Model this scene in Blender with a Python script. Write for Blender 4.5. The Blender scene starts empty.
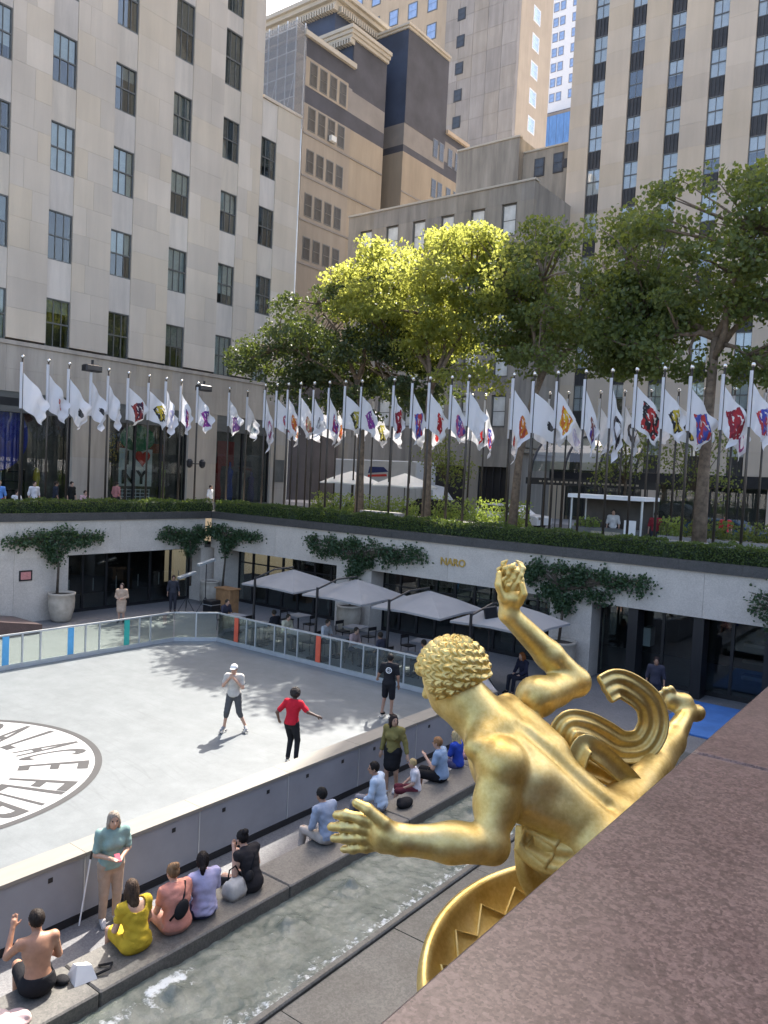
import bpy, math, random
import numpy as np
from mathutils import Vector, Matrix

# ------------------------------------------------------------------ camera, sky, sun, exposure
scene = bpy.context.scene
rad = math.radians
cam_data = bpy.data.cameras.new('camera')
cam = bpy.data.objects.new('camera', cam_data)
scene.collection.objects.link(cam)
cam_data.sensor_fit = 'HORIZONTAL'
cam_data.sensor_width = 36.0
cam_data.lens = 781.3 / 768.0 * 36.0
cam_data.clip_start = 0.05
cam_data.clip_end = 4000
cam.matrix_world = (Matrix.Translation((0, 0, 7.0)) @ Matrix.Rotation(rad(37.16), 4, 'Z')
                    @ Matrix.Rotation(rad(90 - 2.789), 4, 'X') @ Matrix.Rotation(rad(2.789), 4, 'Z'))
scene.camera = cam

SUN_AZ, SUN_EL = 20.0, 51.0          # degrees left of +Y, degrees up
world = bpy.data.worlds.new('World'); scene.world = world; world.use_nodes = True
nt = world.node_tree
for n in list(nt.nodes): nt.nodes.remove(n)
wo = nt.nodes.new('ShaderNodeOutputWorld'); bg = nt.nodes.new('ShaderNodeBackground')
sky = nt.nodes.new('ShaderNodeTexSky'); sky.sky_type = 'NISHITA'; sky.sun_disc = False
sky.sun_elevation = rad(SUN_EL); sky.sun_rotation = rad(-SUN_AZ)
sky.air_density = 0.8; sky.dust_density = 4.0; sky.ozone_density = 1.0
bg.inputs['Strength'].default_value = 0.15
nt.links.new(sky.outputs[0], bg.inputs[0]); nt.links.new(bg.outputs[0], wo.inputs[0])
sun_data = bpy.data.lights.new('sun', 'SUN'); sun_data.energy = 2.9; sun_data.angle = rad(0.5)
sun_data.color = (1.0, 0.975, 0.94)
sun = bpy.data.objects.new('sun', sun_data); scene.collection.objects.link(sun)
sdir = Vector((-math.sin(rad(SUN_AZ)) * math.cos(rad(SUN_EL)), math.cos(rad(SUN_AZ)) * math.cos(rad(SUN_EL)), math.sin(rad(SUN_EL))))
sun.rotation_euler = sdir.to_track_quat('Z', 'Y').to_euler()
sun.location = sdir * 120
vs = scene.view_settings
vs.view_transform = 'Standard'; vs.look = 'None'; vs.gamma = 1.0; vs.use_curve_mapping = False
vs.exposure = 2.0
vs.use_white_balance = True; vs.white_balance_temperature = 6900

random.seed(7)
RNG = np.random.default_rng(11)
COL = scene.collection
U = random.uniform

# ------------------------------------------------------------------ helpers
def tag(o, label=None, cat=None, group=None, kind=None):
    if label: o['label'] = label
    if cat: o['category'] = cat
    if group: o['group'] = group
    if kind: o['kind'] = kind
    return o

def thing(name, loc=(0, 0, 0), label=None, cat=None, group=None, rz=0.0):
    o = bpy.data.objects.new(name, None); COL.objects.link(o)
    o.location = loc; o.rotation_euler = (0, 0, rz); o.empty_display_size = 0.2
    return tag(o, label, cat, group)

def link(name, me, mat=None, parent=None, smooth=False):
    o = bpy.data.objects.new(name, me); COL.objects.link(o)
    if mat is not None and not me.materials: me.materials.append(mat)
    if smooth and len(me.polygons): me.polygons.foreach_set('use_smooth', [True] * len(me.polygons))
    if parent is not None:
        o.parent = parent
        if parent.parent is None and parent.type == 'EMPTY' and parent.get('_w'):
            o.matrix_parent_inverse = Matrix.Translation(-Vector(parent.location))
        elif parent.parent is not None:
            pass
    return o

def wthing(name, loc, label=None, cat=None, group=None):
    """an Empty at the thing's base whose parts are given in world coordinates"""
    o = thing(name, loc, label, cat, group); o['_w'] = 1
    return o

def copy_tree(o, parent=None):
    c = o.copy(); COL.objects.link(c); c.parent = parent
    for ch in list(o.children): copy_tree(ch, c)
    return c

ORD = ['first', 'second', 'third', 'fourth', 'fifth', 'sixth', 'seventh', 'eighth', 'ninth', 'tenth', 'eleventh', 'twelfth',
       'thirteenth', 'fourteenth', 'fifteenth', 'sixteenth', 'seventeenth', 'eighteenth', 'nineteenth', 'twentieth',
       'twenty-first', 'twenty-second', 'twenty-third', 'twenty-fourth', 'twenty-fifth', 'twenty-sixth', 'twenty-seventh', 'twenty-eighth', 'twenty-ninth', 'thirtieth']

class MB:
    def __init__(s): s.v = []; s.f = []; s.m = []; s.uv = None
    def add(s, vs, fs, mi=0):
        b = len(s.v); s.v += [tuple(p) for p in vs]; s.f += [tuple(i + b for i in f) for f in fs]; s.m += [mi] * len(fs); return s
    def box(s, x0, x1, y0, y1, z0, z1, mi=0):
        return s.add([(x0, y0, z0), (x1, y0, z0), (x1, y1, z0), (x0, y1, z0), (x0, y0, z1), (x1, y0, z1), (x1, y1, z1), (x0, y1, z1)],
                     [(0, 3, 2, 1), (4, 5, 6, 7), (0, 1, 5, 4), (1, 2, 6, 5), (2, 3, 7, 6), (3, 0, 4, 7)], mi)
    def bbox(s, x0, x1, y0, y1, z0, z1, b=0.01, mi=0):
        """box with chamfered vertical and top edges"""
        def ring(i, z): return [(x0 + i, y0 + i + b, z), (x0 + i + b, y0 + i, z), (x1 - i - b, y0 + i, z), (x1 - i, y0 + i + b, z),
                                (x1 - i, y1 - i - b, z), (x1 - i - b, y1 - i, z), (x0 + i + b, y1 - i, z), (x0 + i, y1 - i - b, z)]
        v = ring(0, z0) + ring(0, z1 - b) + ring(b, z1); f = [tuple(range(7, -1, -1)), tuple(range(16, 24))]
        for k in (0, 8):
            for i in range(8): j = (i + 1) % 8; f.append((k + i, k + j, k + 8 + j, k + 8 + i))
        return s.add(v, f, mi)
    def cyl(s, p0, p1, r0, r1=None, n=8, mi=0, caps=True):
        r1 = r0 if r1 is None else r1
        p0 = Vector(p0); p1 = Vector(p1); d = (p1 - p0).normalized()
        a = d.orthogonal().normalized(); b = d.cross(a)
        v = []
        for p, r in ((p0, r0), (p1, r1)):
            for i in range(n):
                t = 2 * math.pi * i / n; v.append(p + (a * math.cos(t) + b * math.sin(t)) * r)
        f = [(i, (i + 1) % n, n + (i + 1) % n, n + i) for i in range(n)]
        if caps: f += [tuple(range(n - 1, -1, -1)), tuple(range(n, 2 * n))]
        return s.add(v, f, mi)
    def tube(s, pts, rs, n=6, mi=0):
        pts = [Vector(p) for p in pts]; b = len(s.v); v = []; f = []
        up = None
        for i, p in enumerate(pts):
            d = (pts[min(i + 1, len(pts) - 1)] - pts[max(i - 1, 0)]).normalized()
            if up is None: up = d.orthogonal().normalized()
            a = (up - d * up.dot(d)).normalized(); up = a; c = d.cross(a)
            r = rs[i] if hasattr(rs, '__len__') else rs
            for k in range(n):
                t = 2 * math.pi * k / n; v.append(p + (a * math.cos(t) + c * math.sin(t)) * r)
        for i in range(len(pts) - 1):
            for k in range(n): j = (k + 1) % n; f.append((i * n + k, i * n + j, i * n + n + j, i * n + n + k))
        f += [tuple(range(n - 1, -1, -1)), tuple(range((len(pts) - 1) * n, len(pts) * n))]
        return s.add(v, f, mi)
    def lathe(s, prof, c=(0, 0, 0), n=16, mi=0):
        v = []; f = []
        for r, z in prof:
            for i in range(n):
                t = 2 * math.pi * i / n; v.append((c[0] + r * math.cos(t), c[1] + r * math.sin(t), c[2] + z))
        for k in range(len(prof) - 1):
            for i in range(n): j = (i + 1) % n; f.append((k * n + i, k * n + j, k * n + n + j, k * n + n + i))
        f += [tuple(range(n - 1, -1, -1)), tuple(range((len(prof) - 1) * n, len(prof) * n))]
        return s.add(v, f, mi)
    def ball(s, c, r, n=10, m=6, mi=0, sc=(1, 1, 1)):
        prof = [(max(r * math.sin(math.pi * k / m), 1e-4), -r * math.cos(math.pi * k / m)) for k in range(m + 1)]
        b = len(s.v); s.lathe(prof, (0, 0, 0), n, mi)
        for i in range(b, len(s.v)): p = s.v[i]; s.v[i] = (c[0] + p[0] * sc[0], c[1] + p[1] * sc[1], c[2] + p[2] * sc[2])
        return s
    def poly_prism(s, pts, z0, z1, mi=0):
        n = len(pts)
        return s.add([(x, y, z0) for x, y in pts] + [(x, y, z1) for x, y in pts],
                     [tuple(range(n - 1, -1, -1)), tuple(range(n, 2 * n))] + [(i, (i + 1) % n, n + (i + 1) % n, n + i) for i in range(n)], mi)
    def xform(s, M):
        s.v = [tuple(M @ Vector(p)) for p in s.v]; return s
    def mesh(s, name='m'):
        me = bpy.data.meshes.new(name); me.from_pydata(s.v, [], s.f)
        if any(s.m): me.polygons.foreach_set('material_index', s.m)
        me.update(); return me
    def obj(s, name, mat=None, parent=None, smooth=False, mats=None):
        me = s.mesh(name)
        if mats:
            for m in mats: me.materials.append(m)
        return link(name, me, None if mats else mat, parent, smooth)

def np_mesh(name, verts, quads, mat=None, smooth=True, parent=None, link_it=True):
    verts = np.asarray(verts, np.float32); quads = np.asarray(quads, np.int32); k = quads.shape[1]
    me = bpy.data.meshes.new(name)
    me.vertices.add(len(verts)); me.vertices.foreach_set('co', verts.ravel())
    me.loops.add(quads.size); me.loops.foreach_set('vertex_index', quads.ravel())
    me.polygons.add(len(quads)); me.polygons.foreach_set('loop_start', np.arange(0, quads.size, k, dtype=np.int32))
    me.polygons.foreach_set('use_smooth', np.full(len(quads), smooth))
    me.update(calc_edges=True)
    if mat: me.materials.append(mat)
    return link(name, me, None, parent) if link_it else me

def text_mesh(txt, size=1.0, extrude=0.01, align='CENTER', bold=0.0):
    cu = bpy.data.curves.new('txt', 'FONT'); cu.body = txt; cu.size = size; cu.extrude = extrude; cu.align_x = align; cu.offset = bold
    cu.resolution_u = 3
    o = bpy.data.objects.new('txt', cu); COL.objects.link(o)
    dg = bpy.context.evaluated_depsgraph_get(); me = bpy.data.meshes.new_from_object(o.evaluated_get(dg))
    bpy.data.objects.remove(o); bpy.data.curves.remove(cu); me.materials.clear()
    return me

UNIT = MB().box(-.5, .5, -.5, .5, -.5, .5).mesh('unit_block')
def bevelled_unit(b=0.02):
    return MB().box(-.5, .5, -.5, .5, -.5, .5).mesh('unit_block')
_unit_cache = {}
def block(name, mat, parent, x0, x1, y0, y1, z0, z1, base=None):
    """a piece that shares one box mesh with its kind; coordinates in world space"""
    me = _unit_cache.get(mat.name)
    if me is None:
        me = UNIT.copy(); me.materials.clear(); me.materials.append(mat); _unit_cache[mat.name] = me
    o = bpy.data.objects.new(name, me); COL.objects.link(o)
    o.location = ((x0 + x1) / 2, (y0 + y1) / 2, (z0 + z1) / 2); o.scale = (x1 - x0, y1 - y0, z1 - z0)
    if parent is not None:
        o.parent = parent
        if parent.get('_w'): o.matrix_parent_inverse = Matrix.Translation(-Vector(parent.location))
    return o

# ------------------------------------------------------------------ signed distance modelling (bodies, statue)
class SDF:
    def __init__(s, lo, hi, h):
        s.h = h; s.lo = np.array(lo, float); s.n = np.ceil((np.array(hi, float) - s.lo) / h).astype(int) + 1
        s.F = np.full(tuple(s.n), 9.0, np.float32)
    def _sl(s, lo, hi):
        a = np.clip(np.floor((np.array(lo) - s.lo) / s.h).astype(int), 0, s.n - 1); b = np.clip(np.ceil((np.array(hi) - s.lo) / s.h).astype(int) + 1, 1, s.n)
        if np.any(b <= a): return None
        ax = [s.lo[i] + s.h * np.arange(a[i], b[i]) for i in range(3)]
        P = np.stack(np.meshgrid(*ax, indexing='ij'), -1)
        return (slice(a[0], b[0]), slice(a[1], b[1]), slice(a[2], b[2])), P
    def _comb(s, sl, d, k, sub):
        f = s.F[sl]
        if not sub:
            h = np.clip(.5 + .5 * (f - d) / k, 0, 1); s.F[sl] = f * (1 - h) + d * h - k * h * (1 - h)
        else:
            d = -d; h = np.clip(.5 - .5 * (f - d) / k, 0, 1); s.F[sl] = f * (1 - h) + d * h + k * h * (1 - h)
    def cap(s, a, b, ra, rb=None, k=.02, sub=False, e=0.0):
        rb = ra if rb is None else rb; ra += e; rb += e
        a = np.array(a, float); b = np.array(b, float); m = max(ra, rb) + k + 2.5 * s.h
        r = s._sl(np.minimum(a, b) - m, np.maximum(a, b) + m)
        if r is None: return s
        sl, P = r; ab = b - a; L = max(ab @ ab, 1e-9)
        t = np.clip(((P - a) @ ab) / L, 0, 1)
        d = np.linalg.norm(P - a - t[..., None] * ab, axis=-1) - (ra + t * (rb - ra))
        s._comb(sl, d, k, sub); return s
    def chain(s, pts, rs, k=.02, e=0.0):
        for i in range(len(pts) - 1): s.cap(pts[i], pts[i + 1], rs[i], rs[i + 1], k, e=e)
        return s
    def ell(s, c, r, R=None, k=.03, sub=False, e=0.0):
        c = np.array(c, float); r = np.array(r, float) + e; m = r.max() + k + 2.5 * s.h
        q = s._sl(c - m, c + m)
        if q is None: return s
        sl, P = q; p = P - c
        if R is not None: p = p @ np.asarray(R)
        k0 = np.linalg.norm(p / r, axis=-1); k1 = np.linalg.norm(p / (r * r), axis=-1) + 1e-9
        s._comb(sl, k0 * (k0 - 1) / k1, k, sub); return s
    def clip(s, p, n, k=.012):
        """keep the side the normal points away from"""
        r = s._sl(s.lo, s.lo + s.h * s.n); sl, P = r
        d = (P - np.array(p, float)) @ np.array(n, float); s.F = np.maximum(s.F, d.astype(np.float32)); return s
    def mesh(s, name, mat=None, parent=None, warp=None):
        F = s.F; S = F < 0
        F[0], F[-1], F[:, 0], F[:, -1], F[:, :, 0], F[:, :, -1] = 1, 1, 1, 1, 1, 1; S = F < 0
        c = sum(S[i:S.shape[0] - 1 + i, j:S.shape[1] - 1 + j, k:S.shape[2] - 1 + k].astype(np.int8) for i in (0, 1) for j in (0, 1) for k in (0, 1))
        idx = np.argwhere((c > 0) & (c < 8)); N = len(idx)
        ids = np.full(c.shape, -1, np.int32); ids[tuple(idx.T)] = np.arange(N)
        off = np.array([(i, j, k) for i in (0, 1) for j in (0, 1) for k in (0, 1)])
        V = np.stack([F[tuple((idx + o).T)] for o in off], 1)
        acc = np.zeros((N, 3)); cnt = np.zeros(N)
        for a in range(8):
            for b in range(a + 1, 8):
                if np.abs(off[a] - off[b]).sum() != 1: continue
                va, vb = V[:, a], V[:, b]; m = (va < 0) != (vb < 0); t = np.where(m, va / np.where(m, va - vb, 1), 0)
                acc += np.where(m[:, None], off[a] + t[:, None] * (off[b] - off[a]), 0); cnt += m
        verts = s.lo + s.h * (idx + acc / cnt[:, None])
        quads = []
        for ax in range(3):
            A = [slice(None)] * 3; B = [slice(None)] * 3; A[ax] = slice(0, -1); B[ax] = slice(1, None)
            m = S[tuple(A)] != S[tuple(B)]; e = np.argwhere(m); u, w = [(1, 2), (2, 0), (0, 1)][ax]
            e = e[(e[:, u] > 0) & (e[:, w] > 0)]; e = e[(e[:, u] < c.shape[u]) & (e[:, w] < c.shape[w])]
            du = np.zeros(3, int); du[u] = 1; dw = np.zeros(3, int); dw[w] = 1
            q = np.stack([ids[tuple((e - du - dw).T)], ids[tuple((e - dw).T)], ids[tuple(e.T)], ids[tuple((e - du).T)]], 1)
            fl = S[tuple(e.T)]; q = np.where(fl[:, None], q, q[:, ::-1]); quads.append(q)
        quads = np.concatenate(quads); quads = quads[(quads >= 0).all(1)]
        if warp is not None: verts = warp(verts)
        return np_mesh(name, verts, quads, mat, True, parent)
# ------------------------------------------------------------------ materials
def newmat(name):
    m = bpy.data.materials.new(name); m.use_nodes = True; t = m.node_tree
    b = t.nodes['Principled BSDF']; return m, t, b
def N(t, typ, **kw):
    n = t.nodes.new(typ)
    for k, v in kw.items(): setattr(n, k, v)
    return n
def ramp(t, fac, stops):
    r = N(t, 'ShaderNodeValToRGB'); e = r.color_ramp.elements
    while len(e) < len(stops): e.new(0.5)
    for i, (p, c) in enumerate(stops): e[i].position = p; e[i].color = (*c, 1) if len(c) == 3 else c
    t.links.new(fac, r.inputs[0]); return r.outputs[0]
def mixc(t, fac, a, b, mode='MIX'):
    n = N(t, 'ShaderNodeMix', data_type='RGBA', blend_type=mode)
    for sock, v in ((n.inputs[0], fac), (n.inputs[6], a), (n.inputs[7], b)):
        if hasattr(v, 'links'): t.links.new(v, sock)
        elif isinstance(v, (int, float)): sock.default_value = v
        else: sock.default_value = (*v, 1)
    return n.outputs[2]
def noise(t, scale, detail=4, rough=.6, coord='Object', vec=None, stretch=None):
    n = N(t, 'ShaderNodeTexNoise'); n.inputs['Scale'].default_value = scale; n.inputs['Detail'].default_value = detail; n.inputs['Roughness'].default_value = rough
    if vec is None:
        if coord == 'World': g = N(t, 'ShaderNodeNewGeometry'); vec = g.outputs['Position']
        else: c = N(t, 'ShaderNodeTexCoord'); vec = c.outputs[coord]
    if stretch:
        mp = N(t, 'ShaderNodeMapping'); mp.inputs['Scale'].default_value = stretch; t.links.new(vec, mp.inputs[0]); vec = mp.outputs[0]
    t.links.new(vec, n.inputs['Vector']); return n.outputs['Fac']
def bump(t, b, h, strength=.2, dist=.02):
    n = N(t, 'ShaderNodeBump'); n.inputs['Strength'].default_value = strength; n.inputs['Distance'].default_value = dist
    t.links.new(h, n.inputs['Height']); t.links.new(n.outputs[0], b.inputs['Normal'])

def plain(name, c, rough=.6, metal=0.0, var=.12, scale=3.0, bumpy=0.0, coord='Object', spec=None):
    m, t, b = newmat(name); b.inputs['Roughness'].default_value = rough; b.inputs['Metallic'].default_value = metal
    if spec is not None: b.inputs['Specular IOR Level'].default_value = spec
    f = noise(t, scale, 5, .6, coord)
    lo = tuple(x * (1 - var) for x in c); hi = tuple(min(x * (1 + var), 1) for x in c)
    t.links.new(ramp(t, f, [(.3, lo), (.7, hi)]), b.inputs['Base Color'])
    if bumpy: bump(t, b, noise(t, scale * 8, 4, .6, coord), bumpy, .02)
    return m

def stone(name, c, tint=.10, streak=.12, rough=.8, grain=60, warm=(1, .97, .9)):
    """cut stone: every block its own tint, rain streaks, fine grain"""
    m, t, b = newmat(name); b.inputs['Roughness'].default_value = rough; b.inputs['Specular IOR Level'].default_value = .25
    oi = N(t, 'ShaderNodeObjectInfo')
    lo = tuple(x * (1 - tint) for x in c); hi = tuple(min(1, x * (1 + tint)) for x in c); wm = tuple(x * w for x, w in zip(c, warm))
    col = ramp(t, oi.outputs['Random'], [(0, lo), (.35, c), (.65, wm), (1, hi)])
    s = noise(t, 1.2, 6, .65, 'World', stretch=(1, 1, .12))
    col = mixc(t, 1.0, col, ramp(t, s, [(.35, (1 - streak,) * 3), (.65, (1, 1, 1))]), 'MULTIPLY')
    g = noise(t, grain, 3, .6, 'World')
    col = mixc(t, 1.0, col, ramp(t, g, [(.3, (.9, .9, .9)), (.7, (1, 1, 1))]), 'MULTIPLY')
    big = noise(t, .25, 3, .5, 'World')
    col = mixc(t, 1.0, col, ramp(t, big, [(.35, (.9, .9, .9)), (.65, (1, 1, 1))]), 'MULTIPLY')
    t.links.new(col, b.inputs['Base Color']); bump(t, b, g, .15, .01)
    return m

def granite(name, a, b_, c, scale=90, rough=.45, blot=.12):
    m, t, b = newmat(name); b.inputs['Roughness'].default_value = rough
    v = N(t, 'ShaderNodeTexVoronoi'); v.inputs['Scale'].default_value = scale
    g = N(t, 'ShaderNodeNewGeometry'); t.links.new(g.outputs['Position'], v.inputs['Vector'])
    sp = N(t, 'ShaderNodeSeparateColor'); t.links.new(v.outputs['Color'], sp.inputs[0])
    col = ramp(t, sp.outputs[0], [(.1, a), (.5, b_), (.9, c)])
    v2 = N(t, 'ShaderNodeTexVoronoi'); v2.inputs['Scale'].default_value = scale * .42; t.links.new(g.outputs['Position'], v2.inputs['Vector']); s2 = N(t, 'ShaderNodeSeparateColor'); t.links.new(v2.outputs['Color'], s2.inputs[0])
    col = mixc(t, ramp(t, s2.outputs[1], [(.62, (0, 0, 0)), (.72, (.75, .75, .75))]), col, ramp(t, s2.outputs[0], [(.4, a), (.6, c)]))
    n = noise(t, scale * .5, 4, .7, 'World'); col = mixc(t, .45, col, ramp(t, n, [(.35, a), (.65, c)]))
    s = noise(t, 1.3, 5, .6, 'World'); col = mixc(t, 1.0, col, ramp(t, s, [(.35, (1 - blot,) * 3), (.65, (1, 1, 1))]), 'MULTIPLY')
    oi = N(t, 'ShaderNodeObjectInfo'); col = mixc(t, 1.0, col, ramp(t, oi.outputs['Random'], [(0, (.92, .92, .92)), (1, (1, 1, 1))]), 'MULTIPLY')
    t.links.new(col, b.inputs['Base Color'])
    r = noise(t, 6, 4, .6, 'World'); rr = N(t, 'ShaderNodeMapRange'); rr.inputs['To Min'].default_value = rough - .1; rr.inputs['To Max'].default_value = rough + .15
    t.links.new(r, rr.inputs[0]); t.links.new(rr.outputs[0], b.inputs['Roughness'])
    bump(t, b, n, .08, .004)
    return m

def leaf(name, dark, light, trans=(.25, .35, .04), k=.45, scale=.9):
    m, t, b = newmat(name)
    out = t.nodes['Material Output']
    n = noise(t, scale, 4, .6, 'World'); g = N(t, 'ShaderNodeNewGeometry')
    col = mixc(t, n, dark, light)
    col = mixc(t, .6, col, mixc(t, g.outputs['Random Per Island'], dark, light))
    t.links.new(col, b.inputs['Base Color']); b.inputs['Roughness'].default_value = .5
    tr = N(t, 'ShaderNodeBsdfTranslucent'); tr.inputs['Color'].default_value = (*trans, 1)
    mx = N(t, 'ShaderNodeMixShader'); mx.inputs[0].default_value = k
    t.links.new(b.outputs[0], mx.inputs[1]); t.links.new(tr.outputs[0], mx.inputs[2]); t.links.new(mx.outputs[0], out.inputs[0])
    return m

def glassmat(name, tint=(.9, .95, .95), rough=.02, refl=.5, mix=.12):
    """thin sheet glass: mostly clear, fresnel mirror"""
    m, t, b = newmat(name); out = t.nodes['Material Output']; t.nodes.remove(b)
    tr = N(t, 'ShaderNodeBsdfTransparent'); tr.inputs[0].default_value = (*tint, 1)
    gl = N(t, 'ShaderNodeBsdfGlossy'); gl.inputs['Roughness'].default_value = rough
    lw = N(t, 'ShaderNodeLayerWeight'); lw.inputs[0].default_value = refl
    mr = N(t, 'ShaderNodeMapRange'); mr.inputs['To Min'].default_value = mix; mr.inputs['To Max'].default_value = .9
    t.links.new(lw.outputs['Fresnel'], mr.inputs[0])
    mx = N(t, 'ShaderNodeMixShader'); t.links.new(mr.outputs[0], mx.inputs[0]); t.links.new(tr.outputs[0], mx.inputs[1]); t.links.new(gl.outputs[0], mx.inputs[2])
    t.links.new(mx.outputs[0], out.inputs[0]); return m

M = {}
M['limestone'] = stone('limestone', (.65, .565, .465), .09, .10)
M['limestone_panel'] = stone('limestone_spandrel', (.69, .62, .54), .06, .22)
M['limestone_dark'] = stone('limestone_weathered', (.50, .44, .37), .06, .28)
M['tower_stone'] = stone('tower_limestone', (.60, .50, .39), .07, .10)
M['tan_brick'] = stone('tan_brick', (.37, .315, .25), .05, .16, grain=25)
M['low_stone'] = stone('low_block_limestone', (.36, .33, .285), .08, .38)
M['grey_stone'] = stone('grey_gable_stone', (.36, .33, .30), .10, .2)
M['gold_tint_stone'] = stone('warm_tint_limestone', (.52, .42, .31), .05, .1)  # the far tower's golden side: reflected light is put into this tone
M['navy_clad'] = plain('navy_cladding', (.04, .055, .09), .7, var=.35, scale=.3)
M['purple_clad'] = plain('dark_brick_cladding', (.06, .06, .07), .85, var=.25, scale=.4)
M['grey_clad'] = plain('grey_render', (.22, .20, .18), .85, var=.2, scale=.3)
M['cornice'] = plain('cornice_stone', (.42, .38, .31), .8, var=.15)
M['white_brick'] = plain('white_glazed_brick', (.72, .72, .72), .6, var=.06)
M['bronze'] = plain('window_bronze', (.13, .13, .12), .45, .3, var=.2)
M['spandrel'] = plain('spandrel_metal', (.045, .042, .04), .5, .2, var=.3, scale=2)
M['black'] = plain('black_metal', (.018, .018, .02), .4, .2, var=.2)
M['black_soft'] = plain('black_cloth', (.016, .016, .018), .9, var=.25, scale=9, spec=.15)
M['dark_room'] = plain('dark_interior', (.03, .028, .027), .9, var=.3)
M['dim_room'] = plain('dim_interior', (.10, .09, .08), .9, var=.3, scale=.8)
M['pane'] = glassmat('window_glass', (.82, .86, .85), .015, .3, .06)
M['far_pane'] = plain('far_window_glass', (.05, .055, .06), .12, .2, var=.5, scale=.6)
M['sky_tint_pane'] = plain('sky_tint_glass', (.30, .38, .50), .12, .55, var=.35, scale=.5)  # reflected sky is tinted into the pane colour
M['pale_pane'] = plain('blind_window_glass', (.50, .51, .48), .2, .0, var=.3, scale=.7)
M['tower_pane'] = glassmat('tower_window_glass', (.92, .95, .96), .015, .3, .09)
M['shop_glass'] = glassmat('shop_glass', (.8, .85, .85), .01, .25, .03)
M['dasher_glass'] = glassmat('dasher_glass', (.86, .93, .90), .05, .25, .07)
M['blind'] = plain('window_blind', (.62, .62, .58), .8, var=.08)
M['blind_white'] = plain('window_blind_white', (.72, .72, .70), .8, var=.08)
M['asphalt'] = plain('street_paving', (.13, .125, .12), .9, var=.15, scale=2, coord='Object')
M['plaza'] = plain('plaza_paving', (.30, .28, .26), .85, var=.15, scale=1.5)
M['floor_granite'] = granite('promenade_granite', (.12, .12, .127), (.18, .18, .185), (.24, .235, .23), 70, .55)
M['bench_granite'] = granite('bench_granite', (.085, .083, .076), (.13, .125, .112), (.18, .17, .15), 60, .5, .25)
M['wall_granite'] = granite('pale_wall_granite', (.54, .475, .40), (.63, .555, .475), (.70, .63, .55), 45, .5, .12)
M['coping_granite'] = granite('dark_coping_granite', (.045, .042, .04), (.07, .065, .062), (.10, .095, .09), 50, .5, .2)
M['pool_granite'] = granite('pool_apron_granite', (.052, .058, .054), (.09, .097, .09), (.14, .143, .136), 55, .4, .35)
M['brown_granite'] = granite('red_brown_granite', (.036, .020, .019), (.085, .050, .046), (.165, .11, .10), 170, .34, .25)
M['white_paint'] = plain('white_paint', (.80, .80, .79), .6, var=.04)
M['alu'] = plain('aluminium', (.55, .57, .57), .4, .5, var=.08)
M['wall_grey'] = plain('grey_wall_panel', (.255, .263, .28), .5, var=.10, scale=1.2)
M['cap'] = plain('cream_wall_cap', (.22, .205, .175), .6, var=.08)
M['canvas'] = plain('grey_canvas', (.27, .265, .26), .85, var=.07, scale=1.5)
M['canvas_white'] = plain('white_canvas', (.78, .77, .72), .85, var=.05)
M['flag_white'] = None
M['bark'] = plain('plane_bark', (.16, .12, .085), .9, var=.45, scale=5, bumpy=.6)
M['bark_dark'] = plain('dark_bark', (.09, .07, .05), .9, var=.4, scale=6, bumpy=.5)
M['leaf_sunlit'] = leaf('sunlit_leaf', (.040, .065, .020), (.13, .17, .050), (.60, .62, .13), .56)  # sunlit copy of the plane leaf, sun glow put into its tint
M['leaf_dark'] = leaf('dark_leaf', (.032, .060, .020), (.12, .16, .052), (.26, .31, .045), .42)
M['leaf_shade'] = leaf('shaded_leaf', (.020, .040, .018), (.070, .100, .040), (.14, .18, .03), .34)  # darker copy of the plane leaf, the left tree's shade in its colour
M['leaf_vine'] = leaf('vine_leaf', (.02, .05, .022), (.06, .11, .05), (.10, .18, .04), .3, 2.5)
M['leaf_hedge'] = leaf('hedge_leaf', (.022, .05, .012), (.11, .155, .035), (.2, .27, .04), .35, 1.5)
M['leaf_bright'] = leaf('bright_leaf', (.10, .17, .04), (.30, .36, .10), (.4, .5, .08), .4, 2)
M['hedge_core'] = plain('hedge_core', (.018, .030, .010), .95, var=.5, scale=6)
M['terracotta'] = plain('stoneware_pot', (.42, .37, .30), .8, var=.2, scale=3)
M['soil'] = plain('soil', (.05, .04, .03), .95)
M['wood'] = plain('oak_cabinet', (.30, .16, .07), .6, var=.25, scale=4)
M['steel_dark'] = plain('dark_bronze_pole', (.07, .06, .05), .4, .5, var=.2)
M['finial'] = plain('polished_finial', (.75, .72, .66), .25, .9, var=.05)
M['red'] = plain('red_paint', (.55, .04, .03), .5)
M['blue'] = plain('blue_paint', (.02, .05, .40), .5)
M['navy'] = plain('navy_paint', (.02, .03, .12), .5)
M['green'] = plain('green_paint', (.02, .16, .07), .5)
M['yellow'] = plain('yellow_paint', (.65, .45, .05), .5)
M['orange_strip'] = plain('orange_strip', (.75, .12, .06), .5)
M['blue_strip'] = plain('light_blue_strip', (.10, .40, .68), .5)
M['teal_strip'] = plain('teal_strip', (.03, .42, .34), .5)
M['gold_letter'] = plain('gold_letter', (.62, .42, .12), .35, .8)
M['tyre'] = plain('tyre_rubber', (.02, .02, .02), .9)
M['hub'] = plain('wheel_rim', (.5, .5, .5), .35, .8)
M['mat_blue'] = plain('blue_mat', (.05, .16, .42), .8, var=.15, scale=2)
M['pages'] = plain('paper', (.78, .77, .74), .8, var=.05)
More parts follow.
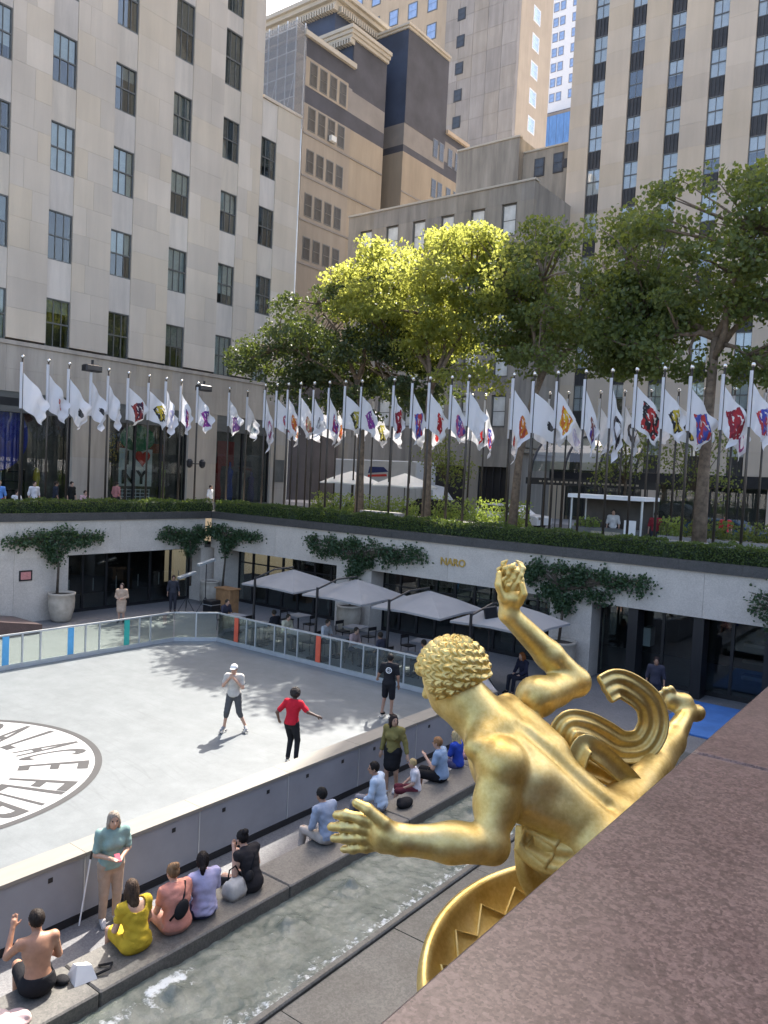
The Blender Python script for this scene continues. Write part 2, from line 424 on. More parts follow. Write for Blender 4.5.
# rink paint
def rink_mat():
    m, t, b = newmat('rink_paint'); b.inputs['Roughness'].default_value = .55
    n = noise(t, 1.6, 7, .68, 'World'); f = noise(t, 40, 4, .6, 'World'); s = noise(t, .35, 3, .5, 'World', stretch=(1, 2.5, 1))
    col = ramp(t, n, [(.3, (.128, .144, .150)), (.7, (.176, .194, .200))])
    col = mixc(t, 1.0, col, ramp(t, f, [(.3, (.90, .90, .90)), (.65, (1, 1, 1))]), 'MULTIPLY')
    col = mixc(t, 1.0, col, ramp(t, s, [(.3, (.93, .93, .93)), (.65, (1, 1, 1))]), 'MULTIPLY')
    # wheel scuffs: thin wandering arcs
    for sc_, ds, k_ in ((.9, 9, .90), (.55, 14, .92)):
        wv = N(t, 'ShaderNodeTexWave', wave_type='RINGS'); wv.inputs['Scale'].default_value = sc_; wv.inputs['Distortion'].default_value = ds; wv.inputs['Detail'].default_value = 1.0; wv.inputs['Detail Scale'].default_value = .35
        gp = N(t, 'ShaderNodeNewGeometry'); t.links.new(gp.outputs['Position'], wv.inputs['Vector'])
        br = noise(t, .8, 2, .5, 'World'); ln_ = ramp(t, wv.outputs['Fac'], [(.0, (k_,) * 3), (.035, (1, 1, 1))])
        col = mixc(t, ramp(t, br, [(.45, (0, 0, 0)), (.6, (1, 1, 1))]), col, mixc(t, 1.0, col, ln_, 'MULTIPLY'))
    t.links.new(col, b.inputs['Base Color']); bump(t, b, f, .08, .004); return m
M['rink'] = rink_mat()
def gold_mat():
    m, t, b = newmat('gilded_bronze'); b.inputs['Metallic'].default_value = .93
    n = noise(t, 2.6, 6, .65); f = noise(t, 30, 5, .65); w = noise(t, 1.0, 3, .5)
    col = ramp(t, n, [(.30, (.55, .37, .10)), (.50, (.72, .54, .19)), (.70, (.82, .67, .32))])
    col = mixc(t, .25, col, ramp(t, f, [(.3, (.48, .28, .06)), (.65, (.9, .74, .38))]))
    t.links.new(col, b.inputs['Base Color'])
    mr = N(t, 'ShaderNodeMapRange'); mr.inputs['From Min'].default_value = .3; mr.inputs['From Max'].default_value = .7; mr.inputs['To Min'].default_value = .38; mr.inputs['To Max'].default_value = .60; t.links.new(w, mr.inputs[0]); t.links.new(mr.outputs[0], b.inputs['Roughness'])
    bump(t, b, f, .12, .012); return m
M['gold'] = gold_mat()
def water_mat():
    m, t, b = newmat('pool_water'); b.inputs['Roughness'].default_value = .06; b.inputs['IOR'].default_value = 1.33
    n = noise(t, 2.2, 6, .7, 'World'); f = noise(t, 9, 5, .7, 'World')
    g = N(t, 'ShaderNodeNewGeometry'); sx = N(t, 'ShaderNodeSeparateXYZ'); t.links.new(g.outputs['Position'], sx.inputs[0])
    col = ramp(t, n, [(.3, (.085, .105, .088)), (.55, (.17, .19, .16)), (.75, (.27, .29, .245))])
    # churned foam where the overflow meets the apron and round the jets
    fa = N(t, 'ShaderNodeAttribute', attribute_name='foam')
    ad = N(t, 'ShaderNodeMath', operation='ADD'); t.links.new(fa.outputs['Fac'], ad.inputs[0]); t.links.new(f, ad.inputs[1])
    fm = ramp(t, ad.outputs[0], [(.80, (0, 0, 0)), (.98, (1, 1, 1))])
    col = mixc(t, fm, col, (.62, .66, .65)); t.links.new(col, b.inputs['Base Color'])
    rg = ramp(t, fm, [(0, (.06, .06, .06)), (1, (.6, .6, .6))]); t.links.new(rg, b.inputs['Roughness'])
    bump(t, b, f, .5, .05); return m
M['water'] = water_mat()
M['foam'] = plain('foam', (.72, .75, .75), .7, var=.15, scale=14, bumpy=.5)

_cloth = {}
def cloth(c, rough=.85):
    key = tuple(round(x, 3) for x in c)
    if key not in _cloth: _cloth[key] = plain('cloth', c, rough, var=.16, scale=7, bumpy=.25, spec=.12)
    return _cloth[key]
_skin = {}
def skin(c):
    key = tuple(round(x, 3) for x in c)
    if key not in _skin:
        m, t, b = newmat('skin'); b.inputs['Roughness'].default_value = .5; b.inputs['Subsurface Weight'].default_value = .08; b.inputs['Subsurface Radius'].default_value = (.02, .008, .004)
        n = noise(t, 14, 4, .6); t.links.new(ramp(t, n, [(.3, tuple(x * .88 for x in c)), (.7, tuple(min(1, x * 1.1) for x in c))]), b.inputs['Base Color']); _skin[key] = m
    return _skin[key]
_hair = {}
def hairm(c):
    key = tuple(round(x, 3) for x in c)
    if key not in _hair:
        m, t, b = newmat('hair'); b.inputs['Roughness'].default_value = .6; b.inputs['Specular IOR Level'].default_value = .15
        n = noise(t, 30, 4, .7, stretch=(1, 1, .2)); t.links.new(ramp(t, n, [(.3, tuple(x * .5 for x in c)), (.7, tuple(min(1, x * 1.4) for x in c))]), b.inputs['Base Color']); bump(t, b, n, .5, .02); _hair[key] = m
    return _hair[key]

def flag_mat(name, shape, c1, c2, size=.26, cx=.5, cy=.5):
    m, t, b = newmat(name); out = t.nodes['Material Output']; b.inputs['Roughness'].default_value = .85
    uv = N(t, 'ShaderNodeUVMap'); mp = N(t, 'ShaderNodeMapping'); t.links.new(uv.outputs[0], mp.inputs[0]); mp.inputs['Location'].default_value = (-cx, -cy, 0)
    v = mp.outputs[0]
    base = (.80, .80, .82)
    if shape is None: b.inputs['Base Color'].default_value = (*base, 1); col = None
    else:
        sx = N(t, 'ShaderNodeSeparateXYZ'); t.links.new(v, sx.inputs[0])
        def mth(op, a, b_=None):
            n = N(t, 'ShaderNodeMath', operation=op)
            for i, q in enumerate((a, b_)):
                if q is None: continue
                if hasattr(q, 'links'): t.links.new(q, n.inputs[i])
                else: n.inputs[i].default_value = q
            return n.outputs[0]
        ax, ay = mth('ABSOLUTE', sx.outputs[0]), mth('ABSOLUTE', sx.outputs[1])
        if shape == 'square': d = mth('MAXIMUM', ax, ay)
        elif shape == 'diamond': d = mth('MULTIPLY', mth('ADD', ax, ay), .72)
        elif shape == 'figure': d = mth('MAXIMUM', mth('MULTIPLY', ax, 1.9), ay)
        else: d = mth('SQRT', mth('ADD', mth('MULTIPLY', ax, ax), mth('MULTIPLY', ay, ay)))
        nz = noise(t, 6, 3, .6, vec=uv.outputs[0]); d = mth('ADD', d, mth('MULTIPLY', mth('SUBTRACT', nz, .5), .16))
        mask = mth('LESS_THAN', d, size)
        if shape == 'ring': mask = mth('MULTIPLY', mask, mth('GREATER_THAN', d, size * .55))
        n2 = noise(t, 5, 1, .5, vec=uv.outputs[0])
        inner = mixc(t, ramp(t, n2, [(.46, (0, 0, 0)), (.52, (1, 1, 1))]), c1, c2)
        n3 = noise(t, 8, 1, .5, vec=uv.outputs[0])
        inner = mixc(t, ramp(t, n3, [(.62, (0, 0, 0)), (.66, (1, 1, 1))]), inner, (.75, .72, .7))
        col = mixc(t, mask, base, inner); t.links.new(col, b.inputs['Base Color'])
    tr = N(t, 'ShaderNodeBsdfTranslucent'); tr.inputs[0].default_value = (.8, .8, .82, 1)
    if col is not None: t.links.new(col, tr.inputs[0])
    mx = N(t, 'ShaderNodeMixShader'); mx.inputs[0].default_value = .35
    t.links.new(b.outputs[0], mx.inputs[1]); t.links.new(tr.outputs[0], mx.inputs[2]); t.links.new(mx.outputs[0], out.inputs[0])
    return m
# ------------------------------------------------------------------ foliage
def leaf_cards(name, P, size, mat, parent=None, rng=RNG, flat=.0, aspect=.8):
    """small folded leaf pairs scattered at points P"""
    n = len(P); s = size * rng.uniform(.6, 1.3, n)[:, None]
    d = rng.normal(0, 1, (n, 3)); d[:, 2] *= (1 - flat * .5); d /= np.linalg.norm(d, axis=1)[:, None]
    a = rng.normal(0, 1, (n, 3)); a[:, 2] = a[:, 2] * .6 + flat; nrm = a / np.linalg.norm(a, axis=1)[:, None]
    e = np.cross(nrm, d); e /= np.linalg.norm(e, axis=1)[:, None] + 1e-9; d = np.cross(e, nrm)
    p0 = P - d * s * .5; p2 = P + d * s * .5; p1 = P + e * s * .5 * aspect + nrm * s * .12; p3 = P - e * s * .5 * aspect + nrm * s * .12
    V = np.stack([p0, p1, p2, p3], 1).reshape(-1, 3); I = np.arange(n) * 4
    T = np.concatenate([np.stack([I, I + 1, I + 2], 1), np.stack([I, I + 2, I + 3], 1)])
    me = np_mesh(name, V, T, mat, False, None, False)
    return link(name, me, None, parent)

def tree(label, base, trunk_pts, trunk_r, crowns, n_clusters, leaves, mat, seed, size=.19, cl_r=.85, name='plane_tree', bright=None):
    rng = np.random.default_rng(seed); r = random.Random(seed)
    t = wthing(name, base, label, 'tree', 'plane trees behind the flags')
    tp = [Vector(p) for p in trunk_pts]
    tm = MB(); tm.tube(tp, [trunk_r * (1 - .35 * i / (len(tp) - 1)) * (1.25 if i == 0 else 1) for i in range(len(tp))], 10)
    tm.obj('trunk', M['bark'], t, True)
    top = tp[-1]; cen = []
    w = np.array([c[3] for c in crowns], float); w /= w.sum()
    for k in range(n_clusters):
        c = crowns[rng.choice(len(crowns), p=w)]
        d = rng.normal(0, 1, 3); d /= np.linalg.norm(d); rad_ = rng.uniform(.35, 1.0) ** .5
        cen.append(np.array(c[0]) + d * rad_ * np.array(c[1]))
    # limbs: a few main ones, twigs to every cluster
    br = MB(); mains = []
    for k in range(6):
        a = 2 * math.pi * (k + r.uniform(-.3, .3)) / 6; far = cen[r.randrange(len(cen))]
        c0 = crowns[k % len(crowns)]
        e = Vector(np.array(c0[0]) + np.array([math.cos(a), math.sin(a), r.uniform(-.2, .5)]) * np.array(c0[1]) * .55)
        s0 = tp[-1] if k % 2 == 0 else tp[-2].lerp(tp[-1], r.uniform(.4, .9))
        pts = []
        for i in range(6):
            u = i / 5; q = s0.lerp(e, u) + Vector((r.uniform(-.18, .18), r.uniform(-.18, .18), .9 * math.sin(u * math.pi) * .5 + r.uniform(-.1, .1))) * (1 if 0 < i < 5 else 0); pts.append(q)
        br.tube(pts, [trunk_r * .58 * (1 - .75 * i / 5) for i in range(6)], 7); mains += pts[2:]
    for c in cen:
        c = Vector(c); m0 = min(mains, key=lambda q: (q - c).length)
        mid = m0.lerp(c, .5) + Vector((r.uniform(-.2, .2), r.uniform(-.2, .2), r.uniform(-.1, .25)))
        br.tube([m0, mid, c], [.07, .045, .015], 5)
    br.obj('branches', M['bark'], t, True)
    cen = np.array(cen); cnt = rng.multinomial(leaves, np.full(len(cen), 1 / len(cen)))
    P = []
    for c, k in zip(cen, cnt):
        d = rng.normal(0, 1, (k, 3)); d /= np.linalg.norm(d, axis=1)[:, None]; rr = rng.uniform(.2, 1, k) ** .6 * cl_r * rng.uniform(.7, 1.35)
        P.append(c + d * rr[:, None] * (1.15, 1.15, .62))
    P = np.concatenate(P)
    leaf_cards('crown', P, size, mat, t, rng, flat=.35)
    return t

def hedge_run(p0, p1, w, h, z, label, dens=900, seed=5, mat=None, size=.075, name='clipped_hedge', cat='hedge', group=None):
    rng = np.random.default_rng(seed); p0 = np.array(p0, float); p1 = np.array(p1, float); L = np.linalg.norm(p1 - p0); d = (p1 - p0) / L; nr = np.array([-d[1], d[0]])
    hd = wthing(name, (*((p0 + p1) / 2), z), label, cat, group)
    k = int(L / .25) + 1; v = []; f = []
    prof = [(-.5, 0), (-.5, .55), (-.42, .86), (-.2, .95), (.2, .95), (.42, .86), (.5, .55), (.5, 0)]
    for i in range(k + 1):
        u = i / k
        for a, b in prof:
            jit = rng.normal(0, .03); q = p0 + d * L * u + nr * (a * w * .88 + jit); v.append((q[0], q[1], z + b * h * .93 + rng.normal(0, .02) * (b > 0)))
    n = len(prof)
    for i in range(k):
        for j in range(n - 1): f.append((i * n + j, i * n + n + j, i * n + n + j + 1, i * n + j + 1))
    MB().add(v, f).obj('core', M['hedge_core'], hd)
    N_ = int(L * dens); u = rng.uniform(0, L, N_); s = rng.uniform(0, 1, N_)
    per = 2 * h + w; q = s * per; a = np.where(q < h, -.5 * w, np.where(q < h + w, q - h - .5 * w, .5 * w)); b = np.where(q < h, q, np.where(q < h + w, h, per - q))
    lump = .05 * np.sin(u * 2.1 + seed) + .04 * np.sin(u * 5.3) + .03 * np.sin(u * 11)
    a = a * (1 + lump) + rng.normal(0, .03, N_); b = b * (1 + lump * 1.3) + rng.normal(0, .035, N_)
    P = np.stack([p0[0] + d[0] * u + nr[0] * a, p0[1] + d[1] * u + nr[1] * a, z + np.maximum(b, .02)], 1)
    leaf_cards('foliage', P, size, mat or M['leaf_hedge'], hd, rng)
    return hd

def vine(label, axis, c, u0, z_base, spread0, spread1, zc, zh, leaves, seed, stem=True):
    """espaliered wall shrub; axis 'y': wall at y=c, spreads along x"""
    rng = np.random.default_rng(seed); r = random.Random(seed)
    def pt(u, o, z): return (u, c - o, z) if axis == 'y' else (c + o, u, z)
    t = wthing('wall_vine', pt(u0, .25, z_base), label, 'wall shrub', 'espaliered shrubs on the court walls')
    m = MB()
    if stem:
        m.tube([pt(u0, .30, z_base), pt(u0 + .06, .25, z_base + (zc - z_base) * .5), pt(u0 - .03, .2, zc - zh * .3)], [.06, .05, .04], 7)
    cen = []
    K = 26
    for k in range(K):
        s = k / (K - 1); u = spread0 + (spread1 - spread0) * s
        rel = (u - u0) / max(abs(spread0 - u0), abs(spread1 - u0)); hgt = zh * (1 - .65 * abs(rel)) 
        for j in range(2):
            z = zc + r.uniform(-.5, .5) * hgt + .12 * zh * abs(rel); cen.append((u + r.uniform(-.2, .2), z, hgt))
            m.tube([pt(u0, .15, zc - zh * .25), pt((u0 + u) / 2, .16, (z + zc) / 2 + .1), pt(u, .15, z)], [.03, .02, .008], 5)
    if stem:
        for k in range(12): cen.append((u0 + r.uniform(-.45, .45) * (1 - k / 16), zc - zh * .35 - k * .055, zh * .8))
    m.obj('stems', M['bark_dark'], t, True)
    cen = np.array(cen); w = cen[:, 2] / cen[:, 2].sum(); cnt = rng.multinomial(leaves, w); P = []
    for (u, z, hg), k in zip(cen, cnt):
        du = rng.normal(0, .17, k); dz = rng.normal(0, .13, k); o = np.abs(rng.normal(.16, .11, k)) + .02
        q = np.stack([u + du, o, z + dz], 1); P.append(np.stack([q[:, 0], c - q[:, 1], q[:, 2]], 1) if axis == 'y' else np.stack([c + q[:, 1], q[:, 0], q[:, 2]], 1))
    leaf_cards('foliage', np.concatenate(P), .12, M['leaf_vine'], t, rng)
    return t

def pot(name, label, x, y, z, h=1.25, r=.52, shrub=0, seed=1, group=None):
    p = wthing(name, (x, y, z), label, 'planter', group)
    prof = [(r * .58, 0), (r * .75, .08 * h), (r * .95, .45 * h), (r, .72 * h), (r * .96, .9 * h), (r * 1.02, .93 * h), (r * 1.04, h), (r * .9, h), (r * .88, .93 * h)]
    MB().lathe(prof, (x, y, z), 24).obj('pot', M['terracotta'], p, True)
    MB().lathe([(.001, .93 * h), (r * .89, .935 * h)], (x, y, z), 20).obj('soil', M['soil'], p)
    return p

# ------------------------------------------------------------------ setting: ground, sunken floor, rink
GZ = 4.2
def sheet_with_hole(x0, x1, y0, y1, hx0, hx1, hy0, hy1, z):
    m = MB(); m.add([(x0, y0, z), (x1, y0, z), (x1, y1, z), (x0, y1, z), (hx0, hy0, z), (hx1, hy0, z), (hx1, hy1, z), (hx0, hy1, z)],
                    [(0, 1, 5, 4), (1, 2, 6, 5), (2, 3, 7, 6), (3, 0, 4, 7)]); return m
tag(sheet_with_hole(-1200, 1200, -1200, 1200, -32.3, -.35, -30, 27.7, GZ).obj('ground', M['plaza']), kind='structure')
tag(MB().box(-400, 400, 38.6, 49.0, GZ - .5, GZ + .004).obj('road', M['asphalt']), kind='structure')
MB_floor = MB().add([(-38, -30, 0), (-8.7, -30, 0), (-8.7, 36, 0), (-38, 36, 0)], [(0, 1, 2, 3)])
MB_floor.add([(-8.7, 20.5, 0), (-.35, 20.5, 0), (-.35, 36, 0), (-8.7, 36, 0)], [(0, 1, 2, 3)])
MB_floor.add([(-.35, 24, 0), (6, 24, 0), (6, 36, 0), (-.35, 36, 0)], [(0, 1, 2, 3)])
tag(MB_floor.obj('sunken_plaza_floor', M['floor_granite']), kind='structure')

RX0, RX1, RY0, RY1 = -24.85, -10.55, -12.0, 20.72
rk = [(RX0, RY0), (RX1, RY0), (RX1, RY1 - 1.2), (RX1 - 1.2, RY1), (RX0 + 1.05, RY1), (RX0, RY1 - 1.25)]
tag(MB().poly_prism(rk, -.02, .012).obj('rink_floor', M['rink']), kind='structure')
# painted roundel with lettering
def disc(cx, cy, r0, r1, z, n=96):
    m = MB()
    if r0 <= 0: m.add([(cx + r1 * math.cos(2 * math.pi * i / n), cy + r1 * math.sin(2 * math.pi * i / n), z) for i in range(n)], [tuple(range(n))])
    else:
        v = []
        for r in (r0, r1): v += [(cx + r * math.cos(2 * math.pi * i / n), cy + r * math.sin(2 * math.pi * i / n), z) for i in range(n)]
        m.add(v, [(i, n + i, n + (i + 1) % n, (i + 1) % n) for i in range(n)])
    return m
LCX, LCY, LR = -17.84, 7.35, 3.72
logo = wthing('painted_roundel', (LCX, LCY, .012), 'large white roundel painted on the rink with grey ring and lettering', 'floor marking')
disc(LCX, LCY, 0, LR - .02, .016).obj('white_field', plain('roundel_white', (.36, .36, .355), .6, var=.05), logo)
M['logo_grey'] = plain('logo_grey', (.035, .035, .037), .6, var=.08)
disc(LCX, LCY, LR - .16, LR, .020).obj('ring', M['logo_grey'], logo)
LETTERS = list(zip('PALACE', (127, 113, 96.5, 81, 70, 53.5))) + list(zip("FLIPPER", (32.5, 23, 16.5, 6.0, -7, -20, -33))) + list(zip("'S", (-41, -48))) \
    + list(zip('ROLLER', (-70, -82, -94, -106, -118, -130))) + list(zip('BOOGIE', (-152, -163, -174, -185, -196, -207)))
def arc_quads(cx, cy, rx, ry, t0, t1, w, n=12):
    o = []
    for i in range(n):
        p = [(t0 + (t1 - t0) * k / n) for k in (i, i + 1)]
        o.append([(cx + rx * math.cos(p[0]), cy + ry * math.sin(p[0])), (cx + rx * math.cos(p[1]), cy + ry * math.sin(p[1])),
                  (cx + (rx - w) * math.cos(p[1]), cy + (ry - w * .9) * math.sin(p[1])), (cx + (rx - w) * math.cos(p[0]), cy + (ry - w * .9) * math.sin(p[0]))])
    return o
def bar(x0, x1, y0, y1): return [[(x0, y0), (x1, y0), (x1, y1), (x0, y1)]]
SW, BW = .27, .16
STEM = bar(0, SW, 0, 1)
def bowl(y0, y1): return bar(SW, .5, y1 - BW, y1) + bar(SW, .5, y0, y0 + BW) + arc_quads(.5, (y0 + y1) / 2, .5, (y1 - y0) / 2, -math.pi / 2, math.pi / 2, .19, 8)
GLYPH = {'L': STEM + bar(SW, .9, 0, BW), 'I': bar(.0, 1, 0, 1), 'E': STEM + bar(SW, .9, 0, BW) + bar(SW, .85, .45, .58) + bar(SW, .9, 1 - BW, 1), 'F': STEM + bar(SW, .85, .42, .57) + bar(SW, .95, 1 - BW, 1),
         'A': [[(0, 0), (.22, 0), (.62, 1), (.40, 1)], [(.78, 0), (1, 0), (.60, 1), (.38, 1)]] + bar(.25, .75, .28, .42), 'P': STEM + bowl(.42, 1), 'R': STEM + bowl(.45, 1) + [[(.42, .45), (.62, .45), (1, 0), (.8, 0)]],
         'B': STEM + bowl(0, .52) + bowl(.52, 1), 'O': arc_quads(.5, .5, .5, .5, 0, 2 * math.pi, .18, 20), 'C': arc_quads(.52, .5, .52, .5, .75, 2 * math.pi - .75, .18, 16),
         'G': arc_quads(.52, .5, .52, .5, .75, 2 * math.pi - .55, .18, 16) + bar(.55, 1, .38, .5), 'S': bar(0, 1, 1 - BW, 1) + bar(0, SW, .5, 1 - BW) + bar(0, 1, .43, .57) + bar(1 - SW, 1, BW, .43) + bar(0, 1, 0, BW), "'": bar(.2, .8, .72, 1)}
for ch, deg in LETTERS:
    wd = 9.6 if ch not in "I'" else 1.7
    m = MB()
    for qi, qd in enumerate(GLYPH[ch]):
        for k in range(6):       # cut along the radius so that strokes follow the circle
            def pt(e, f): 
                (x0, y0), (x1, y1) = qd[e], qd[f]; return (x0, y0), (x1, y1)
            lo, hi = k / 6, (k + 1) / 6
            L0, L1 = qd[0], qd[3]; R0, R1 = qd[1], qd[2]; v = []
            for (p, q_), t in (((L0, L1), lo), ((R0, R1), lo), ((R0, R1), hi), ((L0, L1), hi)):
                x = p[0] + (q_[0] - p[0]) * t; y = p[1] + (q_[1] - p[1]) * t
                r = 1.95 + 1.49 * y; th = math.radians(deg - (x - .5) * wd); v.append((LCX + r * math.cos(th), LCY + r * math.sin(th), .0205 + .0003 * (qi % 5)))
            m.add(v, [(0, 1, 2, 3)])
    m.obj('letter', M['logo_grey'], logo)

# ------------------------------------------------------------------ near rink wall (solid) with cap, panels, seams
rw = wthing('rink_wall', (-10.5, 8, 0), 'grey solid low wall along the near side of the rink with cream cap', 'wall')
MB().box(-10.78, -10.46, -12, 19.4, 0, 1.0).obj('wall_core', M['wall_grey'], rw)
y = 8.84 - 2.2 * 9
while y < 19.0:
    y1 = min(y + 2.2, 19.4)
    p = MB().bbox(-10.455, -10.40, y + .012, y1 - .012, .13, .985, .006).obj('panel', M['wall_grey'], rw)
    for f in (.25, .75):
        yy = y + f * (y1 - y)
        block('bolt_plate', M['black'], rw, -10.402, -10.392, yy - .035, yy + .035, .80, .87)
    block('seam_strip', M['alu'], rw, -10.43, -10.394, y1 - .011, y1 + .011, .13, .98)
    block('cap', M['cap'], rw, -10.82, -10.37, y + .003, y1 - .003, 1.0, 1.06)
    y += 2.2
MB().box(-10.455, -10.385, -12, 19.4, .012, .12).obj('kick_strip', M['black'], rw)
# end returns of the wall to the far glass
MB().add([(-10.86, 19.4, 0), (-10.4, 19.4, 0), (-11.7, 20.85, 0), (-11.95, 20.6, 0), (-10.86, 19.4, 1.05), (-10.4, 19.4, 1.05), (-11.7, 20.85, 1.05), (-11.95, 20.6, 1.05)],
         [(0, 3, 2, 1), (4, 5, 6, 7), (0, 1, 5, 4), (1, 2, 6, 5), (2, 3, 7, 6), (3, 0, 4, 7)]).obj('corner_piece', M['wall_grey'], rw)

# ------------------------------------------------------------------ glass dasher boards on the far sides
gd = wthing('glass_barrier', (-20, 20.7, 0), 'waist-high glass barrier with aluminium posts along the far sides of the rink', 'barrier')
def dasher(p0, p1, posts, strips):
    p0 = Vector(p0); p1 = Vector(p1); d = (p1 - p0); L = d.length; d.normalize(); nrm = Vector((-d.y, d.x, 0))
    def seg(a, b, w, z0, z1, off=0):
        q0 = p0 + d * a + nrm * off; q1 = p0 + d * b + nrm * off; h = nrm * (w / 2)
        v = [q0 - h, q1 - h, q1 + h, q0 + h]
        m = MB().add([(p.x, p.y, z0) for p in v] + [(p.x, p.y, z1) for p in v], [(0, 3, 2, 1), (4, 5, 6, 7), (0, 1, 5, 4), (1, 2, 6, 5), (2, 3, 7, 6), (3, 0, 4, 7)]); return m
    seg(0, L, .07, 1.12, 1.17).obj('top_rail', M['alu'], gd)
    seg(0, L, .09, .0, .16).obj('kick_rail', M['alu'], gd)
    prev = 0.0
    for k, a in enumerate(list(posts) + [L]):
        if a - prev > .12:
            seg(prev + .03, a - .03, .014, .16, 1.12).obj('pane', M['dasher_glass'], gd)
        if a < L: seg(a - .025, a + .025, .06, .16, 1.12).obj('post', M['alu'], gd)
        prev = a
    for a, mt in strips: seg(a - .11, a + .11, .02, .17, 1.11, -.03).obj('colour_strip', mt, gd)
left_posts = [13.34, 13.97, 15.65, 16.2, 17.89, 18.39]
dasher((-24.9, 6.0, 0), (-24.9, 19.5, 0), [y_ - 6.0 for y_ in [7.2, 8.4, 9.6, 10.8, 12.0] + left_posts], [(12.77 - 6, M['blue_strip']), (15.07 - 6, M['blue_strip']), (17.33 - 6, M['teal_strip']), (9.0 - 6, M['teal_strip'])])
dasher((-24.9, 19.5, 0), (-23.8, 20.78, 0), [.85], [])
dasher((-23.8, 20.78, 0), (-11.75, 20.78, 0), [23.8 - q for q in (22.12, 21.62, 20.6, 20.03, 19.41, 17.82, 17.3, 16.32, 15.71, 14.6, 13.5, 12.6)], [(23.8 - 22.68, M['orange_strip']), (23.8 - 18.38, M['orange_strip'])])

# ------------------------------------------------------------------ bench, fountain pool and apron
bn = wthing('stone_bench', (-8.7, 8, 0), 'long dark granite bench between the rink promenade and the fountain pool', 'bench')
for y0, y1 in ((-6, -2.4), (-2.4, 1.2), (1.2, 5.5), (5.5, 8.85), (8.85, 12.1), (12.1, 15.3), (15.3, 18.6), (18.6, 20.5)):
    o = MB().bbox(-9.02, -8.2, y0 + .006, y1 - .006, -.55, .45, .02).obj('bench_slab', M['bench_granite'], bn)
pool = wthing('fountain_pool', (-7.5, 10, -.5), 'narrow fountain pool of churning greenish water below the bench', 'pool')
MB().box(-8.25, -6.5, -6, 20.4, -.62, -.5).obj('pool_bed', M['pool_granite'], pool)
xs = np.arange(-8.22, -6.50, .03); ys = np.arange(1.0, 20.4, .035)
X, Y = np.meshgrid(xs, ys, indexing='ij')
def wob(x, y, s, n=7, seed=3):
    r = np.random.default_rng(seed); o = np.zeros_like(x)
    for _ in range(n):
        a = r.uniform(0, 6.28); f = s * r.uniform(.6, 1.8); o += np.sin(f * (x * math.cos(a) + y * math.sin(a)) + r.uniform(0, 6.28) + .7 * np.sin(f * .7 * (x * math.sin(a) - y * math.cos(a))))
    return o / n
JETS = [(-7.75, 4.35), (-7.70, 6.25), (-7.68, 8.3), (-7.70, 9.75), (-7.72, 11.6), (-7.7, 13.6), (-7.72, 15.8), (-7.7, 18.0)]
Z = .25 + .035 * wob(X, Y, 6) + .022 * wob(X, Y, 15, 9, 5) + .012 * wob(X, Y, 34, 9, 8)
for jx, jy in JETS:
    d = np.hypot(X - jx, Y - jy); Z += (.13 + .05 * wob(X, Y, 40, 9, 4)) * np.exp(-(d / .15) ** 2) + .022 * np.cos(d * 24 + 2 * wob(X, Y, 9, 5, 2)) * np.exp(-d / .3)
Z += .05 * np.clip((X + 7.05) / .4, 0, 1) * (wob(X, Y, 22, 9, 12) + .2)
nx, ny = X.shape; I = np.arange(nx * ny).reshape(nx, ny)
q = np.stack([I[:-1, :-1], I[1:, :-1], I[1:, 1:], I[:-1, 1:]], -1).reshape(-1, 4)
ws = np_mesh('water_surface', np.stack([X, Y, Z], -1).reshape(-1, 3), q, M['water'], True, pool)
foam = .35 * np.clip((X + 7.3) / .7, 0, 1)
for fx, fy, L, w in ((-7.80, 5.2, .55, .14), (-7.95, 6.35, .5, .10), (-7.6, 11.9, .3, .08)):
    foam = foam + .40 * np.exp(-((Y - fy + (X - fx) * .4) / L) ** 2 - ((X - fx) / (w * 1.7)) ** 2)
for jx, jy in JETS:
    d = np.hypot(X - jx, Y - jy); foam = foam + .20 * np.exp(-((d - .30) / .10) ** 2)
at = ws.data.attributes.new('foam', 'FLOAT', 'POINT'); at.data.foreach_set('value', foam.ravel().astype(np.float32))
ap = wthing('pool_apron', (-4, 8, 0), 'wet grey granite apron between the fountain pool and the parapet', 'apron')
MB().bbox(-6.54, -6.42, -6, 20.4, -.55, .38, .02).obj('kerb', M['pool_granite'], ap)
for x0, x1, z in ((-6.42, -4.6, .33), (-4.6, -2.6, .345), (-2.6, -.7, .36)):
    yy = -6.0 + (1.1 if x0 < -5 else .2)
    edges = [-6.0] + [yy + 2.35 * k for k in range(12) if yy + 2.35 * k < 20.2] + [20.4]
    for a, b in zip(edges, edges[1:]):
        if b - a > .05: block('slab', M['pool_granite'], ap, x0 + .008, x1 - .008, a + .008, b - .008, -.5, z + U(-.004, .004))
MB().box(-6.5, -.6, -6, 20.4, -.7, .30).obj('bed', M['coping_granite'], ap)

# parapet in front of the camera
pw = wthing('granite_parapet', (0, 3, 0), 'broad polished red-brown granite parapet top in the foreground', 'parapet')
for y0, y1 in ((-5.2, -1.4), (-1.4, 2.465), (2.465, 6.3), (6.3, 10.2), (10.2, 14.0), (14, 17.8), (17.8, 21.6)):
    MB().bbox(-.65, 1.6, y0 + .003, y1 - .003, 5.95, 6.2 + (0.0 if y0 < 2 else -.002), .012).obj('cap_slab', M['brown_granite'], pw)
MB().box(-.45, 1.4, -5.2, 21.6, -.6, 5.93).obj('wall', M['brown_granite'], pw)

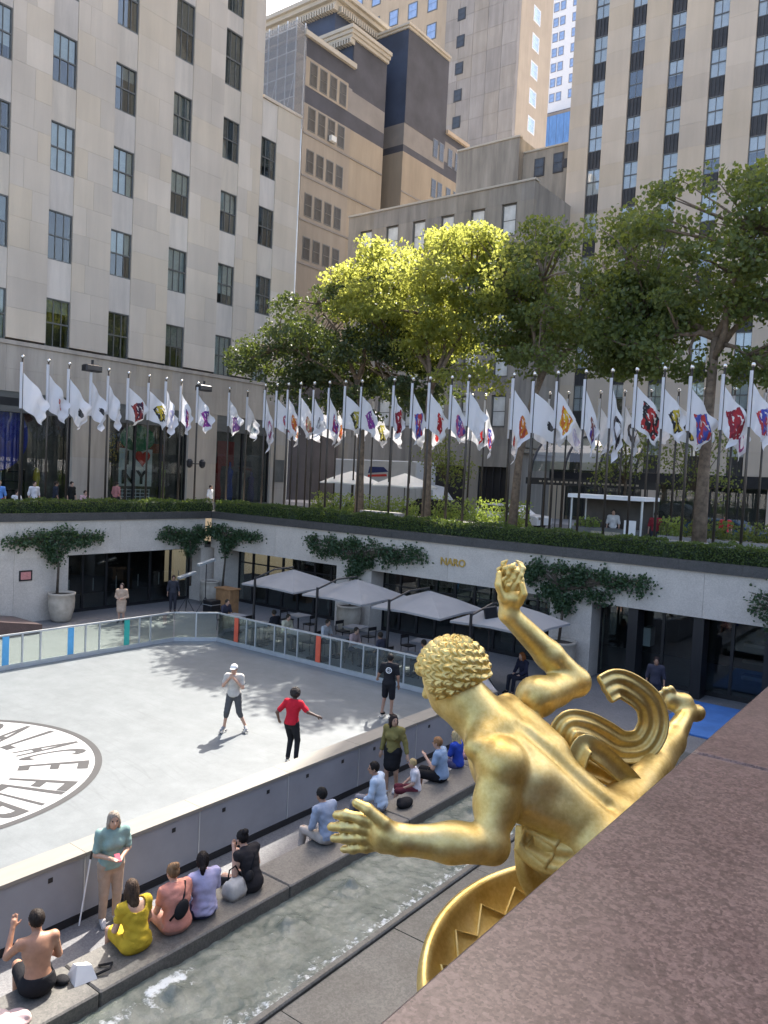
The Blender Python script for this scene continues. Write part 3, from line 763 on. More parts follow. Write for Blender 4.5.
# ------------------------------------------------------------------ walls of the sunken court
sw = wthing('court_wall', (-15, 26.9, 0), 'pale granite wall of the sunken court with restaurant windows below', 'wall')
YW = 26.9
e = [-31.6, -30.4]
x = -30.4
while x < 5: 
    e.append(x + 2.4 if x > -30.4 else -28.0); x = e[-1]
e = [-31.6, -29.3, -26.9, -24.5, -22.0, -19.5, -17.0, -14.5, -12.0, -9.5, -7.0, -4.5, -2.0, .5, 3.0]
for a, b in zip(e, e[1:]): block('fascia_slab', M['wall_granite'], sw, a + .004, b - .004, YW, YW + .35, 2.75, 4.28)
for k in range(18):
    a = -31.85 + k * 2.0; block('coping', M['coping_granite'], sw, a + .003, a + 1.997, YW - .10, YW + .75, 4.285, 4.62)
for a, b in ((-31.3, -30.4), (-22.94, -20.92), (-12.42, -10.8)):
    block('pier', M['wall_granite'], sw, a, b, YW + .02, YW + 1.3, 0, 2.748)
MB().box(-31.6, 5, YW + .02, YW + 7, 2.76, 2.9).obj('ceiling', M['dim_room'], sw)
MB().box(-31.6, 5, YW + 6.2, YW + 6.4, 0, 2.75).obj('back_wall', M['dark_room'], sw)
def glazing(parent, axis, c, a0, a1, n, door=False):
    """a run of dark framed panes; axis 'y' = wall of constant y"""
    w = (a1 - a0) / n
    def bx(u0, u1, v0, v1, z0, z1, name, mt):
        if axis == 'y': block(name, mt, parent, u0, u1, v0, v1, z0, z1)
        else: block(name, mt, parent, v0, v1, u0, u1, z0, z1)
    for k in range(n + 1):
        u = a0 + k * w; bx(u - .05, u + .05, c - .05, c + .05, 0, 2.745, 'mullion', M['black'])
    bx(a0, a1, c - .045, c + .045, 2.62, 2.74, 'head_rail', M['black']); bx(a0, a1, c - .045, c + .045, .0, .15, 'sill_rail', M['black'])
    if not door: bx(a0, a1, c - .035, c + .035, 2.05, 2.11, 'transom', M['black'])
    for k in range(n):
        u = a0 + k * w
        bx(u + .05, u + w - .05, c - .008, c + .008, .15, 2.62, 'pane', M['shop_glass'])
        if door: bx(u + w * .5 - .012, u + w * .5 + .012, c - .09, c - .065, .9, 1.5, 'door_handle', M['alu'])
glazing(sw, 'y', YW + .95, -30.4, -22.94, 7)
glazing(sw, 'y', YW + .95, -20.92, -12.42, 9)
glazing(sw, 'y', YW + .95, -10.8, 3.0, 6, True)
for xx in (-9.32, -7.11, -4.9, -2.7):
    block('portal_frame', M['black'], sw, xx - .17, xx + .17, YW + .1, YW + .8, 0, 2.746)
# things dimly seen inside
for (a, b, z0, z1, mt) in ((-28.6, -27.2, .6, 1.0, 'wood'), (-26, -24.6, 0, .9, 'dim_room'), (-18.5, -17.0, .4, 1.0, 'wood'), (-16, -14, 0, 1.1, 'dim_room'), (-9.9, -9.6, .9, 1.6, 'pages'), (-6.3, -4.4, .3, .45, 'dim_room'), (-6.3, -4.4, .9, 1.0, 'dim_room'), (-6.3, -4.4, 1.5, 1.6, 'dim_room')):
    block('counter', M[mt], sw, a, b, YW + 3, YW + 3.5, z0, z1)

block('coping_corner', M['coping_granite'], sw, -32.5, -31.855, YW - .11, YW + .95, 4.28, 4.615)
lw_ = wthing('court_side_wall', (-31.6, 18, 0), 'shaded pale granite side wall of the sunken court with a wide dark doorway', 'wall')
XL = -31.6
for a, b in zip([-6 + 2.5 * k for k in range(13)] + [26.88], [-3.5 + 2.5 * k for k in range(13)]):
    if b > 26.9: b = 26.89
    if b > a: block('fascia_slab', M['wall_granite'], lw_, XL - .35, XL, a + .004, b - .004, 2.75, 4.28)
for k in range(17):
    a = -6.2 + k * 2.0; block('coping', M['coping_granite'], lw_, XL - .75, XL + .10, a + .003, min(a + 1.997, 26.78), 4.285, 4.62)
for a, b in [(-6 + 2.5 * k, -3.5 + 2.5 * k) for k in range(9)] + [(16.5, 18.95), (26.3, 27.4)]:
    block('pier', M['wall_granite'], lw_, XL - 1.2, XL - .02, a + .004, b - .004, 0, 2.748)
MB().box(XL - 6, XL - .02, 16, 28, 2.76, 2.9).obj('ceiling', M['dim_room'], lw_)
MB().box(XL - 5.4, XL - 5.2, 16, 28, 0, 2.75).obj('back_wall', M['dark_room'], lw_)
glazing(lw_, 'x', XL - .9, 18.95, 26.3, 6, True)
# red framed notice on the wall
nf = wthing('wall_notice', (XL + .01, 17.0, 2.0), 'small red notice in a dark frame on the side wall', 'notice')
MB().box(XL - .015, XL + .02, 16.72, 17.28, 1.78, 2.22).obj('frame', M['black'], nf)
MB().box(XL + .021, XL + .026, 16.78, 17.22, 1.84, 2.16).obj('sheet', plain('pale_red_print', (.55, .22, .2), .6, var=.2, scale=20), nf)
# red-brown stair cheek at the left
st = wthing('stair_cheek', (-29.5, 12, 0), 'low red-brown granite stair cheek by the side wall at left edge', 'stair wall')
MB().add([(-31.5, 4, 0), (-29.3, 4, 0), (-29.3, 16.5, 0), (-31.5, 16.5, 0), (-31.5, 4, 2.6), (-29.3, 4, 2.6), (-29.3, 16.5, .35), (-31.5, 16.5, .35)],
         [(0, 3, 2, 1), (4, 5, 6, 7), (0, 1, 5, 4), (1, 2, 6, 5), (2, 3, 7, 6), (3, 0, 4, 7)]).obj('cheek', M['brown_granite'], st)
# ------------------------------------------------------------------ buildings
def win_mesh(w, h, bars, t=.06, d=.10, mid=True):
    """frame in local coords: x along the wall, y outwards negative, origin lower left"""
    m = MB()
    m.box(0, t, -d, .0, 0, h).box(w - t, w, -d, 0, 0, h).box(t, w - t, -d, 0, 0, t).box(t, w - t, -d, 0, h - t, h)
    if mid: m.box(t, w - t, -d * .8, -.01, h * .5 - .035, h * .5 + .035)
    for k in range(1, bars): x = w * k / bars; m.box(x - .02, x + .02, -d * .7, -.02, t, h - t)
    return m

def left_building():
    b = wthing('limestone_building', (-38, 25, GZ), 'pale limestone office building with tall sash windows at left', 'building')
    X = -38.0
    cols = [6.6, 10.4, 14.1, 17.8, 21.15, 24.68, 28.44, 32.11, 35.31]; W = 1.33
    rows = [15.07 - 2.45 + 4.39 * k for k in range(7)]; H = 2.45
    # backing, floors' dark rooms
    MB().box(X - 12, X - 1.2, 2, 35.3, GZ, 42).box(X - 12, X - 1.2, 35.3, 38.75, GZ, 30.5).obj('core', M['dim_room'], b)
    piers = [(2.0, cols[0])] + [(cols[i] + W, cols[i + 1]) for i in range(len(cols) - 2)] + [(cols[-2] + W, 35.25)]
    zs = [12.75 + 1.463 * k for k in range(20)]
    r = random.Random(4)
    for (a, c) in piers[2:]:
        for i, z in enumerate(zs):
            z1 = z + 1.463
            cut = [a, c] if r.random() < .35 else [a, a + (c - a) * r.uniform(.3, .7), c]
            if c - a < 1.5: cut = [a, c]
            for u, v in zip(cut, cut[1:]): block('stone_block', M['limestone'], b, X - .5, X + r.uniform(0, .004), u + .003, v - .003, z + .003, z1 - .003)
    for (a, c) in piers[:2]: block('stone_block', M['limestone'], b, X - .5, X, a, c, 12.75, 42)
    # lower wing at the right end
    for (a, c) in ((35.255, cols[-1]), (cols[-1] + W, 38.78)):
        for i in range(12):
            z = 12.75 + 1.49 * i
            if c - a > .1: block('stone_block', M['limestone'], b, X - .5, X - .004, a + .003, c - .003, z + .003, z + 1.487)
    block('wing_coping', M['limestone'], b, X - 12, X + .05, 35.3, 38.85, 30.62, 30.8)
    MB().box(X - 12, X - .52, 38.3, 38.78, GZ, 30.6).obj('end_wall', M['limestone_dark'], b)
    MB().box(X - 12, X - .52, 34.9, 35.24, 30.9, 42).obj('gable_wall', M['limestone'], b)
    fr = win_mesh(W, H, 3).mesh('sash'); gl = MB().box(.06, W - .06, -.035, -.025, .06, H - .06).mesh('pane')
    bl = {}
    for f in (.3, .5, .75, 1.0): bl[f] = MB().box(.07, W - .07, .05, .06, H * (1 - f) + .05, H - .06).mesh('blind')
    fr.materials.append(M['bronze']); gl.materials.append(M['pane'])
    bmats = [M['blind'], M['blind_white'], plain('grey_blind', (.33, .34, .33), .8)]
    cache = {}
    for ci, y in enumerate(cols):
        for ri, z in enumerate(rows):
            if ci == len(cols) - 1 and ri > 3: continue
            o = bpy.data.objects.new('window', fr); COL.objects.link(o); kz = 1.36 if ri == 4 else 1.0
            Mx = Matrix.Translation((X - .18, y, z)) @ Matrix.Rotation(rad(90), 4, 'Z') @ Matrix.Diagonal((1, 1, kz, 1))
            o.matrix_world = Mx; o.parent = b; o.matrix_parent_inverse = Matrix.Translation(-Vector(b.location))
            p = bpy.data.objects.new('pane', gl); COL.objects.link(p); p.parent = o; p.rotation_euler = (U(-.008, .008), 0, U(-.008, .008))
            if random.random() < .9:
                f = random.choice([.3, .5, .5, .75, 1.0]); mt = random.choice(bmats); key = (f, mt.name)
                if key not in cache:
                    c2 = bl[f].copy(); c2.materials.append(mt); cache[key] = c2
                q = bpy.data.objects.new('blind', cache[key]); COL.objects.link(q); q.parent = o
            # room behind and spandrel above
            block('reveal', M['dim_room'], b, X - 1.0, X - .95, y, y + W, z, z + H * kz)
            top = rows[ri + 1] if ri + 1 < len(rows) else z + H + 1.9
            if not (ci == len(cols) - 1 and ri == 3): block('spandrel', M['limestone_panel'], b, X - .5, X - .06, y + .004, y + W - .004, z + H * kz + .004, top - .004)
            else: block('spandrel', M['limestone_panel'], b, X - .5, X - .06, y + .004, y + W - .004, z + H + .004, 30.6)
    # ledge and shop base
    MB().box(X - .6, X + .14, 2, 38.85, 12.42, 12.62).obj('ledge', M['limestone_dark'], b)
    for a in np.arange(2, 38.8, 2.45):
        a2 = min(a + 2.447, 38.8)
        for z0, z1 in ((10.15, 11.25), (11.255, 12.41)): block('base_block', M['limestone_dark'], b, X - .5, X + .06, a + .002, a2 - .002, z0, z1)
    for a, c in ((2, 8.0), (13.5, 15.0), (22.75, 24.94), (30.3, 32.47), (37.2, 38.8)):
        for z0, z1 in ((GZ, 5.6), (5.604, 7.1), (7.104, 8.6), (8.604, 10.145)): block('pier_block', M['limestone_dark'], b, X - .5, X + .05, a + .002, c - .002, z0, z1)
    for a, c in ((8.0, 13.5), (15.0, 22.75), (24.94, 30.3), (32.47, 37.2)):
        block('shop_fascia', M['bronze'], b, X - .4, X + .02, a, c, 9.15, 10.14)
        n = 3 if c - a > 5 else 2
        for k in range(n + 1):
            u = a + (c - a) * k / n; block('shop_mullion', M['black'], b, X - .3, X - .14, max(u - .06, a), min(u + .06, c), GZ, 9.15)
        for k in range(n):
            u0 = a + (c - a) * k / n + .06; u1 = a + (c - a) * (k + 1) / n - .06; block('shop_pane', M['shop_glass'], b, X - .23, X - .21, u0, u1, GZ + .5, 9.15)
        block('stall_riser', M['bronze'], b, X - .35, X - .1, a, c, GZ, GZ + .5)
        MB().box(X - 1.19, X - 1.1, a, c, GZ, 9.2).obj('shop_back', plain('shop_backdrop', (.16, .13, .11), .8, var=.5, scale=.9), b)
    MB().box(X - .02, X + .03, 16.0, 21.4, 9.45, 9.85).obj('shop_sign', M['black'], b)
    # display pieces behind the shop glass
    def disp(name, label, mb, mt, loc, cat='display'):
        o = mb.obj(name, mt); tag(o, label, cat); return o
    d = MB()
    n = 48; v = [(X - .5, 18.77 + 1.85 * math.cos(2 * math.pi * i / n), 7.98 + 1.8 * math.sin(2 * math.pi * i / n)) for i in range(n)]
    d.add(v + [(X - .44, p[1], p[2]) for p in v], [tuple(range(n)), tuple(range(2 * n - 1, n - 1, -1))] + [(i, n + i, n + (i + 1) % n, (i + 1) % n) for i in range(n)])
    m, t, bb = newmat('blue_disc'); wv = N(t, 'ShaderNodeTexWave'); wv.bands_direction = 'Y'; wv.inputs['Scale'].default_value = 1.6; wv.inputs['Distortion'].default_value = 1.5
    g = N(t, 'ShaderNodeNewGeometry'); t.links.new(g.outputs['Position'], wv.inputs['Vector']); t.links.new(ramp(t, wv.outputs['Fac'], [(.3, (.015, .03, .30)), (.8, (.03, .06, .42))]), bb.inputs['Base Color'])
    disp('blue_disc', 'big blue round panel hanging in the leftmost shop window', d, m, 0, 'display panel')
    d = MB(); v = [(X - .5, 27.1 + 1.15 * math.cos(2 * math.pi * i / n), 8.35 + .75 * math.sin(2 * math.pi * i / n)) for i in range(n)]
    d.add(v + [(X - .46, p[1], p[2]) for p in v], [tuple(range(n)), tuple(range(2 * n - 1, n - 1, -1))] + [(i, n + i, n + (i + 1) % n, (i + 1) % n) for i in range(n)])
    disp('green_disc', 'dark green oval panel high in the shop window above the lettered sign', d, M['green'], 0, 'display panel')
    tag(MB().box(X - .7, X - .62, 25.9, 29.0, 7.55, 8.1).obj('brick_red_panel', plain('brick_red', (.25, .07, .04), .8, var=.3)), 'brick red strip panel behind the lettered shop sign', 'display panel')
    sg = wthing('lettered_sign', (X - .5, 27.0, 5.9), 'black letters and a red heart reading I love NY in a shop window', 'sign')
    MB().box(X - .60, X - .56, 26.0, 28.2, 5.6, 7.75).obj('backing', M['blind'], sg)
    def lett(ch, y, z, s):
        me = text_mesh(ch, s, .03, bold=.02); me.transform(Matrix.Translation((X - .5, y, z)) @ Matrix.Rotation(rad(90), 4, 'Z') @ Matrix.Rotation(rad(90), 4, 'X')); me.materials.append(M['black']); link('letter', me, None, sg)
    lett('I', 26.5, 6.85, 1.1); lett('N', 26.55, 5.75, 1.1); lett('Y', 27.45, 5.75, 1.1)
    hp = [(math.sin(a) ** 3 * .5, (.8125 * math.cos(a) - .3125 * math.cos(2 * a) - .125 * math.cos(3 * a) - .0625 * math.cos(4 * a)) * .5) for a in np.linspace(0, 2 * math.pi, 40, endpoint=False)]
    hm = MB(); hm.add([(X - .53, 27.5 + a, 7.25 + c) for a, c in hp] + [(X - .48, 27.5 + a, 7.25 + c) for a, c in hp], [tuple(range(40)), tuple(range(79, 39, -1))] + [(i, 40 + i, 40 + (i + 1) % 40, (i + 1) % 40) for i in range(40)])
    hm.obj('heart', M['red'], sg)
    rk_ = wthing('wire_rack', (X - .5, 27, GZ + .5), 'white gridded rack low in the lettered shop window', 'rack')
    for k in range(8): block('upright', M['white_paint'], rk_, X - .52, X - .49, 25.9 + k * .3, 25.93 + k * .3, 4.75, 5.45)
    for k in range(4): block('shelf', M['white_paint'], rk_, X - .53, X - .50, 25.88, 28.05, 4.78 + k * .2, 4.82 + k * .2)
    sh = wthing('shelf_grid', (X - .7, 18.5, GZ + .5), 'dark shelf grid below the blue disc in shop window', 'shelves')
    for k in range(6): block('upright', M['black'], sh, X - .8, X - .6, 15.3 + k * 1.05, 15.36 + k * 1.05, 4.75, 6.3)
    for k in range(4): block('shelf', M['black'], sh, X - .8, X - .6, 15.3, 20.6, 4.75 + k * .48, 4.81 + k * .48)
    for k in range(5): block('backing', M['blind'] if k % 2 else M['dim_room'], sh, X - .82, X - .81, 15.36 + k * 1.05, 16.35 + k * 1.05, 4.9, 6.2)
    # display tree: gold leaf colour stands in for glowing yellow tree lights
    gl_ = wthing('golden_tree', (X - .6, 25.6, GZ + .5), 'display tree with golden leaves in place of yellow lights, behind the shop glass', 'display tree')
    MB().cyl((X - .6, 25.6, 4.7), (X - .6, 25.6, 7.6), .05).obj('trunk', M['bark_dark'], gl_)
    P = np.array([X - .6, 25.65, 7.7]) + RNG.normal(0, 1, (220, 3)) * (.12, .28, .5)
    leaf_cards('leaves', P, .09, plain('tree_light_leaf', (.75, .5, .12), .4, var=.4, scale=5), gl_)
    yb = wthing('yellow_figure', (X - .6, 21.2, GZ + .5), 'tall narrow yellow display figure in the leftmost shop window', 'display')
    MB().lathe([(.16, 0), (.18, .5), (.12, .9), (.18, 1.2), (.14, 1.6), (.05, 1.75)], (X - .6, 21.2, 4.7), 12).obj('body', M['yellow'], yb, True)
    for k, (y, z, w, h, c) in enumerate(((33.3, 5.2, .5, 2.6, (.35, .05, .04)), (34.3, 5.2, .5, 2.2, (.05, .08, .3)), (35.2, 5.2, .4, 2.0, (.4, .35, .28)), (33.9, 7.6, 1.4, 1.1, (.3, .06, .05)), (36.2, 5.2, .4, 1.6, (.10, .07, .16)), (29.0, 5.0, .5, 2.0, (.28, .30, .08)))):
        o = wthing('mannequin', (X - .7, y, GZ + .5), ['red dressed mannequin in the shop window right of the piers', 'blue dressed mannequin in the right-hand shop window', 'cream dressed mannequin in the right-hand shop window', 'hanging dark red banner in the right-hand shop window', 'purple dressed mannequin at the right end of the shops', 'olive dressed mannequin beside the lettered sign'][k], 'mannequin' if k != 3 else 'banner')
        if k == 3: MB().box(X - .72, X - .68, y - .7, y + .7, 7.0, 8.6).obj('cloth', cloth(c), o)
        else: MB().lathe([(.18, 4.7 - 5.2), (.26, .0), (.16, h * .42), (.24, h * .68), (.07, h * .78), (.10, h * .86), (.06, h * .95)], (X - .7, y, 5.2), 12).obj('body', cloth(c), o, True)
    wn = MB(); block('small_display_case', M['bronze'], b, X + .055, X + .10, 37.55, 38.45, 6.1, 7.6)
    return b

def tower():
    b = wthing('pilaster_tower', (-12, 56, GZ), 'tall limestone tower with vertical piers and dark spandrels at right', 'building')
    Y = 56.0
    MB().box(-26.5, 8, Y + .9, Y + 30, GZ, 112).obj('core', M['tower_stone'], b)
    cols = [-25.02 + 2.83 * k for k in range(8)]; W = 1.06
    piers = [(-26.6, cols[0])] + [(cols[i] + W, cols[i + 1]) for i in range(7)] + [(cols[-1] + W, 8)]
    r = random.Random(9)
    for pi, (a, c) in enumerate(piers):
        if pi < 6:
            z = 8.0
            while z < 47:
                h = 1.61; block('pier_block', M['tower_stone'], b, a + .002, c - .002, Y - r.uniform(0, .004), Y + .9, z + .003, z + h - .003); z += h
            block('pier_top', M['tower_stone'], b, a, c, Y, Y + .9, z, 112)
        else: block('pier', M['tower_stone'], b, a, c, Y, Y + .9, 8.0, 112)
    block('side_wall', M['tower_stone'], b, -26.62, -26.5, Y + .9, Y + 30, 8, 112)
    fr = win_mesh(W, 1.95, 2, .05, .08).mesh('window'); fr.materials.append(M['bronze'])
    gm = {}
    for nm, mt in (('w', M['blind_white']), ('g', M['blind']), ('d', M['dark_room'])):
        q = MB().box(.04, W - .04, .06, .07, .04, 1.91).mesh('blind'); q.materials.append(mt); gm[nm] = q
    q = MB().box(.04, W - .04, .06, .07, .9, 1.91).mesh('blind'); q.materials.append(M['blind_white']); gm['h'] = q
    gl = MB().box(.05, W - .05, -.03, -.02, .05, 1.90).mesh('pane'); gl.materials.append(M['tower_pane'])
    sp = MB().box(0, W, -.02, .04, 0, 1.26)
    for k in range(4): sp.box(.08 + k * .26, .16 + k * .26, -.08, -.02, .02, 1.24)
    spm = sp.mesh('spandrel'); spm.materials.append(M['spandrel'])
    I4 = Matrix.Translation(-Vector(b.location))
    for ci, x in enumerate(cols):
        if ci > 5:
            block('dark_strip', M['spandrel'], b, x, x + W, Y + .2, Y + .9, 8, 112); continue
        for k in range(-8, 4):
            zt = 34.96 + 3.215 * k      # spandrel top = window sill
            o = bpy.data.objects.new('window', fr); COL.objects.link(o); o.location = (x, Y + .22, zt); o.parent = b; o.matrix_parent_inverse = I4
            p = bpy.data.objects.new('pane', gl); COL.objects.link(p); p.parent = o; p.rotation_euler = (U(-.012, .012), 0, U(-.012, .012))
            kk = r.choice('wwwwghh') if ci > 1 else r.choice('wwdgh')
            q = bpy.data.objects.new('blind', gm[kk]); COL.objects.link(q); q.parent = o
            s = bpy.data.objects.new('spandrel', spm); COL.objects.link(s); s.location = (x, Y + .2, zt - 1.26); s.parent = b; s.matrix_parent_inverse = I4
        block('dark_strip', M['spandrel'], b, x, x + W, Y + .32, Y + .9, 46.6, 112)
        block('room', M['dim_room'], b, x, x + W, Y + .7, Y + .89, 7, 46.6)
    # shop base
    for a, c in ((-26.6, -25.2), (-19.3, -18.2), (-11.0, -9.8), (-3, 8)): block('base_pier', M['tower_stone'], b, a, c, Y - .05, Y + .88, GZ, 7.99)
    MB().box(-26.6, 8, Y - .12, Y + .2, 7.2, 7.98).obj('shop_fascia', M['black'], b)
    for a, c in ((-25.2, -19.3), (-18.2, -11.0), (-9.8, -3)):
        block('shop_back', M['dim_room'], b, a, c, Y + .75, Y + .88, GZ, 7.2); n = 4
        for k in range(n): block('shop_pane', M['shop_glass'], b, a + (c - a) * k / n + .05, a + (c - a) * (k + 1) / n - .05, Y + .1, Y + .12, GZ + .3, 7.2)
        for k in range(n + 1): u = a + (c - a) * k / n; block('shop_mullion', M['black'], b, u - .05, u + .05, Y + .05, Y + .18, GZ, 7.2)
    return b

def far_window(parent, face, x, y, z, w, h, mt_pane=None, frame=None):
    mt_pane = mt_pane or M['tower_pane']; frame = frame or M['bronze']; g = .1 * w
    if face == 'y': o = block('window', frame, parent, x, x + w, y - .03, y + .12, z, z + h)
    else: o = block('window', frame, parent, x - .12, x + .03, y, y + w, z, z + h)
    inv = (Matrix.Translation(o.location) @ Matrix.Diagonal((*o.scale, 1))).inverted()
    for a, c in ((z + g, z + h * .5 - .03), (z + h * .5 + .03, z + h - g)):
        p = block('pane', mt_pane, None, x + g, x + w - g, y - .05, y - .02, a, c) if face == 'y' else block('pane', mt_pane, None, x + .02, x + .05, y + g, y + w - g, a, c)
        p.parent = o; p.matrix_parent_inverse = inv

def low_block():
    b = wthing('low_stone_block', (-37, 50, GZ), 'low weathered grey limestone block behind the trees, beside the tower', 'building')
    MB().box(-43, -26.5, 50.4, 60, GZ, 27.6).obj('core', M['low_stone'], b)
    r = random.Random(3)
    xs_ = [-41.7, -39.05, -36.45, -33.84, -31.2, -28.62]
    for i in range(1, len(xs_)):
        pass
    # front slabs between and above windows
    for z0, z1 in ((26.7, 28.0), (23.9, 24.35), (20.3, 20.75), (16.7, 17.1), (13.1, 13.5), (9.4, 9.9)):
        for a in np.arange(-43, -26.2, 2.65): block('stone_slab', M['low_stone'], b, a + .003, min(a + 2.647, -26.1), 50 + .0, 50.4, z0 + .003, z1 - .003)
    wins = xs_
    edges = [-43] + sum([[x, x + 1.2] for x in wins], []) + [-26.1]
    for (z0, z1) in ((24.35, 26.7), (20.75, 23.9), (17.1, 20.3), (13.5, 16.7), (9.9, 13.1)):
        for a, c in zip(edges[::2], edges[1::2]): block('stone_slab', M['low_stone'], b, a + .003, c - .003, 50, 50.4, z0 + .003, z1 - .003)
        for x in wins:
            block('spandrel', M['low_stone'], b, x, x + 1.2, 50.08, 50.4, z0, max(z1 - 2.35, z0 + .01)); far_window(b, 'y', x + .02, 50.2, z1 - 2.33, 1.16, 2.3, M['pale_pane'], M['bronze'])
    for k in range(8):
        z = 9.4 + k * 2.32; block('side_slab', M['low_stone'], b, -26.5, -26.1, 50.405, 56, z, z + 2.316)
    MB().add([(-26.5, 50.4, 9), (-26.1, 50.4, 9), (-26.1, 56, 9), (-26.5, 56, 9), (-26.5, 50.4, 9.3), (-26.1, 50.4, 9.3), (-26.1, 56, 9.3), (-26.5, 56, 9.3)], [(0, 3, 2, 1), (4, 5, 6, 7), (0, 1, 5, 4), (1, 2, 6, 5), (2, 3, 7, 6), (3, 0, 4, 7)]).obj('band', M['low_stone'], b)
    block('coping', M['cornice'], b, -43, -26.0, 49.9, 50.6, 28.0, 28.14)
    # dark street level openings with piers
    for a, c in ((-43, -42.0), (-38.6, -37.2), (-30.5, -29.4), (-27.0, -26.1)): block('base_pier', M['low_stone'], b, a, c, 50, 50.6, GZ, 9.4)
    for a, c in ((-42.0, -38.6), (-37.2, -30.5), (-29.4, -27)):
        block('shop_void', M['dark_room'], b, a, c, 50.38, 50.39, GZ, 7.9); block('lintel', M['low_stone'], b, a, c, 50, 50.37, 7.9, 9.4)
        for k in range(5): u = a + (c - a) * k / 4; block('shop_mullion', M['black'], b, u - .05, u + .05, 50.1, 50.2, GZ, 7.9)
    # set-back upper storeys
    MB().box(-38, -31.97, 58.2, 66, 26, 35.2).obj('upper_storey', M['low_stone'], b)
    MB().box(-31.95, -26.65, 58.9, 66, 26, 34.05).obj('upper_wing', M['low_stone'], b)
    block('upper_coping', M['cornice'], b, -38, -31.9, 58.1, 58.6, 35.2, 35.34)
    block('wing_coping', M['cornice'], b, -31.9, -26.65, 58.8, 59.3, 34.05, 34.17)
    for x, z, h in ((-30.86, 31.9, 1.5), (-29.19, 31.9, 1.6), (-27.9, 29.6, 1.9)): far_window(b, 'y', x, 58.88, z, .9, h, M['far_pane'], M['spandrel'])
    block('louvre', M['spandrel'], b, -28.5, -27.3, 58.84, 58.89, 32.2, 32.9)
    return b

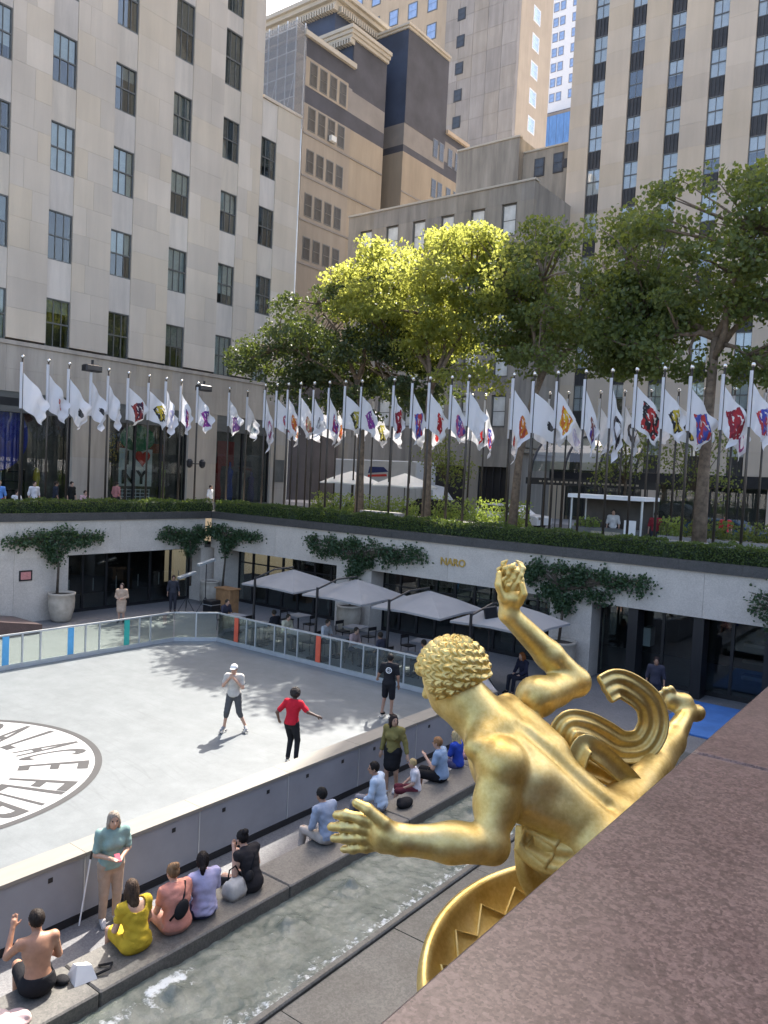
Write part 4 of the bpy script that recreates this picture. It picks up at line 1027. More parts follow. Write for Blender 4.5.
def dark_building():
    b = wthing('dark_brick_block', (-56, 58, GZ), 'old tan and dark clad brick block with cornices, wrapped in scaffold, behind left building', 'building')
    X = -50.56
    bands = [(GZ, 16.0, 'purple_clad'), (16.0, 40.0, 'tan_brick'), (40.0, 41.5, 'purple_clad'), (41.5, 43.75, 'grey_clad'), (43.75, 45.7, 'purple_clad')]  # lowest band: dark shopfronts, with street canyon shade put into the colour
    for z0, z1, mt in bands:
        MB().box(X - 14, X, 51.86, 58.4, z0, z1).obj('wall_band', M[mt], b)
    for z0, z1, mt in [(GZ, 16.0, 'purple_clad'), (16.0, 40.0, 'tan_brick'), (40.0, 41.5, 'purple_clad'), (41.5, 43.6, 'grey_clad'), (43.6, 48.4, 'purple_clad')]:  # lowest band again coloured dark for the canyon shade
        MB().box(X - 14, X - .02, 58.4, 63.6, z0, z1).obj('wall_band', M[mt], b)
    MB().box(X - .01, X + .02, 51.9, 57.8, 41.5, 44.05).obj('window_bay', M['tan_brick'], b)
    block('cornice', M['cornice'], b, X - 14, X + .3, 51.5, 58.6, 45.7, 46.15)
    for dz, o in ((48.4, .2), (48.75, .35), (49.1, .5)): block('cornice', M['cornice'], b, X - 14, X + o, 58.0 - o, 63.6 + o * .3, dz, dz + .34)
    for k in range(16): block('modillion', M['cornice'], b, X - 5 + k * .33, X - 4.85 + k * .33, 57.7, 58.38, 47.9, 48.38)
    # dark blue end of upper tier
    MB().box(X - 5, X - .1, 58.33, 58.399, 45.7, 48.38).obj('end_cladding', M['navy_clad'], b)
    # third tier
    MB().box(-66, -54.65, 60, 72, 45, 53.6).obj('upper_tier', M['navy_clad'], b)
    for dz, o in ((53.6, .3), (54.05, .7), (54.5, 1.0)): block('cornice', M['cornice'], b, -66, -54.65 + o, 60 - o, 72, dz, dz + .44)
    for k in range(34): block('dentil', M['cornice'], b, -66 + .35 * k, -65.8 + .35 * k, 59.35, 59.99, 53.0, 53.58)
    for k in range(34): block('dentil', M['cornice'], b, -54.64, -54.0, 60.2 + .35 * k, 60.4 + .35 * k, 53.0, 53.58)
    # second mass
    for z0, z1, mt in [(GZ, 40.6, 'tan_brick'), (40.6, 41.3, 'purple_clad'), (41.3, 43.5, 'grey_clad'), (43.5, 53.0, 'navy_clad')]:
        MB().box(-60, -50.0, 66.2, 73.9, z0, z1).obj('wall_band', M[mt], b)
    MB().box(-50.0, -49.97, 66.22, 73.9, 43.5, 52.9).obj('tarred_wall', M['purple_clad'], b)
    for z0, z1, mt in [(GZ, 40.6, 'tan_brick'), (40.6, 42.2, 'purple_clad'), (42.2, 44.4, 'grey_clad'), (44.4, 45.2, 'purple_clad')]:
        MB().box(-60, -50.02, 73.9, 78.4, z0, z1).obj('wall_band', M[mt], b)
    block('cornice', M['gold_tint_stone'], b, -60, -49.7, 73.95, 78.6, 45.2, 45.6)
    for dz, o in ((53.0, .15), (53.25, .3)): block('cornice', M['cornice'], b, -60, -50 + o, 66.2 - o, 73.9, dz, dz + .24)
    block('recess_wall', M['navy_clad'], b, -60, -53.5, 63.6, 66.2, GZ, 47)
    for k in range(4): block('light_ledge', M['white_paint'], b, -53.5, -52.6, 63.7, 64.6, 33.4 + 3.7 * k, 33.9 + 3.7 * k)
    # windows: four to a floor
    for fz, n in ((41.7, 0), (37.75, 1), (34.0, 2), (30.1, 3), (26.2, 4)):
        for yy in (52.45, 53.8, 55.17, 56.55):
            far_window(b, 'x', X + (.02 if fz > 41 else 0), yy, fz, 1.0, 2.1, M['far_pane'], M['bronze'])
            if n in (1, 2) and random.random() < .35: block('air_conditioner', M['blind'], b, X + .04, X + .4, yy + .15, yy + .85, fz + .05, fz + .55)
        if n: block('string_course', M['grey_clad'], b, X - .1, X + .06, 51.9, 63.55, fz - .45, fz - .3); block('string_course', M['grey_clad'], b, -50.1, -49.95, 66.25, 78.3, fz - 1.3, fz - 1.15)
    for yy in (71.6, 73.1, 74.6, 76.1):
        far_window(b, 'x', -50.0 if yy < 73.9 else -50.02, yy if not (72.9 < yy < 73.9) else 72.8, 41.9, .95, 2.0, M['far_pane'], M['bronze'])
        far_window(b, 'x', -50.0 if yy < 73.9 else -50.02, yy if not (72.9 < yy < 73.9) else 72.8, 37.6, .95, 2.0, M['far_pane'], M['bronze'])
    sc = wthing('scaffold', (-53, 51.2, GZ), 'grey tube scaffold with netting on the old block beside the left building', 'scaffold')
    for i in range(7):
        for yy in (50.6, 51.7): MB().cyl((-57.5 + i * 1.15, yy, GZ), (-57.5 + i * 1.15, yy, 46.8), .05, n=6).obj('standard', M['alu'], sc)
    for k in range(9):
        z = 30 + k * 2.0
        MB().cyl((-57.6, 50.6, z), (-50.5, 50.6, z), .045, n=6).obj('ledger', M['alu'], sc)
        block('deck', M['grey_clad'], sc, -57.6, -50.6, 50.6, 51.7, z - .1, z - .05)
    for k in range(6): MB().cyl((-57.5 + k * 1.15, 50.58, 34 + (k % 2) * 4), (-56.35 + k * 1.15, 50.58, 38 + (k % 2) * 4), .035, n=5).obj('brace', M['alu'], sc)
    m, t, p = newmat('debris_netting'); out = t.nodes['Material Output']; tr = N(t, 'ShaderNodeBsdfTransparent'); mx = N(t, 'ShaderNodeMixShader'); mx.inputs[0].default_value = .38
    p.inputs['Base Color'].default_value = (.28, .28, .28, 1); t.links.new(tr.outputs[0], mx.inputs[1]); t.links.new(p.outputs[0], mx.inputs[2]); t.links.new(mx.outputs[0], out.inputs[0])
    MB().box(-57.6, -50.45, 50.50, 50.515, 37.5, 46.5).box(-50.46, -50.44, 50.52, 51.8, 37.5, 46.5).obj('netting', m, sc)

def tall_buildings():
    b = wthing('tall_warm_tower', (-85, 135, GZ), 'tall stepped tower with grey gable and warm golden side, far behind', 'building')
    MB().box(-95, -76.5, 137, 150.3, GZ, 122).obj('main_shaft', M['gold_tint_stone'], b)
    MB().box(-93.3, -76.52, 136.0, 136.98, GZ, 122).obj('gable', M['grey_stone'], b)
    r = random.Random(2)
    for i in range(12):
        for j in range(5):
            x0 = -93.2 + j * 3.34; z0 = 62 + i * 4.2
            block('gable_panel', M['grey_stone'], b, x0 + .02, x0 + 3.3, 135.93, 135.99, z0 + .02, z0 + 4.18)
    MB().box(-130, -96, 140, 160, GZ, 130).obj('west_shaft', M['gold_tint_stone'], b)
    for k in range(9):
        z = 66 + k * 5.35
        far_window(b, 'x', -76.5, 142.0, z, 3.0, 3.1, M['sky_tint_pane'], M['blind_white'])
        far_window(b, 'y', -90.4, 135.9, z + 1, 1.9, 2.4, M['far_pane'], M['spandrel'])
    for k in range(7):
        for j in range(6): far_window(b, 'y', -127 + j * 5.2, 140, 82 + k * 6.0, 2.6, 3.5, M['sky_tint_pane'], M['bronze'])
    w = wthing('white_tower', (-120, 245, GZ), 'distant white tower with paired windows in the gap beside the pier tower', 'building')
    MB().box(-128, -108, 245, 265, GZ, 190).obj('shaft', M['white_brick'], w)
    for k in range(10):
        for j in range(4): far_window(w, 'y', -124.4 + j * 3.4 + (.0 if j % 2 == 0 else -1.0), 245, 134.5 + k * 4.95, 2.0, 3.0, M['sky_tint_pane'], M['grey_clad'])
    MB().box(-127, -109, 244.4, 244.95, 100, 131).obj('lower_band', M['navy_clad'], w)
    g = wthing('glass_storey_block', (-116, 235, GZ), 'blue glass topped block below the distant white tower', 'building')
    MB().box(-124, -100, 236, 242, GZ, 126.5).obj('shaft', M['grey_clad'], g)
    for k in range(6): block('glass_panel', plain('sky_blue_glass', (.10, .22, .45), .1, var=.2) if k == 0 else bpy.data.materials['sky_blue_glass'], g, -124 + k * 2.5, -121.6 + k * 2.5, 235.9, 235.99, 116, 125.5)
left_building(); tower(); low_block(); dark_building(); tall_buildings()

TREES = [
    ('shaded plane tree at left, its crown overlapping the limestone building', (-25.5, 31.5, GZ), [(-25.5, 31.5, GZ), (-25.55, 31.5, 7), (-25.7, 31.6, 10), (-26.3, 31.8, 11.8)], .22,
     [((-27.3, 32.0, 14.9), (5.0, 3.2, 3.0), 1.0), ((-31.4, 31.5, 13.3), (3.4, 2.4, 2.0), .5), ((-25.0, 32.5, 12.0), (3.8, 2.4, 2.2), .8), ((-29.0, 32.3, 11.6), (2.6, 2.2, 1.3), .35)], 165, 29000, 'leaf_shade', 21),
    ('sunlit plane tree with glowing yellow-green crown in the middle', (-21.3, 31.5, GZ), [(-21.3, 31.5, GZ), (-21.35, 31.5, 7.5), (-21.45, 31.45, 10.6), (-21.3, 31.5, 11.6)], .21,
     [((-22.4, 31.6, 16.4), (5.0, 3.4, 2.9), 1.0), ((-19.0, 31.0, 15.9), (2.8, 2.6, 3.0), .5), ((-24.9, 31.2, 16.2), (2.2, 2.2, 2.0), .3), ((-18.6, 30.6, 11.9), (2.0, 1.4, .8), .14), ((-22.6, 32, 13.6), (3.4, 2.4, 1.4), .4)], 145, 28000, 'leaf_sunlit', 22),
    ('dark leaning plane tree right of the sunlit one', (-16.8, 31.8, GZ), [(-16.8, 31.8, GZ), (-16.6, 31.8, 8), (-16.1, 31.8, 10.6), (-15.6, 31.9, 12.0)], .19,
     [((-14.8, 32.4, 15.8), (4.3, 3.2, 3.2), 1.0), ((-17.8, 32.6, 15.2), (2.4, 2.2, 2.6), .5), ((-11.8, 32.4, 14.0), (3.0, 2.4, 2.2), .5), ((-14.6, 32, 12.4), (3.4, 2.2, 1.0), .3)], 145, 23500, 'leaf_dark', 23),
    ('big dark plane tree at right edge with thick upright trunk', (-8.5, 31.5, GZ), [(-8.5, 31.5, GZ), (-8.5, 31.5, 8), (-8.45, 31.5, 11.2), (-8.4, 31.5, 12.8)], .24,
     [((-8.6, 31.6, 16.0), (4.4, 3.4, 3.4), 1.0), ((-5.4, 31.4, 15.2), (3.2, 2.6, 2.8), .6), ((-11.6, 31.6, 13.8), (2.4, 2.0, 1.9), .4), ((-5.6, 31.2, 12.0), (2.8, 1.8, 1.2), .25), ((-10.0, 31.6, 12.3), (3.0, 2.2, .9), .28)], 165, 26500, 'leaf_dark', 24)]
for lab, base, tp, tr_, cr, nc, lv, mt, sd in TREES:
    tree(lab, base, tp, tr_, [(c, r_, w_, w_) for c, r_, w_ in cr], nc, lv, M[mt], sd)
# slim young trees behind the back row of poles
for (x, y, h, lab) in ((-24.2, 37.5, 5.2, 'slender street tree beside the post van'), (-14.0, 38.0, 5.8, 'slender street tree over the glass entrance canopy'), (-10.4, 37.2, 5.4, 'slender street tree left of the thick trunk')):
    rng = np.random.default_rng(int(-x * 10))
    t = wthing('young_tree', (x, y, GZ), lab, 'tree', 'young street trees')
    m = MB(); m.tube([(x, y, GZ), (x + .1, y, GZ + h * .5), (x - .1, y, GZ + h)], [.09, .07, .03], 7)
    P = []
    for k in range(16):
        a = rng.uniform(0, 6.28); q = np.array([x + math.cos(a) * rng.uniform(.3, 1.5), y + math.sin(a) * rng.uniform(.2, 1.0), GZ + h * rng.uniform(.55, 1.05)])
        m.tube([(x, y, GZ + h * .5), tuple(q)], [.03, .01], 5); P.append(q + rng.normal(0, .38, (70, 3)))
    m.obj('branches', M['bark_dark'], t, True); leaf_cards('crown', np.concatenate(P), .15, M['leaf_dark'], t, rng)

hedge_run((-31.6, 27.42), (4.0, 27.42), .62, .62, 4.55, 'long clipped box hedge above the restaurant wall of the court', 1000, 5)
hedge_run((-32.05, -4), (-32.05, 27.1), .62, .60, 4.55, 'clipped box hedge above the shaded side wall of the court', 800, 6)

vine('dark spreading shrub over the pot by the wide doorway', 'x', -31.58, 18.25, 1.15, 16.1, 20.4, 3.45, .85, 2600, 31)
vine('shrub trained round the inner corner of the court, side wall half', 'x', -31.58, 25.4, .9, 23.6, 26.85, 3.45, .85, 2000, 32)
vine('shrub trained round the inner corner of the court, restaurant wall half', 'y', 26.88, -30.2, .9, -31.4, -27.9, 3.5, .85, 2200, 33)
vine('wide climbing shrub on the pale wall between the grey umbrellas', 'y', 26.88, -21.8, 1.0, -24.5, -18.1, 3.45, 1.3, 3800, 34)
vine('thick climbing shrub beside the raised golden hand', 'y', 26.88, -11.85, 1.1, -13.5, -8.7, 3.4, 1.35, 3800, 35)
vine('sparse climbing shrub at the right edge of the wall', 'y', 26.88, -4.6, 1.1, -5.6, -3.2, 3.4, 1.3, 700, 36)
pot('stone_pot', 'tall pale stoneware pot by the wide doorway', -31.0, 18.3, 0, 1.25, .55)
pot('stone_pot', 'stoneware pot in the inner corner of the court', -30.6, 26.1, .0, 1.2, .5)
pot('stone_pot', 'stoneware pot between the grey umbrellas', -21.6, 26.3, 0, 1.2, .55)
pot('stone_pot', 'tall stoneware pot below the shrub beside the golden arm', -11.7, 26.3, 0, 1.3, .6)
# ------------------------------------------------------------------ flagpoles and flags
FT = 11.33
def pole_master():
    p = thing('flagpole', (0, 0, 0))
    MB().cyl((0, 0, 0), (0, 0, FT - GZ - .12), .055, .04, 8).obj('shaft', M['steel_dark'], p, True)
    MB().lathe([(.14, 0), (.14, .04), (.07, .08), (.055, .2)], (0, 0, 0), 10).obj('base_plate', M['steel_dark'], p)
    MB().ball((0, 0, FT - GZ - .06), .085, 10, 7).obj('finial', M['finial'], p, True)
    return p
_pm = pole_master(); _pm_used = [False]

def flag_mesh(seed, L=1.6, H=1.5, droop=.85, amp=.11):
    """cloth hanging from the hoist (local z axis, top at 0), fly along +x, folds along y"""
    r = np.random.default_rng(seed); nu, nv = 26, 18
    u = np.linspace(0, 1, nu)[:, None]; v = np.linspace(0, 1, nv)[None, :]
    ph = r.uniform(0, 6.28); k1 = r.uniform(1.2, 2.0); dr = droop * r.uniform(.8, 1.15); sp = r.uniform(.62, .86)
    # the fly falls: the cloth hangs in a slant from the hoist, its free corner lowest
    kind = seed % 4
    sx = (r.uniform(.60, .80), r.uniform(.38, .52), r.uniform(.72, .92), r.uniform(.5, .68))[kind]; fall = dr * (r.uniform(1.3, 1.6), r.uniform(1.6, 1.9), r.uniform(1.15, 1.35), r.uniform(1.4, 1.7))[kind]
    fold = (.9, 2.0, .8, 1.4)[kind]
    x = L * sx * (u - .07 * fold * np.sin(2 * np.pi * (k1 * u + .3 * v) + ph) * u) * (1 - (.22, .5, .1, .35)[kind] * v * u) * (1 - .18 * u)
    z = -H * v * (1 - .45 * u) - fall * u ** (.92 + .12 * (kind == 2)) * (1 + .18 * v) + .07 * np.sin(7 * u + ph) * u
    y = amp * fold * np.sin(2 * np.pi * (k1 * u + .35 * v) + ph) * (u ** .6) * (.5 + .7 * v) + .06 * np.sin(11 * u + 5 * v + ph * 2) * u
    c = r.uniform(-.6, .7); y = y + c * u * v ** 2 * .8; x = x - abs(c) * .6 * u * v ** 2 + .05 * np.sin(14 * v + ph) * u; z = z + abs(c) * .25 * u * v ** 3
    x = x + 0 * v; V = np.stack([x + .045, y + 0 * x, z + 0 * x], -1).reshape(-1, 3)
    I = np.arange(nu * nv).reshape(nu, nv)
    Q = np.stack([I[:-1, :-1], I[1:, :-1], I[1:, 1:], I[:-1, 1:]], -1).reshape(-1, 4)
    me = np_mesh('flag', V, Q, None, True, None, False)
    uvl = me.uv_layers.new(name='UVMap'); li = np.empty(len(me.loops), np.int32); me.loops.foreach_get('vertex_index', li)
    UV = np.stack([np.repeat(u[:, 0], nv), 1 - np.tile(v[0], nu)], -1)[li]; uvl.data.foreach_set('uv', UV.astype(np.float32).ravel())
    return me

_sleeve = MB().cyl((-.03, -.012, -1.5), (-.03, -.012, .42), .062, .062, 8).mesh('sleeve')
PLAIN = flag_mat('flag_cloth_plain', None, None, None)
_sleeve.materials.append(PLAIN)
K = (.03, .03, .035); EMB = {
    'plain': (None, K, K), 'red': ('figure', (.5, .03, .03), (.35, .02, .03)), 'smallred': ('circle', (.5, .05, .04), (.4, .02, .02)), 'smallblack': ('circle', K, (.1, .1, .1)),
    'dark': ('diamond', (.06, .03, .06), (.3, .05, .05)), 'yellowblack': ('diamond', (.55, .42, .04), K), 'lilac': ('circle', (.45, .42, .6), (.6, .6, .75)),
    'redpurple': ('square', (.4, .04, .08), (.15, .05, .25)), 'purple': ('diamond', (.14, .05, .25), (.3, .06, .3)), 'purplediamond': ('diamond', (.15, .08, .25), (.25, .12, .3)),
    'greyteal': ('circle', (.15, .2, .24), (.35, .4, .42)), 'pinkring': ('ring', (.45, .12, .25), (.3, .08, .2)), 'purplering': ('ring', (.2, .08, .25), (.45, .1, .12)),
    'orange': ('circle', (.62, .22, .03), (.45, .08, .05)), 'beige': ('circle', (.5, .38, .22), (.4, .15, .12)), 'greymarks': ('circle', (.18, .18, .2), (.6, .6, .6)),
    'bluepink': ('circle', (.08, .08, .35), (.5, .12, .25)), 'redblue': ('diamond', (.5, .06, .06), (.07, .1, .4)), 'orangeyellow': ('square', (.7, .45, .04), (.6, .16, .03)),
    'brownpurple': ('figure', (.25, .10, .08), (.1, .05, .25)), 'roundel': ('ring', K, (.12, .1, .1)), 'shield': ('square', (.45, .04, .04), K), 'yellowgreen': ('diamond', (.45, .4, .08), (.06, .06, .04)),
    'darkred': ('diamond', (.38, .03, .04), (.25, .03, .05)), 'bluered': ('diamond', (.06, .08, .38), (.5, .06, .06))}
SIZES = {'smallred': .14, 'smallblack': .12, 'shield': .34, 'orangeyellow': .30, 'darkred': .34, 'redblue': .32, 'roundel': .34, 'greymarks': .2, 'dark': .3, 'bluepink': .32, 'redpurple': .26}
EM = {k: (PLAIN if s is None else flag_mat('flag_cloth_' + k, s, c1, c2, SIZES.get(k, .27), .55, .48)) for k, (s, c1, c2) in EMB.items()}
WORDS = {'plain': 'no emblem showing', 'red': 'a red figure', 'smallred': 'a small red emblem', 'smallblack': 'a small black emblem', 'dark': 'a dark emblem', 'yellowblack': 'a yellow and black emblem', 'lilac': 'a faint lilac emblem',
         'redpurple': 'a red and purple square', 'purple': 'a purple emblem', 'purplediamond': 'a purple diamond', 'greyteal': 'a grey-teal emblem', 'pinkring': 'a pink ring', 'purplering': 'a purple ring', 'orange': 'an orange emblem', 'beige': 'a beige emblem',
         'greymarks': 'small grey marks', 'bluepink': 'a blue and pink emblem', 'redblue': 'a red and blue emblem', 'orangeyellow': 'an orange and yellow square', 'brownpurple': 'a brown and purple figure', 'roundel': 'a black roundel', 'shield': 'a red and black shield',
         'yellowgreen': 'a yellow-green emblem', 'darkred': 'a large dark red emblem', 'bluered': 'a blue and red emblem'}
_fl = [flag_mesh(100 + k) for k in range(17)]
_flc = {}
fcount = [0]
def put_pole(x, y, z, rz, emb, row, idx, top=FT):
    if not _pm_used[0]: p = _pm; _pm_used[0] = True
    else: p = copy_tree(_pm)
    p.location = (x, y, z); p.scale = (1, 1, (top - z) / (FT - GZ))
    tag(p, f'slim dark flagpole with ball top, {ORD[idx]} from left in the {row}', 'flagpole', 'flagpoles of the ' + row)
    if emb is None: return
    k = (fcount[0] * 5 + idx * 3) % 17; fcount[0] += 1
    if (k, emb) not in _flc:
        me = _fl[k].copy(); me.materials.clear(); me.materials.append(EM[emb]); _flc[(k, emb)] = me
    f = thing('flag', (x, y, top - .66 - U(0, .15)), f'white flag with {WORDS[emb]}, {ORD[idx]} left in {row}', 'flag', 'flags of the ' + row, rz + U(-.5, .5))
    o = bpy.data.objects.new('cloth', _flc[(k, emb)]); COL.objects.link(o); o.parent = f
    s = bpy.data.objects.new('sleeve', _sleeve); COL.objects.link(s); s.parent = f
    sc = U(.94, 1.08); f.scale = (sc, sc, sc)

LE = ['plain', 'smallred', 'smallblack', 'smallblack', 'plain', 'dark', 'yellowblack', 'lilac', 'redpurple', 'purple', 'purplediamond', 'greyteal']
LY = [17.37, 18.55, 19.54, 20.65, 21.54, 22.63, 23.81, 24.84, 25.78, 26.85, 29.03, 30.36]
for i, (y, e) in enumerate(zip(LY, LE)): put_pole(-33.0, y, GZ, rad(62), e, 'row by the limestone building', i)
for i, y in enumerate((14.1, 15.2, 16.3)): pass
RX = [-29.6, -28.75, -27.95, -27.1, -26.19, -25.2, -24.19, -23.19, -21.32, -20.28, -19.37, -18.24, -17.39, -15.28, -14.37, -13.36, -12.21, -11.17, -10.25, -9.24, -8.3, -7.21, -6.31, -5.3, -4.3]
RE = ['pinkring', 'purplering', 'orange', 'beige', 'greymarks', 'redpurple', 'yellowgreen', 'purple', 'darkred', 'redblue', 'red', 'bluepink', 'plain', 'orange', 'smallblack', 'orangeyellow', 'brownpurple', 'roundel', 'shield', 'yellowblack', 'redblue', 'darkred', 'bluered', 'red', 'plain']
for i, (x, e) in enumerate(zip(RX, RE)): put_pole(x, 28.45, GZ, rad(12), e, 'row above restaurant wall', i)
BX = [-33.9, -32.65, -31.5, -30.33, -28.88, -27.6, -26.3, -24.9, -23.6, -22.4, -21.14, -20.34, -18.9, -17.6, -16.8, -15.84, -14.25, -13.1, -11.9, -10.7, -9.6, -8.4, -7.2, -6.0]
BE = ['beige', 'plain', 'plain', 'orange', 'plain', 'yellowgreen', 'plain', 'plain', 'smallred', 'plain', 'red', 'bluered', 'smallred', 'plain', 'plain', 'lilac', 'plain', 'roundel', 'plain', 'yellowblack', 'plain', 'pinkring', 'redpurple', 'plain']
for i, (x, e) in enumerate(zip(BX, BE)): put_pole(x, 35.0, GZ, rad(10), e, 'row along the street', i)
# floodlights and lanterns on poles
for (x, y, z, lab) in ((-33.0, 20.68, 11.25, 'twin black floodlight head atop the pole before the first pier'), (-33.0, 27.25, 11.1, 'single black floodlight head on the pole near the corner')):
    f = wthing('floodlight', (x, y, z), lab, 'floodlight')
    MB().bbox(x - .25, x + .2, y - .42, y + .42, z - .18, z + .12, .05).obj('housing', M['black'], f)
    MB().box(x + .2, x + .22, y - .36, y + .36, z - .14, z + .08).obj('lens', M['dim_room'], f)
    MB().cyl((x, y, z + .1), (x, y, z + .35), .06).obj('mount', M['black'], f)
ln = wthing('twin_lantern', (-32.95, 26.85, 7.05), 'black twin lantern bracket halfway up a pole', 'lantern')
MB().cyl((-32.95, 26.4, 7.05), (-32.95, 27.3, 7.05), .03, n=6).obj('arm', M['black'], ln)
for dy in (-.42, .42): MB().lathe([(.06, -.22), (.15, -.12), (.17, .12), (.08, .24)], (-32.95, 26.85 + dy, 7.05), 8).obj('lamp', M['black'], ln)
# ------------------------------------------------------------------ people
def basis(up, fwd):
    up = np.array(up, float); up /= np.linalg.norm(up); fwd = np.array(fwd, float); fwd = fwd - up * (fwd @ up); fwd /= np.linalg.norm(fwd)
    return np.stack([np.cross(fwd, up), fwd, up], 1)

def pose(kind='stand', lean=0.0, **kw):
    """joint table in metres, facing +y, feet or bench foot level at z = 0"""
    if kind == 'stand':
        J = dict(pelvis=(0, 0, .95), waist=(0, .0, 1.10), chest=(0, 0, 1.30), neck=(0, 0, 1.47), head=(0, .03, 1.62),
                 shl=(-.18, 0, 1.42), shr=(.18, 0, 1.42), ell=(-.25, -.03, 1.14), elr=(.25, -.03, 1.14), wrl=(-.26, .06, .90), wrr=(.26, .06, .90),
                 hpl=(-.09, 0, .92), hpr=(.09, 0, .92), knl=(-.10, .02, .50), knr=(.10, .02, .50), anl=(-.10, -.03, .09), anr=(.10, -.03, .09), tol=(-.12, .14, .03), tor=(.12, .14, .03))
    else:
        J = dict(pelvis=(0, 0, .57), waist=(0, .0, .71), chest=(0, .02, .92), neck=(0, .05, 1.09), head=(0, .09, 1.24),
                 shl=(-.18, .03, 1.04), shr=(.18, .03, 1.04), ell=(-.25, .10, .78), elr=(.25, .10, .78), wrl=(-.14, .30, .66), wrr=(.14, .30, .66),
                 hpl=(-.10, .03, .55), hpr=(.10, .03, .55), knl=(-.13, .49, .55), knr=(.13, .49, .55), anl=(-.13, .54, .09), anr=(.13, .54, .09), tol=(-.14, .70, .03), tor=(.14, .70, .03))
    J = {k: np.array(v, float) for k, v in J.items()}
    if lean:
        c, s_ = math.cos(lean), math.sin(lean); o = J['pelvis']
        for k in ('waist', 'chest', 'neck', 'head', 'shl', 'shr', 'ell', 'elr', 'wrl', 'wrr'):
            d = J[k] - o; J[k] = o + np.array([d[0], d[1] * c + d[2] * s_, d[2] * c - d[1] * s_])
    for k, v in kw.items(): J[k] = np.array(v, float)
    return J

def folds(J, amp=.006, seed=0):
    r = np.random.default_rng(seed); a = r.uniform(0, 6.28, 6); c = J['waist']
    def f(V):
        d = V - c; d[:, 2] *= .3; n = d / (np.linalg.norm(d, axis=1)[:, None] + 1e-6)
        w = np.sin(52 * V[:, 2] + 18 * V[:, 0] + 5 * np.sin(9 * V[:, 1] + a[0]) + a[1]) + .8 * np.sin(38 * V[:, 0] - 30 * V[:, 2] + 4 * np.sin(12 * V[:, 2] + a[2]) + a[3]) + .6 * np.sin(70 * V[:, 1] + 25 * V[:, 2] + a[4])
        return V + n * (amp * w * (.5 + .5 * np.sin(7 * V[:, 2] + 6 * V[:, 0] + a[5])))[:, None]
    return f

